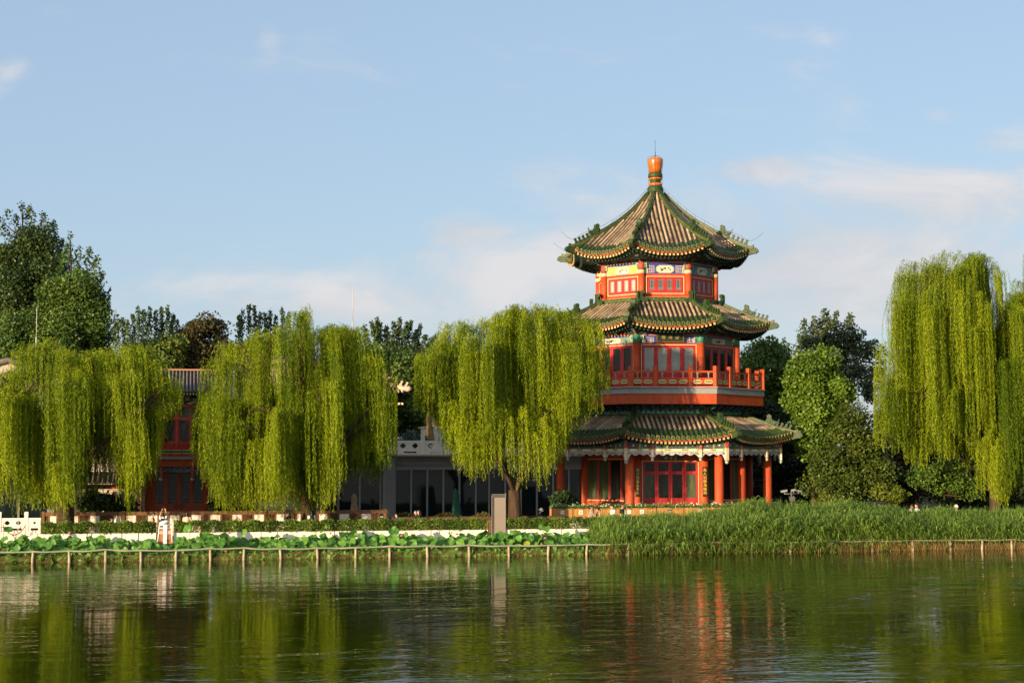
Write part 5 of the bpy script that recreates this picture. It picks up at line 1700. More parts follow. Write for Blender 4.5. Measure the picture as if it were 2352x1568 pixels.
# roof front slope from eave to ridge, right hip
N = 14
def hp_(t):  # hip line from ridge end to corner
    return (ak(800) + (xe1 - ak(800)) * t, sk + 4.0 * (1 - t), zk2(838, 800, sk + 4) + (zk2(898) - zk2(838, 800, sk + 4)) * (1.25 * t - 0.25 * t * t * t))
xe0 = ak(580)
vs = []
for k in range(N + 1):
    t = k / N; h = hp_(t)
    vs += [(xe0, sk + 4.0 * (1 - t), h[2] - 0.35 * t ** 3), h]
mb.mi = 1; mb.add(vs, [(k * 2, k * 2 + 2, k * 2 + 3, k * 2 + 1) for k in range(N)])
vs = []
for k in range(N + 1):
    t = k / N; h = hp_(t); vs += [h, (h[0], sk + 8 - h[1] + sk, h[2])]
mb.add(vs, [(k * 2, k * 2 + 2, k * 2 + 3, k * 2 + 1) for k in range(N)])
mb.mi = 0
x = xe0
while x < xe1 - 0.1:
    tmin = max(0, (x - ak(800)) / (xe1 - ak(800)))
    pts = []
    for k in range(9):
        t = tmin + (1 - tmin) * k / 8; h = hp_(t)
        f = 0 if h[0] <= xe0 else (x - xe0) / (h[0] - xe0)
        pts.append((x, sk + 4.0 * (1 - t), h[2] - 0.35 * t ** 3 * (1 - f ** 3) + 0.02))
    mb.tube(pts, 0.07, 6); x += 0.24
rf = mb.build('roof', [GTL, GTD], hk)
mb = MB(); mb.tube([(p[0], p[1], p[2] + 0.12) for p in [hp_(k / N) for k in range(N + 1)]] + [(xe1 + 0.12, sk - 0.1, hp_(1)[2] + 0.22)], 0.15, 8)
mb.tube([(xe0, sk + 4, hp_(0)[2] + 0.15), (ak(800), sk + 4, hp_(0)[2] + 0.15)], 0.18, 8); mb.build('ridge', GTL, rf)
dk = drag.mesh('ridge_dragon', [GTL]); bk = be.mesh('ridge_beast', [GTL])
for t, me in ((0.66, dk), (0.82, bk), (0.9, bk), (0.98, bk)):
    h = hp_(t); o = link_mesh('ridge_dragon' if me is dk else 'ridge_beast', me, rf, loc=(h[0] - ak(760), h[1] - sk, h[2] + 0.25 - GZ), rz=R(48))
mb = MB(); x = xe0
while x < xe1 - 0.3: mb.box(x, x + 0.09, sk + 0.1, sk + 1.2, ze_ - 0.32, ze_ - 0.2); x += 0.2
mb.build('rafters', CREAM, rf)
mb = MB(); mb.mi = 0; mb.box(xe0, xe1 - 1.0, sk + 1.1, sk + 7, GZ, ze_ - 0.2); mb.mi = 1; mb.box(xe0, xe1 - 0.98, sk + 1.05, sk + 1.1, ze_ - 0.9, ze_ - 0.3); mb.build('wall', [MATS['inner_wall_red'], TEALD], hk)

# =============================================================== folded parasols, masts, cameras
def parasol(x, s, y0, y1, col, label, w=0.16, lean=0.0):
    a = aat(x, s, y0); Y = dep(a, s)
    zt, zb = zat(y0, Y), zat(y1, Y)
    base = zb
    t = thing('folded_parasol', label, 'parasol', (a, s, base))
    mb = MB(); mb.tube([(a, s, base), (a, s, zt)], 0.025, 8); mb.build('pole', mat('parasol_pole', (0.22, 0.14, 0.08), 0.6), t)
    vs, fs = [], []
    H_ = zt - zb; n = 16
    rows = [(0.99, 0.04), (0.93, 0.5), (0.80, 0.75), (0.62, 0.7), (0.45, 0.9), (0.25, 1.0), (0.10, 1.25)]
    for u, r in rows:
        for k in range(n):
            an = 2 * math.pi * k / n
            rad = w * r * (1.0 + (0.28 if k % 2 else -0.22))
            vs.append((a + lean * (1 - u) + rad * math.cos(an), s + rad * math.sin(an), zb + H_ * u))
    for i in range(len(rows) - 1):
        for k in range(n): fs.append((i * n + k, i * n + (k + 1) % n, (i + 1) * n + (k + 1) % n, (i + 1) * n + k))
    mb = MB(); mb.smooth = True; mb.add(vs, fs); mb.build('canopy', col, t)
    mb = MB(); mb.box(a - 0.3, a + 0.3, s - 0.3, s + 0.3, base, base + 0.06); mb.build('base', CONC, t)


BEI = mat('beige_canvas', (0.40, 0.29, 0.16), 0.8, 0.2, 0.1, 4)
parasol(813.5, 11, 1132, 1193, BEI, 'folded beige parasol before the glass front, behind the tablet fence', 0.17)
parasol(1046, 11, 1121, 1193, mat('green_canvas', (0.025, 0.10, 0.07), 0.8, 0.2, 0.2, 4), 'folded dark green parasol before the glass front', 0.20, 0.08)
parasol(984.5, 17, 944, 1030, mat('khaki_canvas', (0.24, 0.17, 0.07), 0.8, 0.2, 0.15, 4), 'tall folded khaki parasol on the roof terrace', 0.19, 0.1)
parasol(995.5, 19.5, 957, 1030, mat('tan_canvas', (0.34, 0.22, 0.12), 0.8, 0.2, 0.15, 4), 'smaller folded tan parasol on the roof terrace stair housing', 0.15)
for x, y0, y1, s, lab in ((810.5, 660, 800, 24, 'thin grey mast rising above the second willow'), (85, 706, 830, 24, 'thin pale mast before the dark poplars at left')):
    a = aat(x, s, y0); Y = dep(a, s)
    t = thing('mast', lab, 'mast', (a, s, GZ))
    mb = MB(); z0, z1 = zat(y1, Y), zat(y0, Y)
    mb.tube([(a, s, GZ), (a, s, z0 + (z1 - z0) * 0.45)], 0.045, 8); mb.build('pole', mat('mast_grey', (0.40, 0.38, 0.35), 0.5), t)
    mb = MB(); mb.tube([(a, s, z0 + (z1 - z0) * 0.45), (a, s, z1)], 0.02, 6); mb.build('rod', MATS['mast_grey'], t)
s = 9.5
a = aat(1818, s, 1140); zc_ = lambda y: zat(y, dep(a, s))
cp_ = thing('camera_pole', 'grey pole with three white security cameras beside the reeds', 'camera pole', (a, s, GZ))
GRYM = mat('camera_grey', (0.09, 0.09, 0.088), 0.5, 0.4)
mb = MB(); mb.cyl(a, s, GZ, zc_(1128), 0.05); mb.box(a - 0.09, a + 0.15, s - 0.1, s + 0.1, zc_(1150), zc_(1140)); mb.build('pole', GRYM, cp_)
mb = MB(); mb.tube([(a - 0.42, s, zc_(1133.5)), (a + 0.42, s, zc_(1133.5))], 0.03, 8); mb.build('cross_arm', GRYM, cp_)
for dx, dz, an in ((-0.42, 0.14, -12), (0.12, 0.18, 100), (0.40, 0.14, 14)):
    mb = MB(); mb.M = Matrix.Translation((a + dx, s, zc_(1133.5) + dz)) @ Matrix.Rotation(R(an), 4, 'Z') @ Matrix.Rotation(R(10 if dx > 0 else -10), 4, 'Y')
    mb.box(-0.17, 0.17, -0.05, 0.05, -0.045, 0.05); mb.box(-0.20, 0.19, -0.06, 0.06, 0.05, 0.06); mb.cyl(0, 0, -0.14, -0.04, 0.02, n=8)
    mb.build('camera', mat('camera_shell', (0.22, 0.22, 0.21), 0.5), cp_)
# =============================================================== willows
WIL = leafmat('willow_leaf', (0.070, 0.130, 0.004), (0.40, 0.47, 0.014), 0.40, 0.45, 0.2)
WILB = MATS['bark']


def limb(mb, pts, r0, r1, n=10):
    k = len(pts)
    mb.tube(pts, [r0 + (r1 - r0) * (i / (k - 1)) ** 0.8 for i in range(k)], n)


def smooth_path(ps, m=10):
    ps = [Vector(p) for p in ps]
    out = []
    for i in range(len(ps) - 1):
        p0 = ps[max(i - 1, 0)]; p1 = ps[i]; p2 = ps[i + 1]; p3 = ps[min(i + 2, len(ps) - 1)]
        for j in range(m):
            t = j / m
            out.append(0.5 * ((2 * p1) + (-p0 + p2) * t + (2 * p0 - 5 * p1 + 4 * p2 - p3) * t * t + (-p0 + 3 * p1 - 3 * p2 + p3) * t ** 3))
    out.append(ps[-1])
    return out


def willow(label, trunk, s, top, hem, nclump, depth, forks, tr=0.33, holes=(), lens=(2.0, 6.6), per=24, dens=1.0, extra=()):
    tx, = trunk if isinstance(trunk, tuple) else (trunk,)
    a_t = aat(tx, s, 1190)
    Yd = dep(a_t, s)
    T = thing('weeping_willow', label, 'tree', (a_t, s, GZ), 'weeping willows along the shore')
    ta = np.array([aat(x, s, y) for x, y in top]); tz = np.array([zat(y, dep(aat(x, s, y), s)) for x, y in top])
    ha = np.array([aat(x, s, y) for x, y in hem]); hz = np.array([zat(y, dep(aat(x, s, y), s)) for x, y in hem])
    amin, amax = ta.min(), ta.max(); ac, hw = (amin + amax) / 2, (amax - amin) / 2
    # --- boughs arch out from the limbs; each carries a row of cascades
    kx = (tx - CX) / F
    kk = (SF + kx * CF) / (CF - kx * SF)
    nb = max(14, nclump // 13)
    bx = amin + (amax - amin) * (np.arange(nb) + rng.random(nb)) / nb
    rng.shuffle(bx)
    bu = (bx - ac) / hw
    bb = rng.uniform(-1, 1, nb) * depth * np.sqrt(np.clip(1 - bu ** 2 * 0.85, 0.05, 1))
    bt = np.interp(bx, ta, tz) - 0.42
    bh = np.interp(bx, ha, hz)
    bk = rng.random(nb)
    bz = bt - (bt - bh) * np.where(bk < 0.38, 0.30 * (bb / depth) ** 2, 0.10 + 0.66 * (bk - 0.38) / 0.62)
    bl = rng.uniform(0.6, 1.3, nb)                # how far this bough's curtain hangs
    bhem = np.where(rng.random(nb) < 0.62, rng.uniform(-0.45, 0.25, nb), rng.uniform(0.3, 2.2, nb))
    btint = rng.normal(0.46, 0.17, nb)
    nper = max(6, int(0.72 * nclump / nb))
    bi = np.repeat(np.arange(nb), nper)
    t = rng.uniform(0.30, 1.08, len(bi))
    rx, rz = a_t + (bx[bi] - a_t) * 0.25, bz[bi] - 0.9
    xs = rx + (bx[bi] - rx) * t + rng.normal(0, 0.16, len(bi))
    b = bb[bi] * (0.2 + 0.8 * t) + rng.normal(0, 0.16, len(bi))
    z0 = bz[bi] - 1.0 * (1 - np.clip(t, 0, 1)) ** 1.5 - 0.9 * np.clip(t - 0.75, 0, 1) ** 1.5 + rng.normal(0, 0.08, len(bi))
    hoff = bhem[bi]; lfac = bl[bi]; ct0 = btint[bi]
    # scattered twigs filling the crown
    nf = max(8, nclump - len(bi))
    fx = rng.uniform(amin, amax, nf); fu = (fx - ac) / hw
    fb = rng.uniform(-1, 1, nf) * depth * np.sqrt(np.clip(1 - fu ** 2 * 0.85, 0.05, 1))
    ft = np.interp(fx, ta, tz) - 0.45; fh = np.interp(fx, ha, hz)
    fz_ = ft - (ft - fh) * np.where(rng.random(nf) < 0.45, 0.25 * (fb / depth) ** 2, 0.75 * rng.random(nf))
    xs = np.concatenate([xs, fx]); b = np.concatenate([b, fb]); z0 = np.concatenate([z0, fz_])
    hoff = np.concatenate([hoff, np.abs(rng.normal(0, 1.2, nf))]); lfac = np.concatenate([lfac, rng.uniform(0.4, 0.9, nf)]); ct0 = np.concatenate([ct0, rng.normal(0.38, 0.15, nf)])
    if extra:
        ex = np.array([(aat(x, s, y), bb_, zat(y, dep(aat(x, s, y), s)) - 0.4) for x, y, bb_ in extra])
        xs = np.concatenate([xs, ex[:, 0]]); b = np.concatenate([b, ex[:, 1]]); z0 = np.concatenate([z0, ex[:, 2]])
        hoff = np.concatenate([hoff, np.zeros(len(ex))]); lfac = np.concatenate([lfac, np.ones(len(ex))]); ct0 = np.concatenate([ct0, np.full(len(ex), 0.6)])
    xs = np.clip(xs, amin, amax)
    z0 = np.minimum(z0, np.interp(xs, ta, tz) - 0.3)
    z0 = np.maximum(z0, np.interp(xs, ha, hz) + 0.9)
    keep = np.ones(len(xs), bool)
    for (hx0, hx1, hy0, hy1) in holes:
        z_lo, z_hi = zat(hy1, Yd), zat(hy0, Yd)
        keep &= ~((xs > aat(hx0, s)) & (xs < aat(hx1, s)) & (z0 > z_lo) & (z0 < z_hi))
    xs, b, z0, hoff, lfac, ct0 = xs[keep], b[keep], z0[keep], hoff[keep], lfac[keep], ct0[keep]
    nc = len(xs)
    ctint = ct0 + rng.normal(0, 0.07, nc)
    # strands
    cnt = rng.integers(int(per * 0.5), int(per * 1.3), nc)
    ci = np.repeat(np.arange(nc), cnt); ns = len(ci)
    out = np.stack([xs - a_t, b * 1.2], 1) + rng.normal(0, 0.3, (nc, 2))
    out /= np.linalg.norm(out, axis=1, keepdims=True) + 1e-6
    od = out[ci] + rng.normal(0, 0.35, (ns, 2)); od /= np.linalg.norm(od, axis=1, keepdims=True) + 1e-6
    along = rng.uniform(-0.75, 0.5, ns)
    sx = xs[ci] + out[ci, 0] * along + rng.normal(0, 0.075, ns)
    sy = b[ci] + out[ci, 1] * along + rng.normal(0, 0.10, ns)
    sz = z0[ci] - 0.25 * (along + 0.1) ** 2 + rng.normal(0, 0.10, ns)
    sx = np.clip(sx, amin - 0.1, amax + 0.1)
    zhl = np.interp(sx, ha, hz) + np.minimum(rng.exponential(0.75, ns), 3.5)
    cl = (lens[0] + (lens[1] - lens[0]) * np.clip(lfac, 0, 1.1)) * rng.uniform(0.8, 1.1, nc)
    cl = np.where((hoff < 0.26) & (rng.random(nc) < 0.8), 9.0, cl)
    zhl = zhl - 0.45 + (hoff + np.abs(rng.normal(0, 0.2, nc)))[ci]
    ctr = np.exp(-((along + 0.05) / 0.55) ** 2)
    L = np.minimum(cl[ci] * rng.uniform(0.6, 1.1, ns), np.maximum(sz - zhl, 0.5)) * (0.62 + 0.38 * ctr)
    step = 0.085 / dens
    nn = np.maximum((L / step).astype(int), 4)
    si = np.repeat(np.arange(ns), nn); N = len(si)
    j = np.arange(N) - np.repeat(np.cumsum(nn) - nn, nn)
    t = j * step
    wv = rng.uniform(0.15, 0.6, ns)
    horiz = wv[si] * (1 - np.exp(-t / 0.5)) + 0.06 * np.sin(t * 1.6 + rng.uniform(0, 6, ns)[si])
    bump = rng.uniform(0.05, 0.5, ns)
    px = sx[si] + od[si, 0] * horiz + 0.035 * t * 0.6
    py = sy[si] + od[si, 1] * horiz
    pz = sz[si] + bump[si] * np.sin(np.clip(t / 0.35, 0, math.pi / 2)) * 1.0 - np.maximum(t - 0.3, 0)
    # keep to the outline the tree really has, nearer strands allowing for their distance
    sc = (Yd + py) / Yd
    lo, hi = (amin - a_t) * sc + a_t, (amax - a_t) * sc + a_t
    px = np.where(px < lo, lo + rng.random(len(px)) * 0.12, np.where(px > hi, hi - rng.random(len(px)) * 0.12, px))
    px = px + py * kk
    P_ = np.stack([px, py, pz], 1)
    P_ = np.repeat(P_, 2, 0); si2 = np.repeat(si, 2)
    M = len(P_)
    P_ += rng.normal(0, 0.012, (M, 3))
    ang = rng.uniform(0, 2 * np.pi, M)
    tt = np.repeat(t, 2)
    dn = np.where(tt < 0.35, 0.25, 0.95)
    ax = unit(np.stack([np.cos(ang) * 0.42, np.sin(ang) * 0.42, -dn + rng.normal(0, 0.12, M)], 1))
    ln = rng.uniform(0.09, 0.17, M)
    tint = ctint[ci][si2] + rng.normal(0, 0.12, ns)[si2] + rng.normal(0, 0.14, M)
    V = blades(P_, ax, ln, rng.uniform(0.019, 0.031, M))
    V -= np.array([0, 0, 0])
    org = np.array([a_t, 0.0, GZ])
    me = np_mesh('crown', V - org, 4, WIL, tint)
    link_mesh('crown', me, T)
    # --- trunk and limbs
    mb = MB()
    fz = lambda y: zat(y, Yd)
    base = Vector((a_t, s, GZ - 0.1))
    fk = Vector((aat(forks[0][0], s, forks[0][1]), s, fz(forks[0][1])))
    limb(mb, smooth_path([base, base * 0.6 + fk * 0.4 + Vector((0.04, 0, 0)), fk], 6), tr * 1.25, tr * 0.85, 12)
    for f in forks[1:]:
        p = [fk - Vector((0, 0, 0.25))]
        for q in f: p.append(Vector((aat(q[0], s, q[1]), s + (q[2] if len(q) > 2 else 0), fz(q[1]))))
        limb(mb, smooth_path(p, 6), tr * 0.42, 0.03, 9)
        tip = p[-1]
    # secondary boughs reaching the cascades
    tops = [Vector((aat(q[0], s, q[1]), s + (q[2] if len(q) > 2 else 0), fz(q[1]))) for f in forks[1:] for q in f[:-1]] or [fk]
    for c in range(0, nc, 2):
        e = Vector((xs[c] + b[c] * kk, s + b[c], z0[c] + 0.05))
        o = min(tops, key=lambda p: (p - e).length + max(0, p.z - e.z) * 2)
        mid = (o + e) / 2 + Vector((0, 0, 0.35))
        limb(mb, smooth_path([o, mid, e], 5), 0.035, 0.008, 5)
    tk = mb.mesh('trunk', WILB, (a_t, s, GZ))
    link_mesh('trunk', tk, T)
    return T


willow('broad weeping willow at the left edge, before the tiled gallery', 150, 6.5,
       [(-95, 960), (-60, 880), (0, 855), (38, 830), (58, 795), (90, 772), (135, 775), (165, 800), (192, 805), (215, 800), (240, 795), (275, 782), (325, 785), (345, 820), (375, 830), (400, 860), (418, 930)],
       [(-95, 1150), (0, 1172), (60, 1182), (120, 1178), (160, 1176), (200, 1168), (235, 1120), (255, 1175), (275, 1196), (300, 1140), (325, 1120), (355, 1040), (380, 985), (418, 965)],
       285, 3.6, [(152, 1095), [(140, 1000), (110, 880), (90, 800)], [(165, 980, -0.5), (150, 860, -0.6), (130, 790)], [(200, 1000, 0.5), (270, 880, 0.5), (310, 800)], [(120, 1020, -0.8), (60, 920, -1), (0, 860, -1)], [(215, 1040, -1), (300, 970, -1.6), (370, 900, -1)]], 0.36,
       holes=[(205, 335, 985, 1110)], extra=[(285, 945, -2.2), (300, 955, -2.4), (270, 960, -2.3), (262, 1010, -2.5), (310, 960, -2.0)])
willow('large weeping willow between the red hall and the glass restaurant', 706, 6.5,
       [(438, 1010), (462, 930), (490, 860), (514, 780), (540, 762), (575, 762), (610, 745), (650, 722), (690, 700), (722, 694), (745, 732), (775, 745), (815, 742), (840, 775), (868, 820), (893, 850), (912, 890)],
       [(438, 1062), (470, 1115), (505, 1160), (530, 1188), (600, 1185), (640, 1178), (700, 1185), (760, 1160), (800, 1110), (840, 1115), (880, 1095), (912, 1060)],
       325, 3.6, [(708, 1100), [(700, 1000), (690, 880), (690, 730)], [(650, 980, -0.6), (590, 880, -0.8), (550, 790)], [(750, 980, 0.5), (800, 880, 0.5), (820, 770)], [(640, 1040, -1), (540, 960, -1.4), (480, 930, -1)], [(770, 1030, -1.2), (840, 940, -1), (890, 880)]], 0.36, per=25)
willow('weeping willow with forked trunk beside the taupe pillar, overlapping the pavilion', 1180, 7.0,
       [(952, 850), (962, 812), (985, 806), (1008, 800), (1020, 762), (1034, 735), (1065, 716), (1100, 722), (1125, 716), (1155, 708), (1185, 698), (1230, 690), (1300, 692), (1335, 715), (1362, 740), (1385, 790), (1400, 850)],
       [(952, 960), (985, 985), (1010, 975), (1030, 1035), (1070, 1095), (1105, 1115), (1140, 1110), (1160, 1095), (1190, 1125), (1225, 1140), (1265, 1085), (1290, 1030), (1330, 985), (1365, 955), (1400, 930)],
       245, 2.5, [(1181, 1125), [(1168, 1105, -0.3), (1140, 1060, -0.5), (1135, 1000, -0.4), (1110, 880, -0.3), (1080, 760)], [(1170, 1090, -0.2), (1150, 1030, 0), (1165, 900, 0.2), (1180, 740)], [(1205, 1095, 0.2), (1212, 1040, 0.1), (1206, 960, 0), (1230, 860, 0), (1260, 720)], [(1206, 1060, -0.6), (1250, 950, -1), (1320, 840, -1), (1350, 770)]], 0.34, per=24,
       holes=[(965, 1012, 985, 1200)], extra=[(1052, 930, -1.2), (1068, 955, -1.5), (1085, 920, -1.8), (1102, 970, -2.0), (1122, 940, -2.2), (1150, 925, -2.3), (1172, 960, -2.3), (1200, 930, -2.2), (1222, 985, -2.1), (1240, 950, -2.0), (1258, 975, -1.8), (1075, 880, -1.6), (1275, 900, -1.6)])
willow('tallest weeping willow, at the right behind the reeds', 2285, 8.5,
       [(2008, 960), (2020, 890), (2040, 850), (2042, 740), (2050, 690), (2062, 665), (2085, 610), (2110, 592), (2150, 584), (2185, 568), (2230, 574), (2270, 580), (2290, 612), (2302, 650), (2330, 648), (2365, 660), (2420, 720)],
       [(2008, 1000), (2030, 1050), (2060, 1040), (2090, 1075), (2120, 1100), (2150, 1080), (2190, 1070), (2225, 1090), (2250, 1160), (2300, 1165), (2340, 1110), (2365, 1100), (2420, 1100)],
       520, 4.0, [(2283, 1100), [(2250, 1000), (2200, 820), (2190, 640)], [(2180, 980, -0.6), (2120, 860, -0.8), (2090, 680)], [(2260, 980, 0.5), (2280, 800, 0.5), (2270, 640)], [(2150, 1020, -1), (2060, 930, -1.4), (2030, 880, -1)], [(2290, 1000, -1.2), (2350, 860, -1), (2370, 720)], [(2170, 940, 1.0), (2080, 800, 0.8), (2060, 740)]], 0.30, per=22, lens=(2.4, 8.0),
       holes=[(2015, 2075, 700, 800), (2008, 2060, 880, 905)], extra=[(2262, 1000, -3.0), (2275, 985, -3.2), (2288, 1005, -3.4), (2300, 990, -3.0), (2310, 1010, -3.2), (2250, 1015, -3.1), (2282, 1030, -3.6), (2295, 1020, -3.7)])
willow('willow cut off by the right edge of the picture', 2455, 9.5,
       [(2325, 760), (2342, 620), (2360, 575), (2400, 540), (2460, 520), (2540, 560), (2600, 700)],
       [(2325, 900), (2350, 1050), (2400, 1120), (2500, 1150), (2600, 1100)],
       80, 3.5, [(2455, 1100), [(2440, 900), (2420, 700)], [(2480, 850), (2530, 650)]], 0.4, per=22)

# =============================================================== broad-leaved and upright trees behind
def broad_tree(label, cat, x, s, blobs, leaf, c1, c2, n, base_y=1160, seed=0, shoots=(), trunk_r=0.28, name='tree', group='trees behind the buildings', trans=0.3, sub=(0.55, 1.0), visible_trunk=None, flat=0.7, droop=0.0, spec=0.3):
    a0 = aat(x, s); Yd = dep(a0, s)
    T = thing(name, label, cat, (a0, s, GZ), group)
    m = MATS.get('leaf_%s' % label) or leafmat('leaf_' + label[:24], c1, c2, trans, 0.45, spec)
    r = np.random.default_rng(100 + seed)
    Ps, Ns, Ts = [], [], []
    anchors = []
    area = sum(b[2] * b[3] for b in blobs) or 1
    for (bx, by, rx, ry) in blobs:
        ca = aat(bx, s, by); cz = zat(by, Yd); ra = rx * Yd / F; rz = ry * Yd / F
        rb = max(ra * flat, 1.2)
        nsub = max(8, int(1.5 * ra * rz / (sub[0] * sub[1]) / 1.0))
        d = unit(r.normal(size=(nsub, 3))); rad = r.random(nsub)[:, None] ** 0.4
        c = d * rad * np.array([ra, rb, rz]) * 0.90
        sr_ = r.uniform(sub[0], sub[1], nsub)
        k = int(0.55 * n * rx * ry / area / nsub)
        ku = int(0.45 * n * rx * ry / area)
        du = unit(r.normal(size=(ku, 3))); pu = du * (r.random(ku)[:, None] ** 0.45) * np.array([ra, rb, rz]) + np.array([ca, 0, cz])
        fl = np.sin(pu[:, 0] * 1.7 + by) * np.sin(pu[:, 2] * 1.3 + bx) + 0.5 * np.sin(pu[:, 0] * 4.1 + pu[:, 2] * 2.3)
        pu = pu[fl > -0.55]; du = du[fl > -0.55]
        Ps.append(pu); Ns.append(du * 0.5 + r.normal(size=pu.shape) * 0.6 + np.array([0, 0, 0.35 - droop])); Ts.append(0.42 + 0.12 * np.sin(pu[:, 0] * 1.1 + pu[:, 2]) + r.normal(0, 0.16, len(pu)))
        for i in range(nsub):
            dd = unit(r.normal(size=(k, 3)))
            q = dd * (r.random(k)[:, None] ** 0.33) * np.array([sr_[i], sr_[i], sr_[i] * 0.75])
            p = c[i] + q + np.array([ca, 0, cz])
            Ps.append(p); Ns.append(dd * 0.6 + r.normal(size=(k, 3)) * 0.6 + np.array([0, 0, 0.35 - droop]))
            Ts.append(np.full(k, r.normal(0.45, 0.2)) + r.normal(0, 0.15, k))
            if i % 3 == 0: anchors.append((ca + c[i][0], c[i][1], cz + c[i][2]))
    for sh_ in shoots:
        (x0, y0), (x1, y1), w = sh_[:3]
        A = np.array([aat(x0, s, y0), r.uniform(-1.2, 1.2), zat(y0, Yd)]); B = np.array([aat(x1, s, y1), r.uniform(-1.2, 1.2), zat(y1, Yd)])
        Ls = np.linalg.norm(B - A)
        k = int(Ls * (sh_[3] if len(sh_) > 3 else 70))
        t = r.random(k) ** 0.85
        wid = w * (1 - 0.75 * t) + 0.05
        dd = unit(r.normal(size=(k, 3)))
        p = A + (B - A) * t[:, None] + dd * wid[:, None] * r.random(k)[:, None] ** 0.5
        Ps.append(p); Ns.append(dd * 0.5 + r.normal(size=(k, 3)) * 0.5 + np.array([0, 0, 0.3])); Ts.append(r.normal(0.45, 0.2, k))
        anchors.append(tuple(A * 0.2 + B * 0.8))
    P_ = np.concatenate(Ps); nrm = unit(np.concatenate(Ns)); tn = np.concatenate(Ts)
    M = len(P_)
    rv = r.normal(size=(M, 3)) + np.array([0, 0, -droop * 1.5])
    ax = unit(np.cross(nrm, np.cross(rv, nrm)))
    w = np.cross(nrm, ax)
    Lf = leaf * r.uniform(0.7, 1.3, M)[:, None]
    V = np.stack([P_, P_ + ax * Lf * 0.5 + w * Lf * 0.38, P_ + ax * Lf, P_ + ax * Lf * 0.5 - w * Lf * 0.38], 1).reshape(-1, 3)
    me = np_mesh('crown', V - np.array([a0, 0, GZ]), 4, m, tn)
    link_mesh('crown', me, T)
    mb = MB()
    cz = np.mean([a[2] for a in anchors]); zlow = min(a[2] for a in anchors)
    fork = Vector((a0, s, GZ + (zlow - GZ) * 0.85 + 0.3))
    if visible_trunk:
        ps = [Vector((aat(q[0], s, q[1]), s, zat(q[1], Yd))) for q in visible_trunk]
        limb(mb, smooth_path(ps, 5), trunk_r, trunk_r * 0.4, 9); fork = ps[-1]
    else:
        limb(mb, smooth_path([(a0, s, GZ - 0.1), (a0 + 0.1, s, (GZ + fork.z) / 2), fork], 5), trunk_r, trunk_r * 0.7, 9)
    top = max(anchors, key=lambda q: q[2])
    lead = [fork, Vector((fork.x * 0.6 + top[0] * 0.4, s, fork.z * 0.55 + top[2] * 0.45)), Vector((top[0], s + top[1], top[2]))]
    sp_ = smooth_path(lead, 6); limb(mb, sp_, trunk_r * 0.65, 0.03, 7)
    for q in anchors[::2]:
        e = Vector((q[0], s + q[1], q[2]))
        o = min(sp_, key=lambda p: (p - e).length + max(0, p.z - e.z + 0.6) * 3)
        limb(mb, smooth_path([o, (o + e) / 2 + Vector((0, 0, -0.15)), e], 4), 0.075, 0.018, 5)
    link_mesh('trunk', mb.mesh('trunk', BARK, (a0, s, GZ)), T)
    return T


DG1, DG2 = (0.018, 0.042, 0.010), (0.060, 0.105, 0.020)
broad_tree('tall dark poplar rising out of the left edge of the picture', 'tree', 60, 32, [(55, 670, 74, 140), (112, 615, 32, 75), (10, 620, 42, 95), (30, 770, 80, 70), (95, 710, 52, 95), (70, 550, 34, 36), (40, 850, 90, 40)], 0.16, (0.022, 0.050, 0.012), (0.085, 0.125, 0.027), 100000, seed=1, sub=(0.8, 1.5), shoots=[((30, 520), (22, 488), .5), ((60, 520), (50, 468), .5), ((80, 520), (70, 478), .5), ((120, 560), (98, 490), .5), ((140, 600), (118, 500), .5), ((10, 560), (5, 500), .5), ((95, 570), (110, 505), .45), ((130, 620), (142, 545), .45), ((45, 560), (38, 500), .5), ((70, 540), (64, 472), .45)])
broad_tree('broad leafy poplar in front of the darker one at left', 'tree', 165, 27, [(170, 708, 76, 98), (120, 755, 58, 80), (205, 740, 48, 85), (150, 800, 90, 55), (40, 780, 45, 60), (110, 840, 120, 40), (230, 830, 60, 40)], 0.165, (0.030, 0.072, 0.012), (0.125, 0.195, 0.030), 95000, seed=2, sub=(0.8, 1.4), shoots=[((165, 600), (161, 540), .45), ((150, 610), (152, 560), .4), ((190, 620), (208, 572), .45), ((230, 660), (228, 592), .4), ((120, 680), (104, 640), .4), ((100, 720), (84, 655), .4), ((215, 680), (238, 625), .4), ((175, 640), (181, 566), .4), ((205, 650), (218, 590), .4), ((240, 720), (250, 660), .35), ((140, 660), (134, 600), .4), ((110, 780), (82, 720), .4)])
broad_tree('row of slender upright poplar shoots between big poplar and brown tree', 'tree', 325, 42, [(330, 812, 75, 28)], 0.17, (0.046, 0.085, 0.031), (0.124, 0.186, 0.054), 4000, seed=3, shoots=[((x + rng.uniform(-8, 8), 800), (x, y), 0.30, 120) for x, y in ((262, 752), (270, 742), (283, 735), (294, 742), (305, 722), (318, 708), (331, 715), (344, 706), (357, 716), (370, 704), (384, 702), (398, 718), (407, 735))])
broad_tree('rounded brownish tree above the grey roof of the red hall', 'tree', 458, 30, [(460, 790, 68, 55), (430, 825, 60, 45), (505, 815, 35, 50), (478, 748, 38, 20), (410, 800, 40, 45)], 0.18, (0.030, 0.036, 0.012), (0.115, 0.095, 0.034), 26000, seed=4)
broad_tree('feathery yellow green tree left of the brownish tree', 'tree', 370, 29, [(375, 815, 58, 40), (345, 830, 45, 40), (405, 790, 30, 20)], 0.20, (0.070, 0.116, 0.019), (0.217, 0.264, 0.046), 15000, seed=5, flat=1.0)
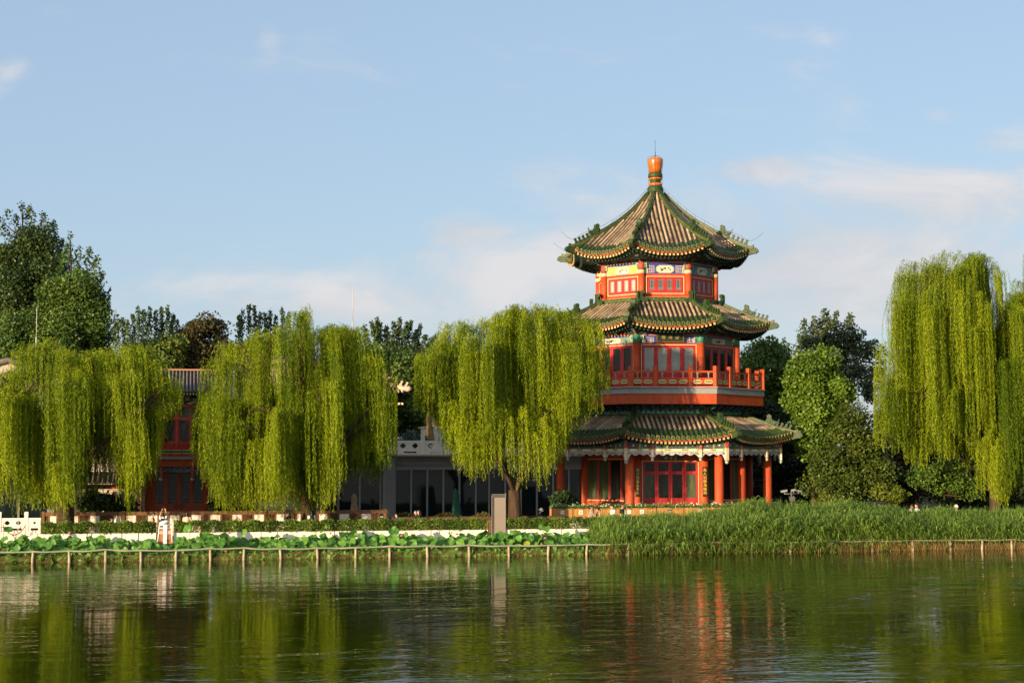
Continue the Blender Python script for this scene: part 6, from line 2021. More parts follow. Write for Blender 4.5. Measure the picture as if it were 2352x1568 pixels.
broad_tree('slender upright poplar shoots left of the second willow', 'tree', 600, 42, [(600, 800, 60, 28)], 0.17, (0.046, 0.085, 0.031), (0.124, 0.186, 0.054), 3000, seed=6, shoots=[((x + rng.uniform(-8, 8), 800), (x, y), 0.30, 120) for x, y in ((550, 725), (558, 715), (571, 704), (584, 702), (597, 722), (610, 716), (622, 712), (636, 722), (648, 708), (660, 722))])
broad_tree('upright dark poplars behind the round green tree, right of the second willow', 'tree', 915, 40, [(885, 812, 60, 30), (960, 818, 60, 22)], 0.18, (0.034, 0.070, 0.022), (0.093, 0.139, 0.039), 9000, seed=7, shoots=[((x * 0.7 + 900 * 0.3, 815), (x, y), 0.38, 130) for x, y in ((835, 752), (852, 740), (862, 736), (874, 741), (890, 750), (903, 740), (916, 733), (930, 745), (943, 738), (958, 760), (971, 741), (980, 768), (992, 778), (1004, 768), (1016, 780), (1030, 790))])
broad_tree('dense rounded green tree behind the upturned roof corner', 'tree', 930, 27, [(925, 870, 75, 70), (970, 900, 60, 60), (890, 850, 50, 55), (940, 960, 90, 55), (1000, 970, 60, 50), (900, 940, 45, 60)], 0.20, (0.039, 0.085, 0.016), (0.132, 0.194, 0.034), 38000, seed=8)
broad_tree('dark dense tree behind the roof terrace between willow and pavilion', 'tree', 1100, 30, [(1050, 900, 70, 90), (1130, 900, 80, 100), (1230, 920, 80, 90), (1300, 900, 60, 100), (1090, 1000, 110, 40)], 0.24, (0.031, 0.062, 0.016), (0.093, 0.139, 0.031), 26000, seed=9)
# right of the pavilion
broad_tree('loose green tree directly right of the pavilion balcony', 'tree', 1750, 27, [(1742, 840, 50, 70), (1775, 830, 36, 55), (1715, 900, 45, 60), (1760, 920, 50, 60), (1800, 880, 42, 70), (1825, 930, 40, 50)], 0.20, (0.046, 0.093, 0.016), (0.155, 0.232, 0.034), 20000, seed=10, shoots=[((1790, 830), (1784, 775), .5), ((1765, 800), (1762, 772), .5)])
broad_tree('tall grey green poplar with open crown right of the pavilion', 'tree', 1900, 38, [(1895, 770, 45, 45), (1850, 790, 32, 45), (1945, 775, 36, 45), (1960, 830, 45, 55), (1995, 800, 30, 32), (2000, 880, 35, 42), (1930, 870, 40, 50), (1880, 840, 40, 30)], 0.20, (0.046, 0.070, 0.034), (0.132, 0.171, 0.070), 12500, seed=11, visible_trunk=[(1903, 1150), (1902, 960), (1899, 860), (1897, 800)],
           shoots=[((1845, 790), (1835, 736), .5), ((1815, 810), (1807, 780), .45), ((1870, 760), (1859, 730), .45), ((1890, 760), (1887, 712), .5), ((1900, 750), (1900, 710), .5), ((1915, 760), (1911, 718), .45), ((1940, 760), (1942, 722), .45), ((1955, 760), (1963, 727), .45), ((1970, 800), (1974, 762), .45), ((2000, 790), (2012, 782), .45), ((1990, 850), (2040, 825), .5), ((2000, 860), (2050, 842), .5), ((1990, 890), (2022, 888), .5), ((1990, 900), (2008, 920), .45)], sub=(0.35, 0.7))
broad_tree('bushy bright green tree in front of the open poplar', 'tree', 1870, 13.5, [(1865, 860, 58, 52), (1895, 900, 60, 60), (1860, 935, 50, 50), (1910, 960, 50, 55), (1880, 830, 40, 30), (1862, 1000, 46, 50)], 0.18, (0.042, 0.098, 0.010), (0.169, 0.260, 0.023), 42000, seed=12)
broad_tree('dark conical juniper right of the bushy tree', 'tree', 1960, 12, [(1950, 1000, 50, 75), (1985, 1040, 60, 70), (1920, 1060, 65, 70), (1975, 1110, 85, 45), (1895, 1110, 70, 45), (2015, 1090, 45, 55), (1955, 950, 28, 35)], 0.15, (0.032, 0.061, 0.012), (0.123, 0.160, 0.022), 42000, seed=13, visible_trunk=[(1942, 1180), (1950, 1150), (1962, 1110)], trunk_r=0.14, droop=-0.5)
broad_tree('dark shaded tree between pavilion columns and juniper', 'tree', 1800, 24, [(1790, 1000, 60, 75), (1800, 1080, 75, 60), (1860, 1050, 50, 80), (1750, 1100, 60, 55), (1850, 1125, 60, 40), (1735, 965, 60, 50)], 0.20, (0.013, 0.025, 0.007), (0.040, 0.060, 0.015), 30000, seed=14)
broad_tree('reddish brown leaved shrub tree under the tallest willow', 'tree', 2075, 16, [(2075, 1050, 26, 45), (2085, 1110, 30, 45), (2060, 1085, 20, 40)], 0.17, (0.035, 0.015, 0.008), (0.10, 0.045, 0.02), 7000, seed=15, trunk_r=0.08)
broad_tree('small spreading green tree with bare lower limbs under the tallest willow', 'tree', 2168, 11.5, [(2170, 1105, 55, 35), (2120, 1095, 40, 30), (2220, 1120, 40, 28), (2180, 1075, 40, 25)], 0.14, (0.045, 0.10, 0.012), (0.13, 0.21, 0.025), 9000, seed=16, visible_trunk=[(2166, 1185), (2166, 1165), (2170, 1135)], trunk_r=0.07, sub=(0.35, 0.6))
broad_tree('dark tree mass filling the right end behind the willow', 'tree', 2280, 24, [(2150, 1050, 70, 90), (2250, 1000, 90, 130), (2350, 1000, 80, 130), (2200, 1130, 110, 45), (2330, 1130, 90, 45), (2080, 1110, 50, 60), (2050, 1000, 40, 90)], 0.22, (0.015, 0.027, 0.007), (0.044, 0.062, 0.015), 30000, seed=17)
for x, y, rx, ry, lab, sd in ((2040, 1130, 34, 22, 'yellow flowering shrub left of the small spreading tree', 18), (1910, 1150, 26, 14, 'low yellow flowering shrub at the foot of the juniper', 19)):
    broad_tree(lab, 'shrub', x, 9.0, [(x, y, rx, ry), (x + rx * 0.5, y + 8, rx * 0.8, ry * 0.8)], 0.13, (0.04, 0.085, 0.008), (0.20, 0.215, 0.018), 3600, seed=sd, name='shrub', group='shrubs', trunk_r=0.03, sub=(0.22, 0.4), trans=0.35)
for x, y, rx, ry, s_, lab, sd in ((205, 1150, 32, 26, 9.6, 'dark broad leaved shrub before the plaster wall, left of green post', 20), (240, 1158, 26, 20, 9.4, 'dark shrub with hanging leaves at the green gallery post', 21), (286, 1155, 22, 24, 9.5, 'dark shrub beside the red hall couplet board', 22), (505, 1150, 26, 26, 10, 'dark shrub right of the red hall', 23), (560, 1160, 20, 16, 10, 'small dark shrub before the cream garden wall', 24), (945, 1020, 34, 36, 16.2, 'blue green potted shrub behind the terrace balustrade', 25), (90, 1130, 40, 40, 12, 'dark shrub before the left glass house', 26), (1290, 1150, 30, 26, 11, 'dark shrub at the left foot of the pavilion', 27)):
    broad_tree(lab, 'shrub', x, s_, [(x, y, rx, ry), (x + rx * 0.5, y + 6, rx * 0.7, ry * 0.8)], 0.19, (0.02, 0.045, 0.012) if sd != 25 else (0.02, 0.045, 0.035), (0.06, 0.10, 0.02) if sd != 25 else (0.05, 0.09, 0.06), 1900, seed=sd, name='shrub', group='shrubs', trunk_r=0.03, sub=(0.22, 0.4))
T = thing('planting_strip', 'strip of mixed reddish garden plants behind the low slatted fence', 'plant', (aat(1000, 9), 9, GZ))
n = 5000
x = rng.uniform(aat(897, 9), aat(1120, 9), n); P_ = np.stack([x - aat(1000, 9), rng.uniform(-.2, .2, n), rng.uniform(0.2, 1.0, n) ** 0.7 * (0.95 + 0.15 * np.sin(x * 3.1))], 1)
link_mesh('foliage', np_mesh('foliage', blades(P_, unit(rng.normal(size=(n, 3)) + np.array([0, 0, 0.6])), rng.uniform(0.08, 0.16, n), rng.uniform(0.03, 0.06, n)), 4, leafmat('garden_leaf', (0.05, 0.07, 0.012), (0.18, 0.13, 0.03), 0.3), rng.random(n)), T)
# far wood closing the horizon
n = 30000
x = rng.uniform(-120, 150, n); hgt = 7.5 + 1.8 * np.sin(x * 0.13) + 1.2 * np.sin(x * 0.37 + 1)
hgt = np.where(x > 24, hgt * 0.75, hgt)
P_ = np.stack([x, rng.normal(62, 3, n), hgt * rng.random(n) ** 0.6], 1)
me = np_mesh('far_wood', blades(P_, unit(rng.normal(size=(n, 3))), rng.uniform(0.6, 1.1, n), rng.uniform(0.5, 0.8, n)), 4, leafmat('far_leaf', (0.015, 0.03, 0.01), (0.05, 0.075, 0.02), 0.25), rng.random(n))
fwd_ = link_mesh('far_wood', me, None, (0, Y0, GZ), PHI); tag(fwd_, 'distant band of dark trees closing the view behind the buildings', 'wood', kind='stuff')

# =============================================================== reeds
RE = leafmat('reed_leaf', (0.055, 0.125, 0.018), (0.29, 0.42, 0.075), 0.3, 0.45, 0.3)
REDRY = mat('dry_reed', (0.10, 0.06, 0.022), 0.8, 0.2, 0.0, 3, 0, 10, col2=(0.30, 0.20, 0.07))
ra0, ra1 = aat(1360, 1.0), aat(2480, 1.0)
rtop = [(1360, 1220), (1385, 1200), (1420, 1192), (1500, 1192), (1600, 1186), (1680, 1172), (1740, 1160), (1790, 1156), (1850, 1164), (1920, 1160), (2000, 1160), (2060, 1166), (2120, 1176), (2200, 1176), (2280, 1178), (2350, 1176), (2480, 1176)]
rta = np.array([aat(x, 1.6) for x, _ in rtop]); rtz = np.array([zat(y, dep(aat(x, 1.6), 1.6)) for x, y in rtop])
ns = 15000
sx = ra0 + (ra1 - ra0) * rng.random(ns)
sy = rng.uniform(0.15, 4.6, ns)
fr = rng.random(ns) < 0.05
fedge = aat(1930, 0) + rng.normal(0, 3.2, ns)
sy = np.where(fr & (sx < fedge), rng.uniform(-0.30, 0.25, ns), sy)
edge = np.clip((sx - ra0) / 1.5, 0, 1)
sy = np.where(edge < 1, 0.8 + (sy - 0.8) * (0.4 + 0.6 * edge), sy)
zg = np.where(sy < 0.1, -0.15, 0.15) + np.clip(sy / 3, 0, 1) * 0.35
topz = np.interp(sx, rta, rtz)
clumpn = 0.5 + 0.5 * np.sin(sx * 1.9 + 1.3 * np.sin(sy * 1.1)) * np.sin(sx * 0.7 + 2)
H_ = (topz - zg) * (0.60 + 0.32 * rng.random(ns) + 0.20 * clumpn + 0.14 * (rng.random(ns) < 0.07)) * np.where(sy < 0.2, 0.40 + 0.45 * rng.random(ns), 1.0) * np.clip(0.66 + 0.16 * sy, 0.5, 1.0) * (0.6 + 0.4 * edge)
leanx = rng.normal(-0.05, 0.13, ns); leany = np.where(sy < 1.4, rng.uniform(-0.85, 0.0, ns), rng.normal(-0.05, 0.12, ns))
nl = 13
li = np.repeat(np.arange(ns), nl); M = len(li)
u = 0.18 + 0.82 * np.tile(np.arange(nl) / (nl - 1), ns) + rng.normal(0, 0.03, M)
u = np.clip(u, 0.1, 1)
h = H_[li]
bx = sx[li] + leanx[li] * h * u ** 1.6; by = sy[li] + leany[li] * h * u ** 1.6; bz = zg[li] + h * u * (1 - 0.10 * u * np.abs(leany[li]))
ang = rng.uniform(0, 2 * np.pi, M) * 0.5 + np.where(rng.random(M) < 0.6, 3.6, 0.0)
L = rng.uniform(0.38, 0.80, M) * (1.0 - 0.25 * u)
dx, dy = np.cos(ang), np.sin(ang)
base = np.stack([bx, by, bz], 1)
hd = np.stack([dx, dy, np.zeros(M)], 1)
rise = rng.uniform(0.25, 0.8, M)[:, None]
p1 = base + hd * (L * 0.42)[:, None] + np.array([0, 0, 1]) * (L[:, None] * 0.42 * rise)
p2 = p1 + hd * (L * 0.42)[:, None] * 0.9 + np.array([0, 0, 1]) * (L[:, None] * rng.uniform(-0.50, 0.10, M)[:, None])
side = np.stack([-dy, dx, np.zeros(M)], 1)
wd = rng.uniform(0.011, 0.021, M)[:, None]
q1 = np.stack([base - side * wd * 0.5, base + side * wd * 0.5, p1 + side * wd, p1 - side * wd], 1)
q2 = np.stack([p1 - side * wd, p1 + side * wd, p2 + side * wd * 0.12, p2 - side * wd * 0.12], 1)
tn = np.clip(0.42 + 0.25 * (clumpn[li] - 0.5) + rng.normal(0, 0.2, M), 0, 1)
V = np.concatenate([q1.reshape(-1, 3), q2.reshape(-1, 3)])
T2 = np.concatenate([tn, tn])
me = np_mesh('reed_bed', V, 4, [RE, REDRY], T2)
dry = (u < 0.24) & (rng.random(M) < 0.35) & (sy[li] < 1.6)
me.polygons.foreach_set('material_index', np.concatenate([dry, dry]).astype(np.int32))
o = link_mesh('reed_bed', me, None, (0, Y0, 0), PHI); tag(o, 'dense bed of tall green reeds leaning over the lake fence', 'reeds', kind='stuff')
# upright young blades standing through the bed
n = 7000
x = rng.uniform(ra0 + 0.4, ra1, n); yy_ = rng.uniform(0.2, 4.4, n)
zt_ = np.interp(x, rta, rtz) + 0.16 * np.sin(x * 2.9) * np.sin(x * 1.1 + yy_) - 0.06
hb = np.clip(0.62 + 0.16 * yy_, 0, 1) * (zt_ - 0.3)
P_ = np.stack([x, yy_, 0.3 + hb * rng.uniform(0.35, 0.80, n)], 1)
ax = unit(np.stack([rng.normal(-0.12, 0.28, n), rng.normal(-0.1, 0.2, n), np.ones(n)], 1))
me = np_mesh('reed_tips', blades(P_, ax, rng.uniform(0.45, 0.85, n), rng.uniform(0.018, 0.030, n)), 4, RE, rng.uniform(0.05, 0.75, n))
o = link_mesh('reed_tips', me, None, (0, Y0, 0), PHI); tag(o, 'upright pale reed blades standing up through the reed bed', 'reeds', kind='stuff')
# dry stalks standing at the water line
n = 5200
x = np.concatenate([rng.uniform(ra0 + 0.3, ra1, n // 2), rng.choice([aat(1690, 0), aat(2002, 0), aat(2060, 0), aat(2120, 0), aat(1620, 0), aat(1970, 0)], n // 2) + rng.normal(0, 0.55, n // 2)])
P_ = np.stack([x, rng.uniform(-0.08, 0.5, n), np.full(n, -0.05)], 1)
ax = unit(np.stack([rng.normal(0, 0.22, n), rng.normal(-0.08, 0.15, n), np.ones(n)], 1))
me = np_mesh('dry_stalks', blades(P_, ax, rng.uniform(0.2, 0.75, n), rng.uniform(0.012, 0.022, n)), 4, REDRY)
o = link_mesh('dry_stalks', me, None, (0, Y0, 0), PHI); tag(o, 'straw coloured dead reed stalks at the water line', 'reeds', kind='stuff')

# =============================================================== lotus
LOT = leafmat('lotus_leaf', (0.045, 0.15, 0.022), (0.17, 0.35, 0.045), 0.3, 0.45, 0.35)
LOTY = leafmat('yellow_lotus_leaf', (0.16, 0.24, 0.03), (0.45, 0.40, 0.03), 0.3)
STALK = mat('lotus_stalk', (0.08, 0.15, 0.04), 0.6)


def lotus_mesh(seed, mtl, cup, r):
    rs = random.Random(seed)
    n, m = 22, 4
    mb = MB(); mb.smooth = True
    ph = [rs.uniform(0, 6.28) for _ in range(4)]
    vs = [(0, 0, 0)]
    for i in range(1, m + 1):
        t = i / m
        for k in range(n):
            a = 2 * math.pi * k / n
            wob = 0.10 * math.sin(3 * a + ph[0]) + 0.07 * math.sin(5 * a + ph[1])
            rad = r * t * (1 + 0.05 * math.sin(4 * a + ph[2]))
            vs.append((rad * math.cos(a), rad * math.sin(a), r * (cup * t * t + wob * t ** 2 * 1.6 - (0.25 * t ** 4 if cup < 0.1 else 0))))
    fs = [(0, 1 + k, 1 + (k + 1) % n) for k in range(n)]
    for i in range(m - 1):
        for k in range(n): fs.append((1 + i * n + k, 1 + (i + 1) * n + k, 1 + (i + 1) * n + (k + 1) % n, 1 + i * n + (k + 1) % n))
    mb.add(vs, fs)
    me = mb.mesh('leaf_blade', mtl)
    at = me.attributes.new('tint', 'FLOAT', 'POINT')
    t0 = rs.uniform(0.2, 0.7)
    at.data.foreach_set('value', [min(1, max(0, t0 + (0.25 if i == 0 else 0.12 * math.sin(i * 1.7)))) for i in range(len(me.vertices))])
    return me


lm = [lotus_mesh(i, LOT, random.choice([0.15, 0.3, 0.05, 0.02]), 0.235) for i in range(10)]
ly = [lotus_mesh(40 + i, LOTY, 0.1, 0.2) for i in range(3)]
la0, la1 = aat(-20, 0.8), aat(1375, 1.2)
smb = MB(); smb.tube([(0, 0, -1), (0.01, 0, -0.5), (0, 0, 0)], 0.008, 5)
sme = smb.mesh('stalk', STALK)
spots = []
r4 = random.Random(11)
for k in range(300):
    a = la0 + (la1 - la0) * (k + r4.random()) / 300
    row = k % 5
    if row == 0: s_, z = r4.uniform(0.25, 0.6), r4.uniform(0.10, 0.30)
    elif row == 1: s_, z = r4.uniform(0.4, 0.9), r4.uniform(0.32, 0.52)
    elif row == 2: s_, z = r4.uniform(0.8, 1.5), r4.uniform(0.48, 0.68)
    elif row == 3: s_, z = r4.uniform(1.2, 2.0), r4.uniform(0.55, 0.78)
    else: s_, z = r4.uniform(1.7, 2.5), r4.uniform(0.58, 0.82)
    z += 0.07 + 0.09 * math.sin(a * 0.9 + 1) + 0.06 * math.sin(a * 2.3)
    if row == 0: z = max(0.12, z)
    spots.append((a, s_, z, row))
for x, y, s_ in ((1250, 1214, 1.2), (1180, 1220, 1.0), (430, 1212, 1.0), (20, 1216, 1.0), (560, 1222, 1.4), (905, 1221, 1.2), (1110, 1224, 1.2), (745, 1216, 1.4)):
    spots.append((aat(x, s_), s_, zat(y, dep(aat(x, s_), s_)), 5))
for k, (a, s_, z, row) in enumerate(spots):
    if aat(352, s_) < a < aat(404, s_) and row in (2, 3, 4): z = min(z, 0.42)
    yel = row == 0 and r4.random() < 0.2
    me = r4.choice(ly) if yel else r4.choice(lm)
    o = bpy.data.objects.new('lotus_leaf', None); COL.objects.link(o)
    o.location = world(a, s_, z); o.rotation_euler = (0, 0, r4.uniform(0, 6.28)); o.empty_display_size = 0.1
    if yel: tag(o, 'yellowed lotus leaf low behind the fence netting', 'lotus leaf', 'yellowed lotus leaves behind the netting')
    elif row == 0: tag(o, 'green lotus leaf low behind the fence netting', 'lotus leaf', 'green lotus leaves behind the netting')
    elif row == 5: tag(o, 'large green lotus leaf standing above the others before the white planters', 'lotus leaf', 'lotus leaves standing above the bed')
    else: tag(o, 'green lotus leaf in the crowded bed above the fence rail', 'lotus leaf', 'lotus leaves in the bed above the rail')
    sc_ = r4.uniform(0.72, 1.12) * (1.15 if row == 5 else 1) * (0.8 if row == 0 else 1)
    tilt = r4.uniform(0.45, 1.25) if row not in (3, 4) else r4.uniform(0.3, 1.05)
    # most blades tip towards the light and the open water
    d = r4.gauss(0, 0.8)
    b_ = link_mesh('leaf_blade', me, o, (0, 0, 0))
    rot = Matrix.Rotation(-o.rotation_euler.z + d, 3, 'Z') @ Matrix.Rotation(tilt, 3, 'X') @ Matrix.Rotation(r4.uniform(0, 6.28), 3, 'Z')
    b_.rotation_euler = rot.to_euler(); b_.scale = (sc_,) * 3
    st = link_mesh('stalk', sme, o, (0, 0, 0)); st.scale = (1, 1, z + 0.15)
# the smaller leaves and stalks filling the bed below them
n = 7500
x = rng.uniform(la0, la1, n)
P_ = np.stack([x, 0.1 + 2.3 * rng.random(n) ** 1.8, rng.uniform(-0.02, 0.42, n)], 1)
dirn = unit(np.stack([rng.normal(0, 1, n), rng.normal(0, 1, n), rng.normal(0, 0.6, n)], 1))
n2 = 3200
P2_ = np.stack([rng.uniform(la0, la1, n2), rng.uniform(0.1, 2.4, n2), np.full(n2, -0.1)], 1)
V1 = blades(P_, dirn, rng.uniform(0.12, 0.26, n), rng.uniform(0.1, 0.2, n))
V2 = blades(P2_, unit(np.stack([rng.normal(0, 0.3, n2), rng.normal(0, 0.2, n2), np.ones(n2)], 1)), rng.uniform(0.25, 0.8, n2), rng.uniform(0.012, 0.022, n2))
me = np_mesh('lotus_undergrowth', np.concatenate([V1, V2]), 4, [LOT, REDRY], np.concatenate([rng.random(n) * 0.8, np.zeros(n2)]))
me.polygons.foreach_set('material_index', np.concatenate([(rng.random(n) < 0.06), rng.random(n2) < 0.25]).astype(np.int32))
o = link_mesh('lotus_undergrowth', me, None, (0, Y0, 0), PHI); tag(o, 'tangle of small lotus leaves and dry stalks in the bed behind the netting', 'undergrowth', kind='stuff')
# further round leaves crowding between them
vs_all, tn_all = [], []
for k in range(1150):
    a = r4.uniform(la0, la1); s_ = r4.uniform(0.3, 2.5) if k % 4 else r4.uniform(0.12, 0.6)
    z = (0.12 if k % 4 else 0.02) + (0.25 if not aat(350, s_) < a < aat(406, s_) else 0.1) * s_ ** 0.8 + r4.uniform(-0.12, 0.12) + 0.09 * math.sin(a * 0.9 + 1) + 0.06 * math.sin(a * 2.3)
    r_ = r4.uniform(0.15, 0.25)
    M_ = Matrix.Translation((a, s_, z)) @ Matrix.Rotation(r4.gauss(0, 0.9), 4, 'Z') @ Matrix.Rotation(r4.uniform(0.3, 1.2), 4, 'X')
    ph = r4.uniform(0, 6)
    rim = [M_ @ Vector((r_ * math.cos(t * 0.5236), r_ * math.sin(t * 0.5236), r_ * (0.22 + 0.14 * math.sin(t * 1.57 + ph)))) for t in range(12)]
    c_ = M_ @ Vector((0, 0, 0)); tt_ = r4.uniform(0.15, 0.8)
    for t in range(12):
        vs_all += [c_, rim[t], rim[(t + 1) % 12]]; tn_all.append(tt_ + (0.1 if t % 2 else 0))
me = np_mesh('lotus_bed', np.array([tuple(v) for v in vs_all]), 3, LOT, np.array(tn_all))
o = link_mesh('lotus_bed', me, None, (0, Y0, 0), PHI); tag(o, 'crowd of smaller lotus leaves filling the bed between the large ones', 'lotus leaves', kind='stuff')
# blooms and seed pods
PINK = mat('pink_petal', (0.72, 0.20, 0.30), 0.5, 0.3, 0.15, 8)
PODM = mat('dark_seed_pod', (0.045, 0.028, 0.02), 0.7)
pm_ = MB(); pm_.smooth = True
for ring, (nn_, til, sz) in enumerate(((6, 0.95, 0.12), (6, 0.5, 0.115))):
    for k in range(nn_):
        a = 2 * math.pi * (k + 0.5 * ring) / nn_
        M_ = Matrix.Rotation(a, 4, 'Z') @ Matrix.Rotation(til, 4, 'Y')
        vs = [M_ @ Vector(p) for p in ((0, 0, 0), (0.02, -0.035, sz * 0.5), (0.0, 0, sz), (0.02, 0.035, sz * 0.5), (0.03, 0, sz * 0.5))]
        pm_.add(vs, [(0, 1, 4), (1, 2, 4), (2, 3, 4), (3, 0, 4)])
pme_ = pm_.mesh('petals', PINK)
pd = MB(); pd.lathe([(0.006, -0.05), (0.02, -0.02), (0.045, 0.01), (0.04, 0.022), (0.01, 0.024)], 10); pdm = pd.mesh('pod', PODM)
for i, (x, y, kind) in enumerate(((161, 1226, 0), (598, 1237, 0), (923, 1232, 0), (1050, 1228, 0), (527, 1225, 0), (1252, 1238, 0), (256, 1226, 1), (212, 1227, 1), (350, 1225, 1), (660, 1226, 1), (699, 1228, 1), (948, 1231, 1), (1004, 1222, 1), (1010, 1221, 1), (1038, 1222, 1), (896, 1219, 1), (760, 1224, 1))):
    s_ = 1.0
    a = aat(x, s_); z = zat(y, dep(a, s_))
    where = {0: 'beside the left end of the hedge', 1: 'below the gap right of the litter bin', 2: 'before the middle planters', 3: 'left of the taupe pillar', 4: 'between bin and second willow trunk', 5: 'right of the taupe pillar'}.get(i)
    if kind == 0:
        o = thing('lotus_flower', 'pink lotus flower on a stalk, ' + where, 'flower', (a, s_, z), 'pink lotus flowers')
        link_mesh('petals', pme_, o, (0, 0, 0))
    else:
        o = thing('lotus_seed_pod', 'dark dry lotus seed pod on a thin stalk before the white planters', 'seed pod', (a, s_, z), 'dry lotus seed pods')
        link_mesh('pod', pdm, o, (0, 0, 0))
    st = link_mesh('stalk', sme, o, (0, 0, 0)); st.scale = (1, 1, z + 0.1)
# =============================================================== people
SKIN = mat('skin', (0.50, 0.26, 0.16), 0.5, 0.35, 0.05, 8)
HAIR = mat('black_hair', (0.012, 0.010, 0.009), 0.45, 0.4)
EYE_ = mat('dark_eye', (0.02, 0.015, 0.012), 0.3)
LIP = mat('lip', (0.36, 0.12, 0.09), 0.5)
PHONE = mat('phone_black', (0.01, 0.01, 0.012), 0.25, 0.5)


def cloth(name, c): return mat('cloth_' + name, c, 0.85, 0.15, 0.10, 6)


def ring_body(mb, rows, n=14):
    """stack of elliptical rings (x, y, z, rx, ry)"""
    vs, fs = [], []
    for (cx, cy, cz, rx, ry) in rows:
        for k in range(n):
            a = 2 * math.pi * k / n
            vs.append((cx + rx * math.cos(a), cy + ry * math.sin(a), cz))
    for i in range(len(rows) - 1):
        for k in range(n): fs.append((i * n + k, i * n + (k + 1) % n, (i + 1) * n + (k + 1) % n, (i + 1) * n + k))
    fs.append(tuple(range(n))[::-1]); fs.append(tuple((len(rows) - 1) * n + k for k in range(n)))
    mb.add(vs, fs)


ARMS = {'down': ((0.03, 0.02, -0.29), (0.02, -0.06, -0.25)), 'phone': ((0.05, -0.07, -0.27), (-0.05, -0.24, 0.06)), 'up': ((0.03, -0.14, 0.17), (-0.09, -0.05, 0.25)), 'swing': ((0.04, 0.10, -0.27), (0.0, -0.02, -0.25)), 'fwd': ((0.03, -0.14, -0.24), (0.0, -0.20, -0.10)), 'reach': ((0.08, -0.24, -0.06), (0.0, -0.26, 0.04)), 'hip': ((0.10, 0.03, -0.26), (-0.06, -0.17, -0.13))}


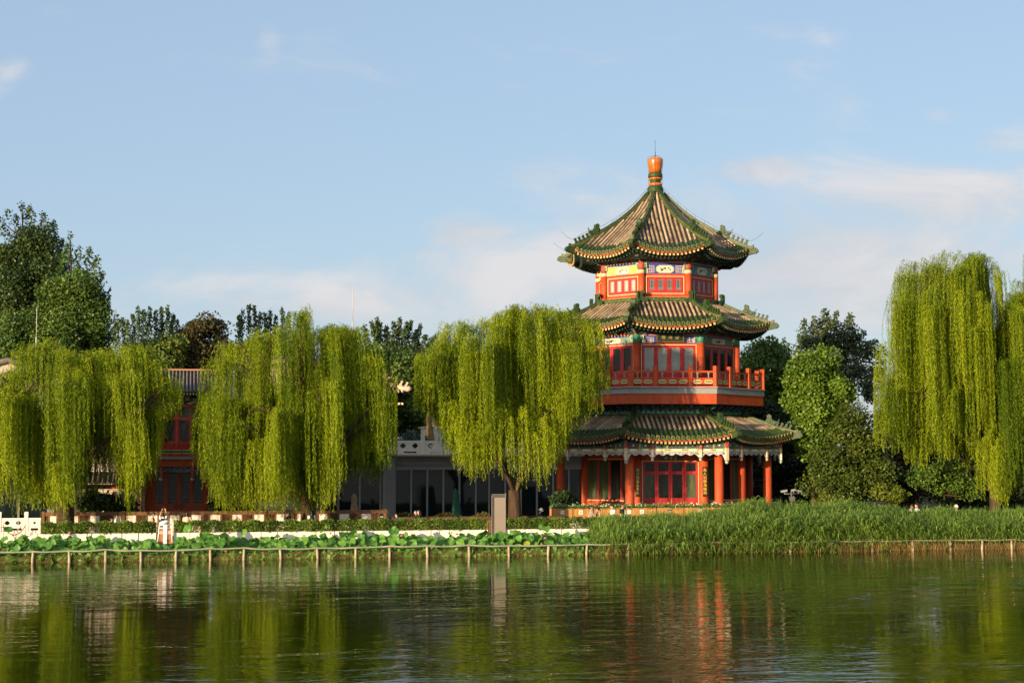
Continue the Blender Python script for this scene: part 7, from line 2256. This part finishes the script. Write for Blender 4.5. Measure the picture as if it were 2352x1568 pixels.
def person(x, y_head, s, face_deg, label, top, bottom=(0.03, 0.03, 0.04), arms=('down', 'down'), hair='short', bow=0.0, lean=0.0, topc='shirt', hat=None, bag=None, phone=False, H=None, child=False, gz=None, group='people along the shore'):
    a = aat(x, s, y_head); Yd = dep(a, s)
    ztop = zat(y_head, Yd)
    gz = GZ if gz is None else gz
    Hh = H if H else max(0.9, (ztop - gz) / (math.cos(lean) * 0.995))
    k = Hh / 1.7
    P = thing('person', label, 'person', (a, s, gz), group)
    P.rotation_euler = (0, 0, PHI + R(face_deg))
    org = Vector((0, 0, 0)); ORG[P] = org
    sp = lambda z, y=0.0: Vector((0, y - math.sin(lean) * max(0, z - 0.92), 0.92 + (z - 0.92) * math.cos(lean) if z > 0.92 else z))
    neck = sp(1.44, 0.01); hc = sp(1.575, 0.0) + Vector((0, -0.02 - 0.07 * math.sin(bow), -0.03 * (1 - math.cos(bow))))
    S = Matrix.Scale(k, 4)
    # body: one continuous skin from feet to crown
    mb = MB(); mb.M = S
    t_ = lambda z: sp(z)
    rows = []
    for z, rx, ry in ((0.86, 0.155, 0.105), (0.94, 0.16, 0.11), (1.04, 0.135, 0.095), (1.15, 0.145, 0.10), (1.27, 0.165, 0.11), (1.36, 0.165, 0.10), (1.42, 0.11, 0.075), (1.45, 0.058, 0.058)):
        q = t_(z); rows.append((q.x, q.y, q.z, rx, ry))
    ring_body(mb, rows)
    mb.tube([neck - Vector((0, 0, 0.03)), neck + (hc - neck) * 0.55], [0.058, 0.052], 10)
    HM = Matrix.Translation(hc) @ Matrix.Rotation(bow, 4, 'X')
    mb.M = S @ HM
    mb.ellipsoid((0, 0.012, 0.03), (0.077, 0.092, 0.10), 16, 12); mb.ellipsoid((0, -0.012, -0.045), (0.058, 0.07, 0.075), 14, 10)
    mb.prism([(-0.075, 0.035), (-0.118, -0.018), (-0.082, -0.03)], lambda p, q, d: (d, p - 0.005, q), -0.014, 0.014)
    for e in (-1, 1):
        mb.ellipsoid((e * 0.080, 0.015, 0.0), (0.014, 0.022, 0.034), 8, 6)
    mb.M = S
    legs = []
    for e in (-1, 1):
        hip = Vector((e * 0.085, 0, 0.88)); st = e * 0.07
        kn = Vector((e * 0.088, -0.02 - st, 0.47)); an = Vector((e * 0.09, 0.03 + st * 0.6, 0.08))
        mb.tube([hip, (hip + kn) / 2, kn, (kn * 0.6 + an * 0.4) + Vector((0, 0.015, 0)), an], [0.085, 0.075, 0.056, 0.054, 0.038], 10)
        mb.tube([an + Vector((0, 0.04, -0.04)), an + Vector((0, -0.06, -0.045)), an + Vector((0, -0.15, -0.055))], [0.04, 0.042, 0.028], 8)
        legs.append((hip, kn, an))
    hands = []
    armp = []
    for e, nm in ((-1, arms[0]), (1, arms[1])):
        sh_ = t_(1.375) + Vector((e * 0.165, 0, 0))
        (ux, uy, uz), (fx, fy, fz) = ARMS[nm]
        el = sh_ + Vector((e * ux, uy, uz)); wr = el + Vector((e * fx, fy, fz))
        mb.tube([t_(1.37) + Vector((e * 0.12, 0, 0)), sh_, (sh_ + el) / 2, el, (el + wr) / 2, wr], [0.05, 0.055, 0.046, 0.038, 0.036, 0.026], 10)
        d = (wr - el).normalized(); side = d.cross(Vector((0, 1, 0.2))).normalized(); nrm = side.cross(d).normalized()
        palm = wr + d * 0.045
        mb.tube([wr, palm, palm + d * 0.035], [0.026, 0.034, 0.03], 8)
        for fi in range(4):
            o = palm + d * 0.03 + side * (fi - 1.5) * 0.018
            ln = (0.068, 0.076, 0.072, 0.056)[fi]
            mb.tube([o, o + d * ln * 0.5 + nrm * 0.006, o + d * ln * 0.85 + nrm * 0.022], [0.0095, 0.009, 0.007], 6)
        o = wr + d * 0.03 + side * 0.03
        mb.tube([o, o + side * 0.022 + d * 0.025, o + side * 0.025 + d * 0.055 + nrm * 0.012], [0.012, 0.0105, 0.008], 6)
        hands.append(palm + d * 0.05); armp.append((sh_, el, wr))
    me = remeshed(mb, 'body', SKIN, 0.0125 * k)
    body = link_mesh('body', me, P)
    # face
    mb = MB(); mb.M = S @ HM
    for e in (-1, 1): mb.ellipsoid((e * 0.031, -0.076, 0.008), (0.012, 0.008, 0.007), 8, 6)
    mb.build('eyes', EYE_, P)
    mb = MB(); mb.M = S @ HM; mb.ellipsoid((0, -0.080, -0.060), (0.023, 0.007, 0.007), 8, 6); mb.build('mouth', LIP, P)
    # shirt
    mb = MB(); mb.M = S
    g = 0.016
    rows = []
    for z, rx, ry in ((0.84, 0.17, 0.122), (0.94, 0.165, 0.12), (1.04, 0.148, 0.112), (1.15, 0.155, 0.115), (1.27, 0.172, 0.122), (1.36, 0.172, 0.112), (1.415, 0.12, 0.085), (1.435, 0.075, 0.07)):
        if topc == 'low' and z > 1.37: continue
        q = t_(z); rows.append((q.x, q.y, q.z, rx + 0.004, ry + 0.004))
    ring_body(mb, rows)
    if topc != 'low':
        for e, (sh_, el, wr) in zip((-1, 1), armp):
            end = (sh_ * 0.30 + el * 0.70) if topc == 'shirt' else el * 0.25 + wr * 0.75
            mid = [] if topc == 'shirt' else [el]
            mb.tube([t_(1.365) + Vector((e * 0.1, 0, 0)), sh_ + Vector((0, 0, 0.006))] + mid + [end], [0.058, 0.069] + [0.055] * len(mid) + [0.062 if topc == 'shirt' else 0.045], 10)
    sm = remeshed(mb, 'shirt', cloth('%d_%d_%d' % tuple(int(c * 999) for c in top), top), 0.014 * k)
    link_mesh('shirt', sm, P)
    mb = MB(); mb.M = S
    ring_body(mb, [(0, 0, 0.80, 0.168, 0.115), (0, 0, 0.88, 0.172, 0.12), (0, 0, 0.97, 0.158, 0.116)])
    for hip, kn, an in legs:
        mb.tube([hip, (hip + kn) / 2, kn, (kn + an) / 2 + Vector((0, 0.01, 0)), an + Vector((0, 0, 0.03))], [0.098, 0.088, 0.07, 0.066, 0.056], 10)
    link_mesh('trousers', remeshed(mb, 'trousers', cloth('%d_%d_%d' % tuple(int(c * 999) for c in bottom), bottom), 0.016 * k), P)
    # hair: cap grown from the skull, longer behind when the hair is long
    if hair:
        mb = MB(); mb.M = S @ HM
        mb.ellipsoid((0, 0.026, 0.052), (0.086, 0.097, 0.092), 16, 12)
        mb.ellipsoid((0, 0.045, 0.0), (0.080, 0.075, 0.09), 14, 10)
        if hair == 'tall': mb.ellipsoid((0, 0.0, 0.115), (0.075, 0.085, 0.05), 12, 8)
        if hair == 'long':
            mb.tube([(0, 0.05, 0.05), (0, 0.085, -0.06), (0, 0.10, -0.2), (0, 0.10, -0.34)], [0.085, 0.085, 0.085, 0.05], 12)
            for e in (-1, 1): mb.tube([(e * 0.065, 0.02, 0.05), (e * 0.082, 0.02, -0.05), (e * 0.075, 0.03, -0.16)], [0.03, 0.028, 0.018], 8)
        if hair == 'bob':
            mb.ellipsoid((0, 0.04, -0.02), (0.098, 0.085, 0.11), 14, 10)
        if hair == 'pony': mb.tube([(0, 0.09, 0.05), (0, 0.15, 0.02), (0, 0.16, -0.1), (0, 0.15, -0.2)], [0.03, 0.04, 0.035, 0.012], 8)
        link_mesh('hair', remeshed(mb, 'hair', HAIR, 0.012 * k), P)
    if hat == 'bucket':
        mb = MB(); mb.M = S @ HM
        mb.lathe([(0.155, 0.02), (0.15, 0.035), (0.10, 0.075), (0.095, 0.10), (0.088, 0.15), (0.05, 0.165), (0.005, 0.168)], 20, (0, 0.005))
        mb.build('hat', cloth('cream_hat', (0.72, 0.66, 0.52)), P)
    if hat == 'cap':
        mb = MB(); mb.M = S @ HM
        mb.lathe([(0.095, 0.05), (0.095, 0.08), (0.08, 0.125), (0.04, 0.15), (0.005, 0.155)], 16, (0, 0.015)); mb.prism([(-0.07, 0.0), (0.07, 0.0), (0.06, 0.09), (-0.06, 0.09)], lambda p, q, d: (p, -0.07 - q, 0.055 + d), 0, 0.012)
        mb.build('cap', cloth('dark_cap', (0.03, 0.03, 0.03)), P)
    if bag == 'backpack':
        mb = MB(); mb.M = S @ Matrix.Translation(t_(1.2)); mb.ellipsoid((0, 0.17, -0.02), (0.14, 0.10, 0.21), 14, 10)
        for e in (-1, 1): mb.tube([(e * 0.10, 0.12, 0.15), (e * 0.11, 0.02, 0.22), (e * 0.11, -0.115, 0.12), (e * 0.12, -0.11, -0.02), (e * 0.13, 0.08, -0.12)], 0.022, 6)
        mb.build('backpack', cloth('black_pack', (0.015, 0.015, 0.018)), P)
    if bag == 'orange':
        mb = MB(); mb.M = S; mb.ellipsoid((0.0, 0.15, 0.93), (0.13, 0.07, 0.09), 12, 8); mb.build('waist_bag', cloth('orange_bag', (0.50, 0.16, 0.03)), P)
    if bag == 'white':
        mb = MB(); mb.M = S; mb.ellipsoid((-0.1, -0.17, 0.98), (0.12, 0.09, 0.17), 12, 8); mb.build('shoulder_bag', cloth('white_bag', (0.72, 0.70, 0.66)), P)
    if phone:
        h = (hands[0] + hands[1]) / 2 if arms[0] == arms[1] else hands[1]
        mb = MB(); mb.M = S; mb.box(h.x - 0.037, h.x + 0.037, h.y - 0.02, h.y - 0.008, h.z - 0.03, h.z + 0.12); mb.build('phone', PHONE, P)
    return P


# promenade, left to right (0 deg faces the lake, 90 faces right, -90 faces left, 180 looks inland)
person(256, 1182, 5.2, 80, 'child in mint green top before the tablet fence, behind hanging willow tips', (0.30, 0.60, 0.48), hair='short', H=1.15, child=True)
person(267, 1181, 5.6, 90, 'person in pale green top holding a phone behind hanging willow tips', (0.55, 0.68, 0.50), arms=('phone', 'phone'), phone=True, hair='short', bow=0.5)
person(351, 1177, 5.5, 80, 'woman in pink sleeveless top looking down at her phone', (0.62, 0.22, 0.26), bottom=(0.55, 0.55, 0.55), arms=('phone', 'phone'), phone=True, hair='pony', bow=0.4, topc='low')
person(374.5, 1177, 5.0, 170, 'man in white shirt with black backpack lifting a phone to photograph the hall', (0.62, 0.66, 0.70), arms=('up', 'up'), phone=True, bag='backpack', hair='short', bow=-0.15)
person(429.5, 1176, 5.4, 185, 'woman with black bobbed hair in beige top seen from behind', (0.60, 0.46, 0.30), arms=('hip', 'phone'), hair='bob')
person(658, 1176, 5.5, 60, 'long haired woman in black leaning close to a man', (0.025, 0.03, 0.035), arms=('fwd', 'fwd'), hair='long', bow=0.2)
person(664.5, 1173, 5.6, -100, 'short haired man in black tee shirt close to a long haired woman', (0.012, 0.012, 0.015), arms=('fwd', 'down'), hair='short', bow=0.2)
person(716, 1172, 5.9, 180, 'person in white shirt with black bag half hidden by the second willow trunk', (0.70, 0.70, 0.66), bag='backpack', hair='long')
person(911.5, 1179, 5.6, -80, 'boy in navy shirt eating beside the low slatted fence', (0.02, 0.045, 0.075), arms=('phone', 'phone'), hair='short', bow=0.2)
person(955.5, 1171.5, 6.2, -90, 'woman in dark dress walking left, half behind a woman with white straps', (0.02, 0.022, 0.025), hair='pony')
person(962.5, 1171, 5.4, -95, 'woman in black top with white straps walking left before the glass front', (0.025, 0.03, 0.025), bottom=(0.5, 0.45, 0.4), bag='backpack' if False else None, hair='long', arms=('swing', 'down'))
person(1237.5, 1168, 5.4, 60, 'woman in white bucket hat and navy shirt carrying a white bag', (0.03, 0.03, 0.075), bag='white', hair='short', hat='bucket', bow=0.35, lean=0.12)
person(1357.5, 1160.5, 5.6, 85, 'man in grey brown tee shirt with an orange waist bag', (0.28, 0.21, 0.19), hair='short', bag='orange', arms=('fwd', 'swing'))
person(1378, 1166, 5.8, -80, 'woman bending over her phone before the flower boxes', (0.45, 0.38, 0.26), hair='pony', bow=0.5, lean=0.2, arms=('phone', 'phone'), phone=True, topc='low')
person(1407, 1158.5, 5.6, -75, 'man in white shirt looking down before the flower boxes', (0.74, 0.74, 0.74), hair='tall', bow=0.35, arms=('down', 'phone'))
person(1428.5, 1156, 5.2, 80, 'man in black tee shirt with bushy black hair walking right', (0.012, 0.012, 0.014), hair='tall', arms=('swing', 'fwd'))
person(1435, 1166, 5.9, 80, 'person in white tee shirt walking behind the man in black', (0.70, 0.70, 0.68), hair='short', arms=('down', 'down'))
person(2092, 1159, 6.0, 70, 'person in white at left among the reed tips under the tallest willow', (0.68, 0.64, 0.56), hair='short', bow=0.4, hat='cap')
person(2105, 1157, 6.0, -70, 'man in white shirt with a dark strap among the reed tips', (0.66, 0.66, 0.62), hair='short')
person(2184, 1163, 6.0, 175, 'person in green shirt under the small spreading tree', (0.10, 0.42, 0.24), hair='short')
person(2196, 1160, 5.8, 60, 'person in cream patterned shirt and white hat reaching out with a phone', (0.66, 0.60, 0.38), hair='short', hat='bucket', arms=('reach', 'reach'), phone=True)
# a hand held fan-shaped snack tray beside the couple
o = None
# =============================================================== sky, sun, camera
EL, AZ = 7.5, 219.0      # sun low, behind the viewer's left shoulder (clockwise from straight ahead)
w = bpy.data.worlds.new('World'); scene.world = w; w.use_nodes = True
nt = w.node_tree
bg = nt.nodes['Background']
sky = nt.nodes.new('ShaderNodeTexSky'); sky.sky_type = 'NISHITA'; sky.sun_disc = False
sky.sun_elevation = R(EL); sky.sun_rotation = R(AZ); sky.air_density = 1.0; sky.dust_density = 1.0; sky.ozone_density = 1.2; sky.altitude = 50
bg.inputs['Strength'].default_value = 0.108
tc = nt.nodes.new('ShaderNodeTexCoord')
sep = nt.nodes.new('ShaderNodeSeparateXYZ'); nt.links.new(tc.outputs['Generated'], sep.inputs[0])


tint = nt.nodes.new('ShaderNodeMix'); tint.data_type = 'RGBA'; tint.blend_type = 'MULTIPLY'; tint.inputs[0].default_value = 1.0
tint.inputs[7].default_value = (1.0, 1.0, 1.0, 1)
nt.links.new(sky.outputs[0], tint.inputs[6])
# thin milky veil of high haze over the whole sky
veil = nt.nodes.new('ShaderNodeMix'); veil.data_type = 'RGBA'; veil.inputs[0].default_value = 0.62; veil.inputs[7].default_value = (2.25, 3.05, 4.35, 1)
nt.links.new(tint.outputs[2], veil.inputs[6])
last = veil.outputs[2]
# glow added to the hazy sky behind the viewer, warm fill from the sun side
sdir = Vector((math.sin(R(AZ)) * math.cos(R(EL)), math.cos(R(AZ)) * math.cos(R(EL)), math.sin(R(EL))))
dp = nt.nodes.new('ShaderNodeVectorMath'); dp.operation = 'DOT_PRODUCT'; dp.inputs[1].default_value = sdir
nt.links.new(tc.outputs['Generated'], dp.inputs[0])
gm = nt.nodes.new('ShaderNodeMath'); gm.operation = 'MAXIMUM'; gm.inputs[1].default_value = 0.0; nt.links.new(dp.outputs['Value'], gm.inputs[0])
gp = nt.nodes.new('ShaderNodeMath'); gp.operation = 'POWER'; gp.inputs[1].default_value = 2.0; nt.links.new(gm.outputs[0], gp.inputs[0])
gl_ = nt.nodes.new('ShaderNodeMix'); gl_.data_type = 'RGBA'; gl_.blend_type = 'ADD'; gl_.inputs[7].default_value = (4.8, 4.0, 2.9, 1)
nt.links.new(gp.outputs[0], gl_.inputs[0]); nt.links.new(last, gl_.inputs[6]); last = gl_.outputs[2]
# clouds: banks in fixed directions of the sky, broken up by noise
div = nt.nodes.new('ShaderNodeVectorMath'); div.operation = 'DIVIDE'
cmy = nt.nodes.new('ShaderNodeCombineXYZ')
ymax = nt.nodes.new('ShaderNodeMath'); ymax.operation = 'MAXIMUM'; ymax.inputs[1].default_value = 0.05
nt.links.new(sep.outputs['Y'], ymax.inputs[0])
for k in range(3): nt.links.new(ymax.outputs[0], cmy.inputs[k])
nt.links.new(tc.outputs['Generated'], div.inputs[0]); nt.links.new(cmy.outputs[0], div.inputs[1])
mpw = nt.nodes.new('ShaderNodeMapping'); mpw.inputs['Scale'].default_value = (7.0, 7.0, 17.0); mpw.inputs['Location'].default_value = (9.1, 0.2, 6.4)
nt.links.new(div.outputs[0], mpw.inputs['Vector'])
cn = nt.nodes.new('ShaderNodeTexNoise'); cn.inputs['Scale'].default_value = 1.0; cn.inputs['Detail'].default_value = 9; cn.inputs['Roughness'].default_value = 0.6; cn.inputs['Distortion'].default_value = 0.5
nt.links.new(mpw.outputs['Vector'], cn.inputs['Vector'])


def bank(x, y, rx, ry, amt):
    v = (CY - y) / F; k = CP - v * SP
    mp = nt.nodes.new('ShaderNodeMapping'); mp.vector_type = 'TEXTURE'
    mp.inputs['Location'].default_value = ((x - CX) / F / k, 1.0, (SP + v * CP) / k)
    mp.inputs['Scale'].default_value = (rx / F, 10.0, ry / F)
    nt.links.new(div.outputs[0], mp.inputs['Vector'])
    ln = nt.nodes.new('ShaderNodeVectorMath'); ln.operation = 'LENGTH'; nt.links.new(mp.outputs[0], ln.inputs[0])
    mr = nt.nodes.new('ShaderNodeMapRange'); mr.interpolation_type = 'SMOOTHSTEP'
    mr.inputs[1].default_value = 1.35; mr.inputs[2].default_value = 0.0; mr.inputs[4].default_value = amt
    nt.links.new(ln.outputs['Value'], mr.inputs[0])
    return mr.outputs[0]


acc = None
for b_ in ((1075, 540, 150, 60, 0.95), (1000, 590, 130, 40, 0.6), (1750, 390, 170, 55, 0.95), (2170, 425, 330, 40, 0.9), (2100, 505, 420, 55, 0.75), (2300, 330, 110, 45, 0.5), (790, 700, 220, 70, 0.95), (1180, 600, 260, 60, 0.6),
           (1230, 395, 130, 60, 0.45), (1350, 455, 70, 18, 0.5), (2165, 265, 70, 26, 0.4), (125, 25, 90, 40, 0.42), (615, 90, 40, 60, 0.36), (25, 150, 70, 50, 0.36), (405, 72, 40, 26, 0.25), (1980, 560, 420, 80, 0.5), (560, 700, 140, 40, 0.7), (1850, 660, 520, 90, 0.6), (230, 240, 90, 40, 0.22), (250, 520, 80, 30, 0.22), (150, 720, 300, 50, 0.35), (1850, 620, 900, 240, 1.05), (1000, 690, 900, 110, 0.62), (2150, 470, 560, 130, 0.85), (1180, 640, 420, 130, 0.75)):
    o_ = bank(*b_)
    if acc is None: acc = o_
    else:
        mm = nt.nodes.new('ShaderNodeMath'); mm.operation = 'MAXIMUM'; nt.links.new(acc, mm.inputs[0]); nt.links.new(o_, mm.inputs[1]); acc = mm.outputs[0]
sm1 = nt.nodes.new('ShaderNodeMath'); sm1.operation = 'ADD'; nt.links.new(acc, sm1.inputs[0])
cgain = nt.nodes.new('ShaderNodeMath'); cgain.operation = 'MULTIPLY_ADD'; cgain.inputs[1].default_value = 2.6; cgain.inputs[2].default_value = -1.3
nt.links.new(cn.outputs['Fac'], cgain.inputs[0]); nt.links.new(cgain.outputs[0], sm1.inputs[1])
rr1 = nt.nodes.new('ShaderNodeMapRange'); rr1.interpolation_type = 'SMOOTHSTEP'; rr1.inputs[1].default_value = 0.06; rr1.inputs[2].default_value = 1.10; rr1.inputs[4].default_value = 0.86
nt.links.new(sm1.outputs[0], rr1.inputs[0])
cr = nt.nodes.new('ShaderNodeValToRGB')
cr.color_ramp.elements[0].position = 0.35; cr.color_ramp.elements[0].color = (2.85, 2.98, 3.25, 1)
cr.color_ramp.elements[1].position = 0.65; cr.color_ramp.elements[1].color = (4.0, 3.85, 3.85, 1)
nt.links.new(cn.outputs['Fac'], cr.inputs[0])
mx = nt.nodes.new('ShaderNodeMix'); mx.data_type = 'RGBA'
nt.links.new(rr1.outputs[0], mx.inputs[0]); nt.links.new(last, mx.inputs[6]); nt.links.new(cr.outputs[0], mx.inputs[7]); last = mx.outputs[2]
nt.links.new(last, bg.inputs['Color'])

sun = bpy.data.lights.new('sun', 'SUN'); sun.energy = 5.0; sun.angle = R(0.53); sun.color = (1.0, 0.77, 0.48)
so = bpy.data.objects.new('sun', sun); COL.objects.link(so)
d = Vector((math.sin(R(AZ)) * math.cos(R(EL)), math.cos(R(AZ)) * math.cos(R(EL)), math.sin(R(EL))))
so.rotation_euler = d.to_track_quat('Z', 'Y').to_euler(); so.location = (-60, -40, 60)

cam = bpy.data.cameras.new('camera'); cam.sensor_width = 36; cam.lens = 36 * F / 2352; cam.clip_start = 0.5; cam.clip_end = 5000
co_ = bpy.data.objects.new('camera', cam); COL.objects.link(co_)
co_.location = (0, 0, EYE); co_.rotation_euler = (R(90) + PITCH, 0, 0)
scene.camera = co_
vs_ = scene.view_settings
vs_.view_transform = 'Standard'; vs_.look = 'None'; vs_.gamma = 1.0; vs_.exposure = 0.88
scene.display_settings.display_device = 'sRGB'
scene.cycles.max_bounces = 6; scene.cycles.diffuse_bounces = 3; scene.cycles.glossy_bounces = 3; scene.cycles.transmission_bounces = 3; scene.cycles.transparent_max_bounces = 4
scene.cycles.use_denoising = True
scene.cycles.sample_clamp_indirect = 6
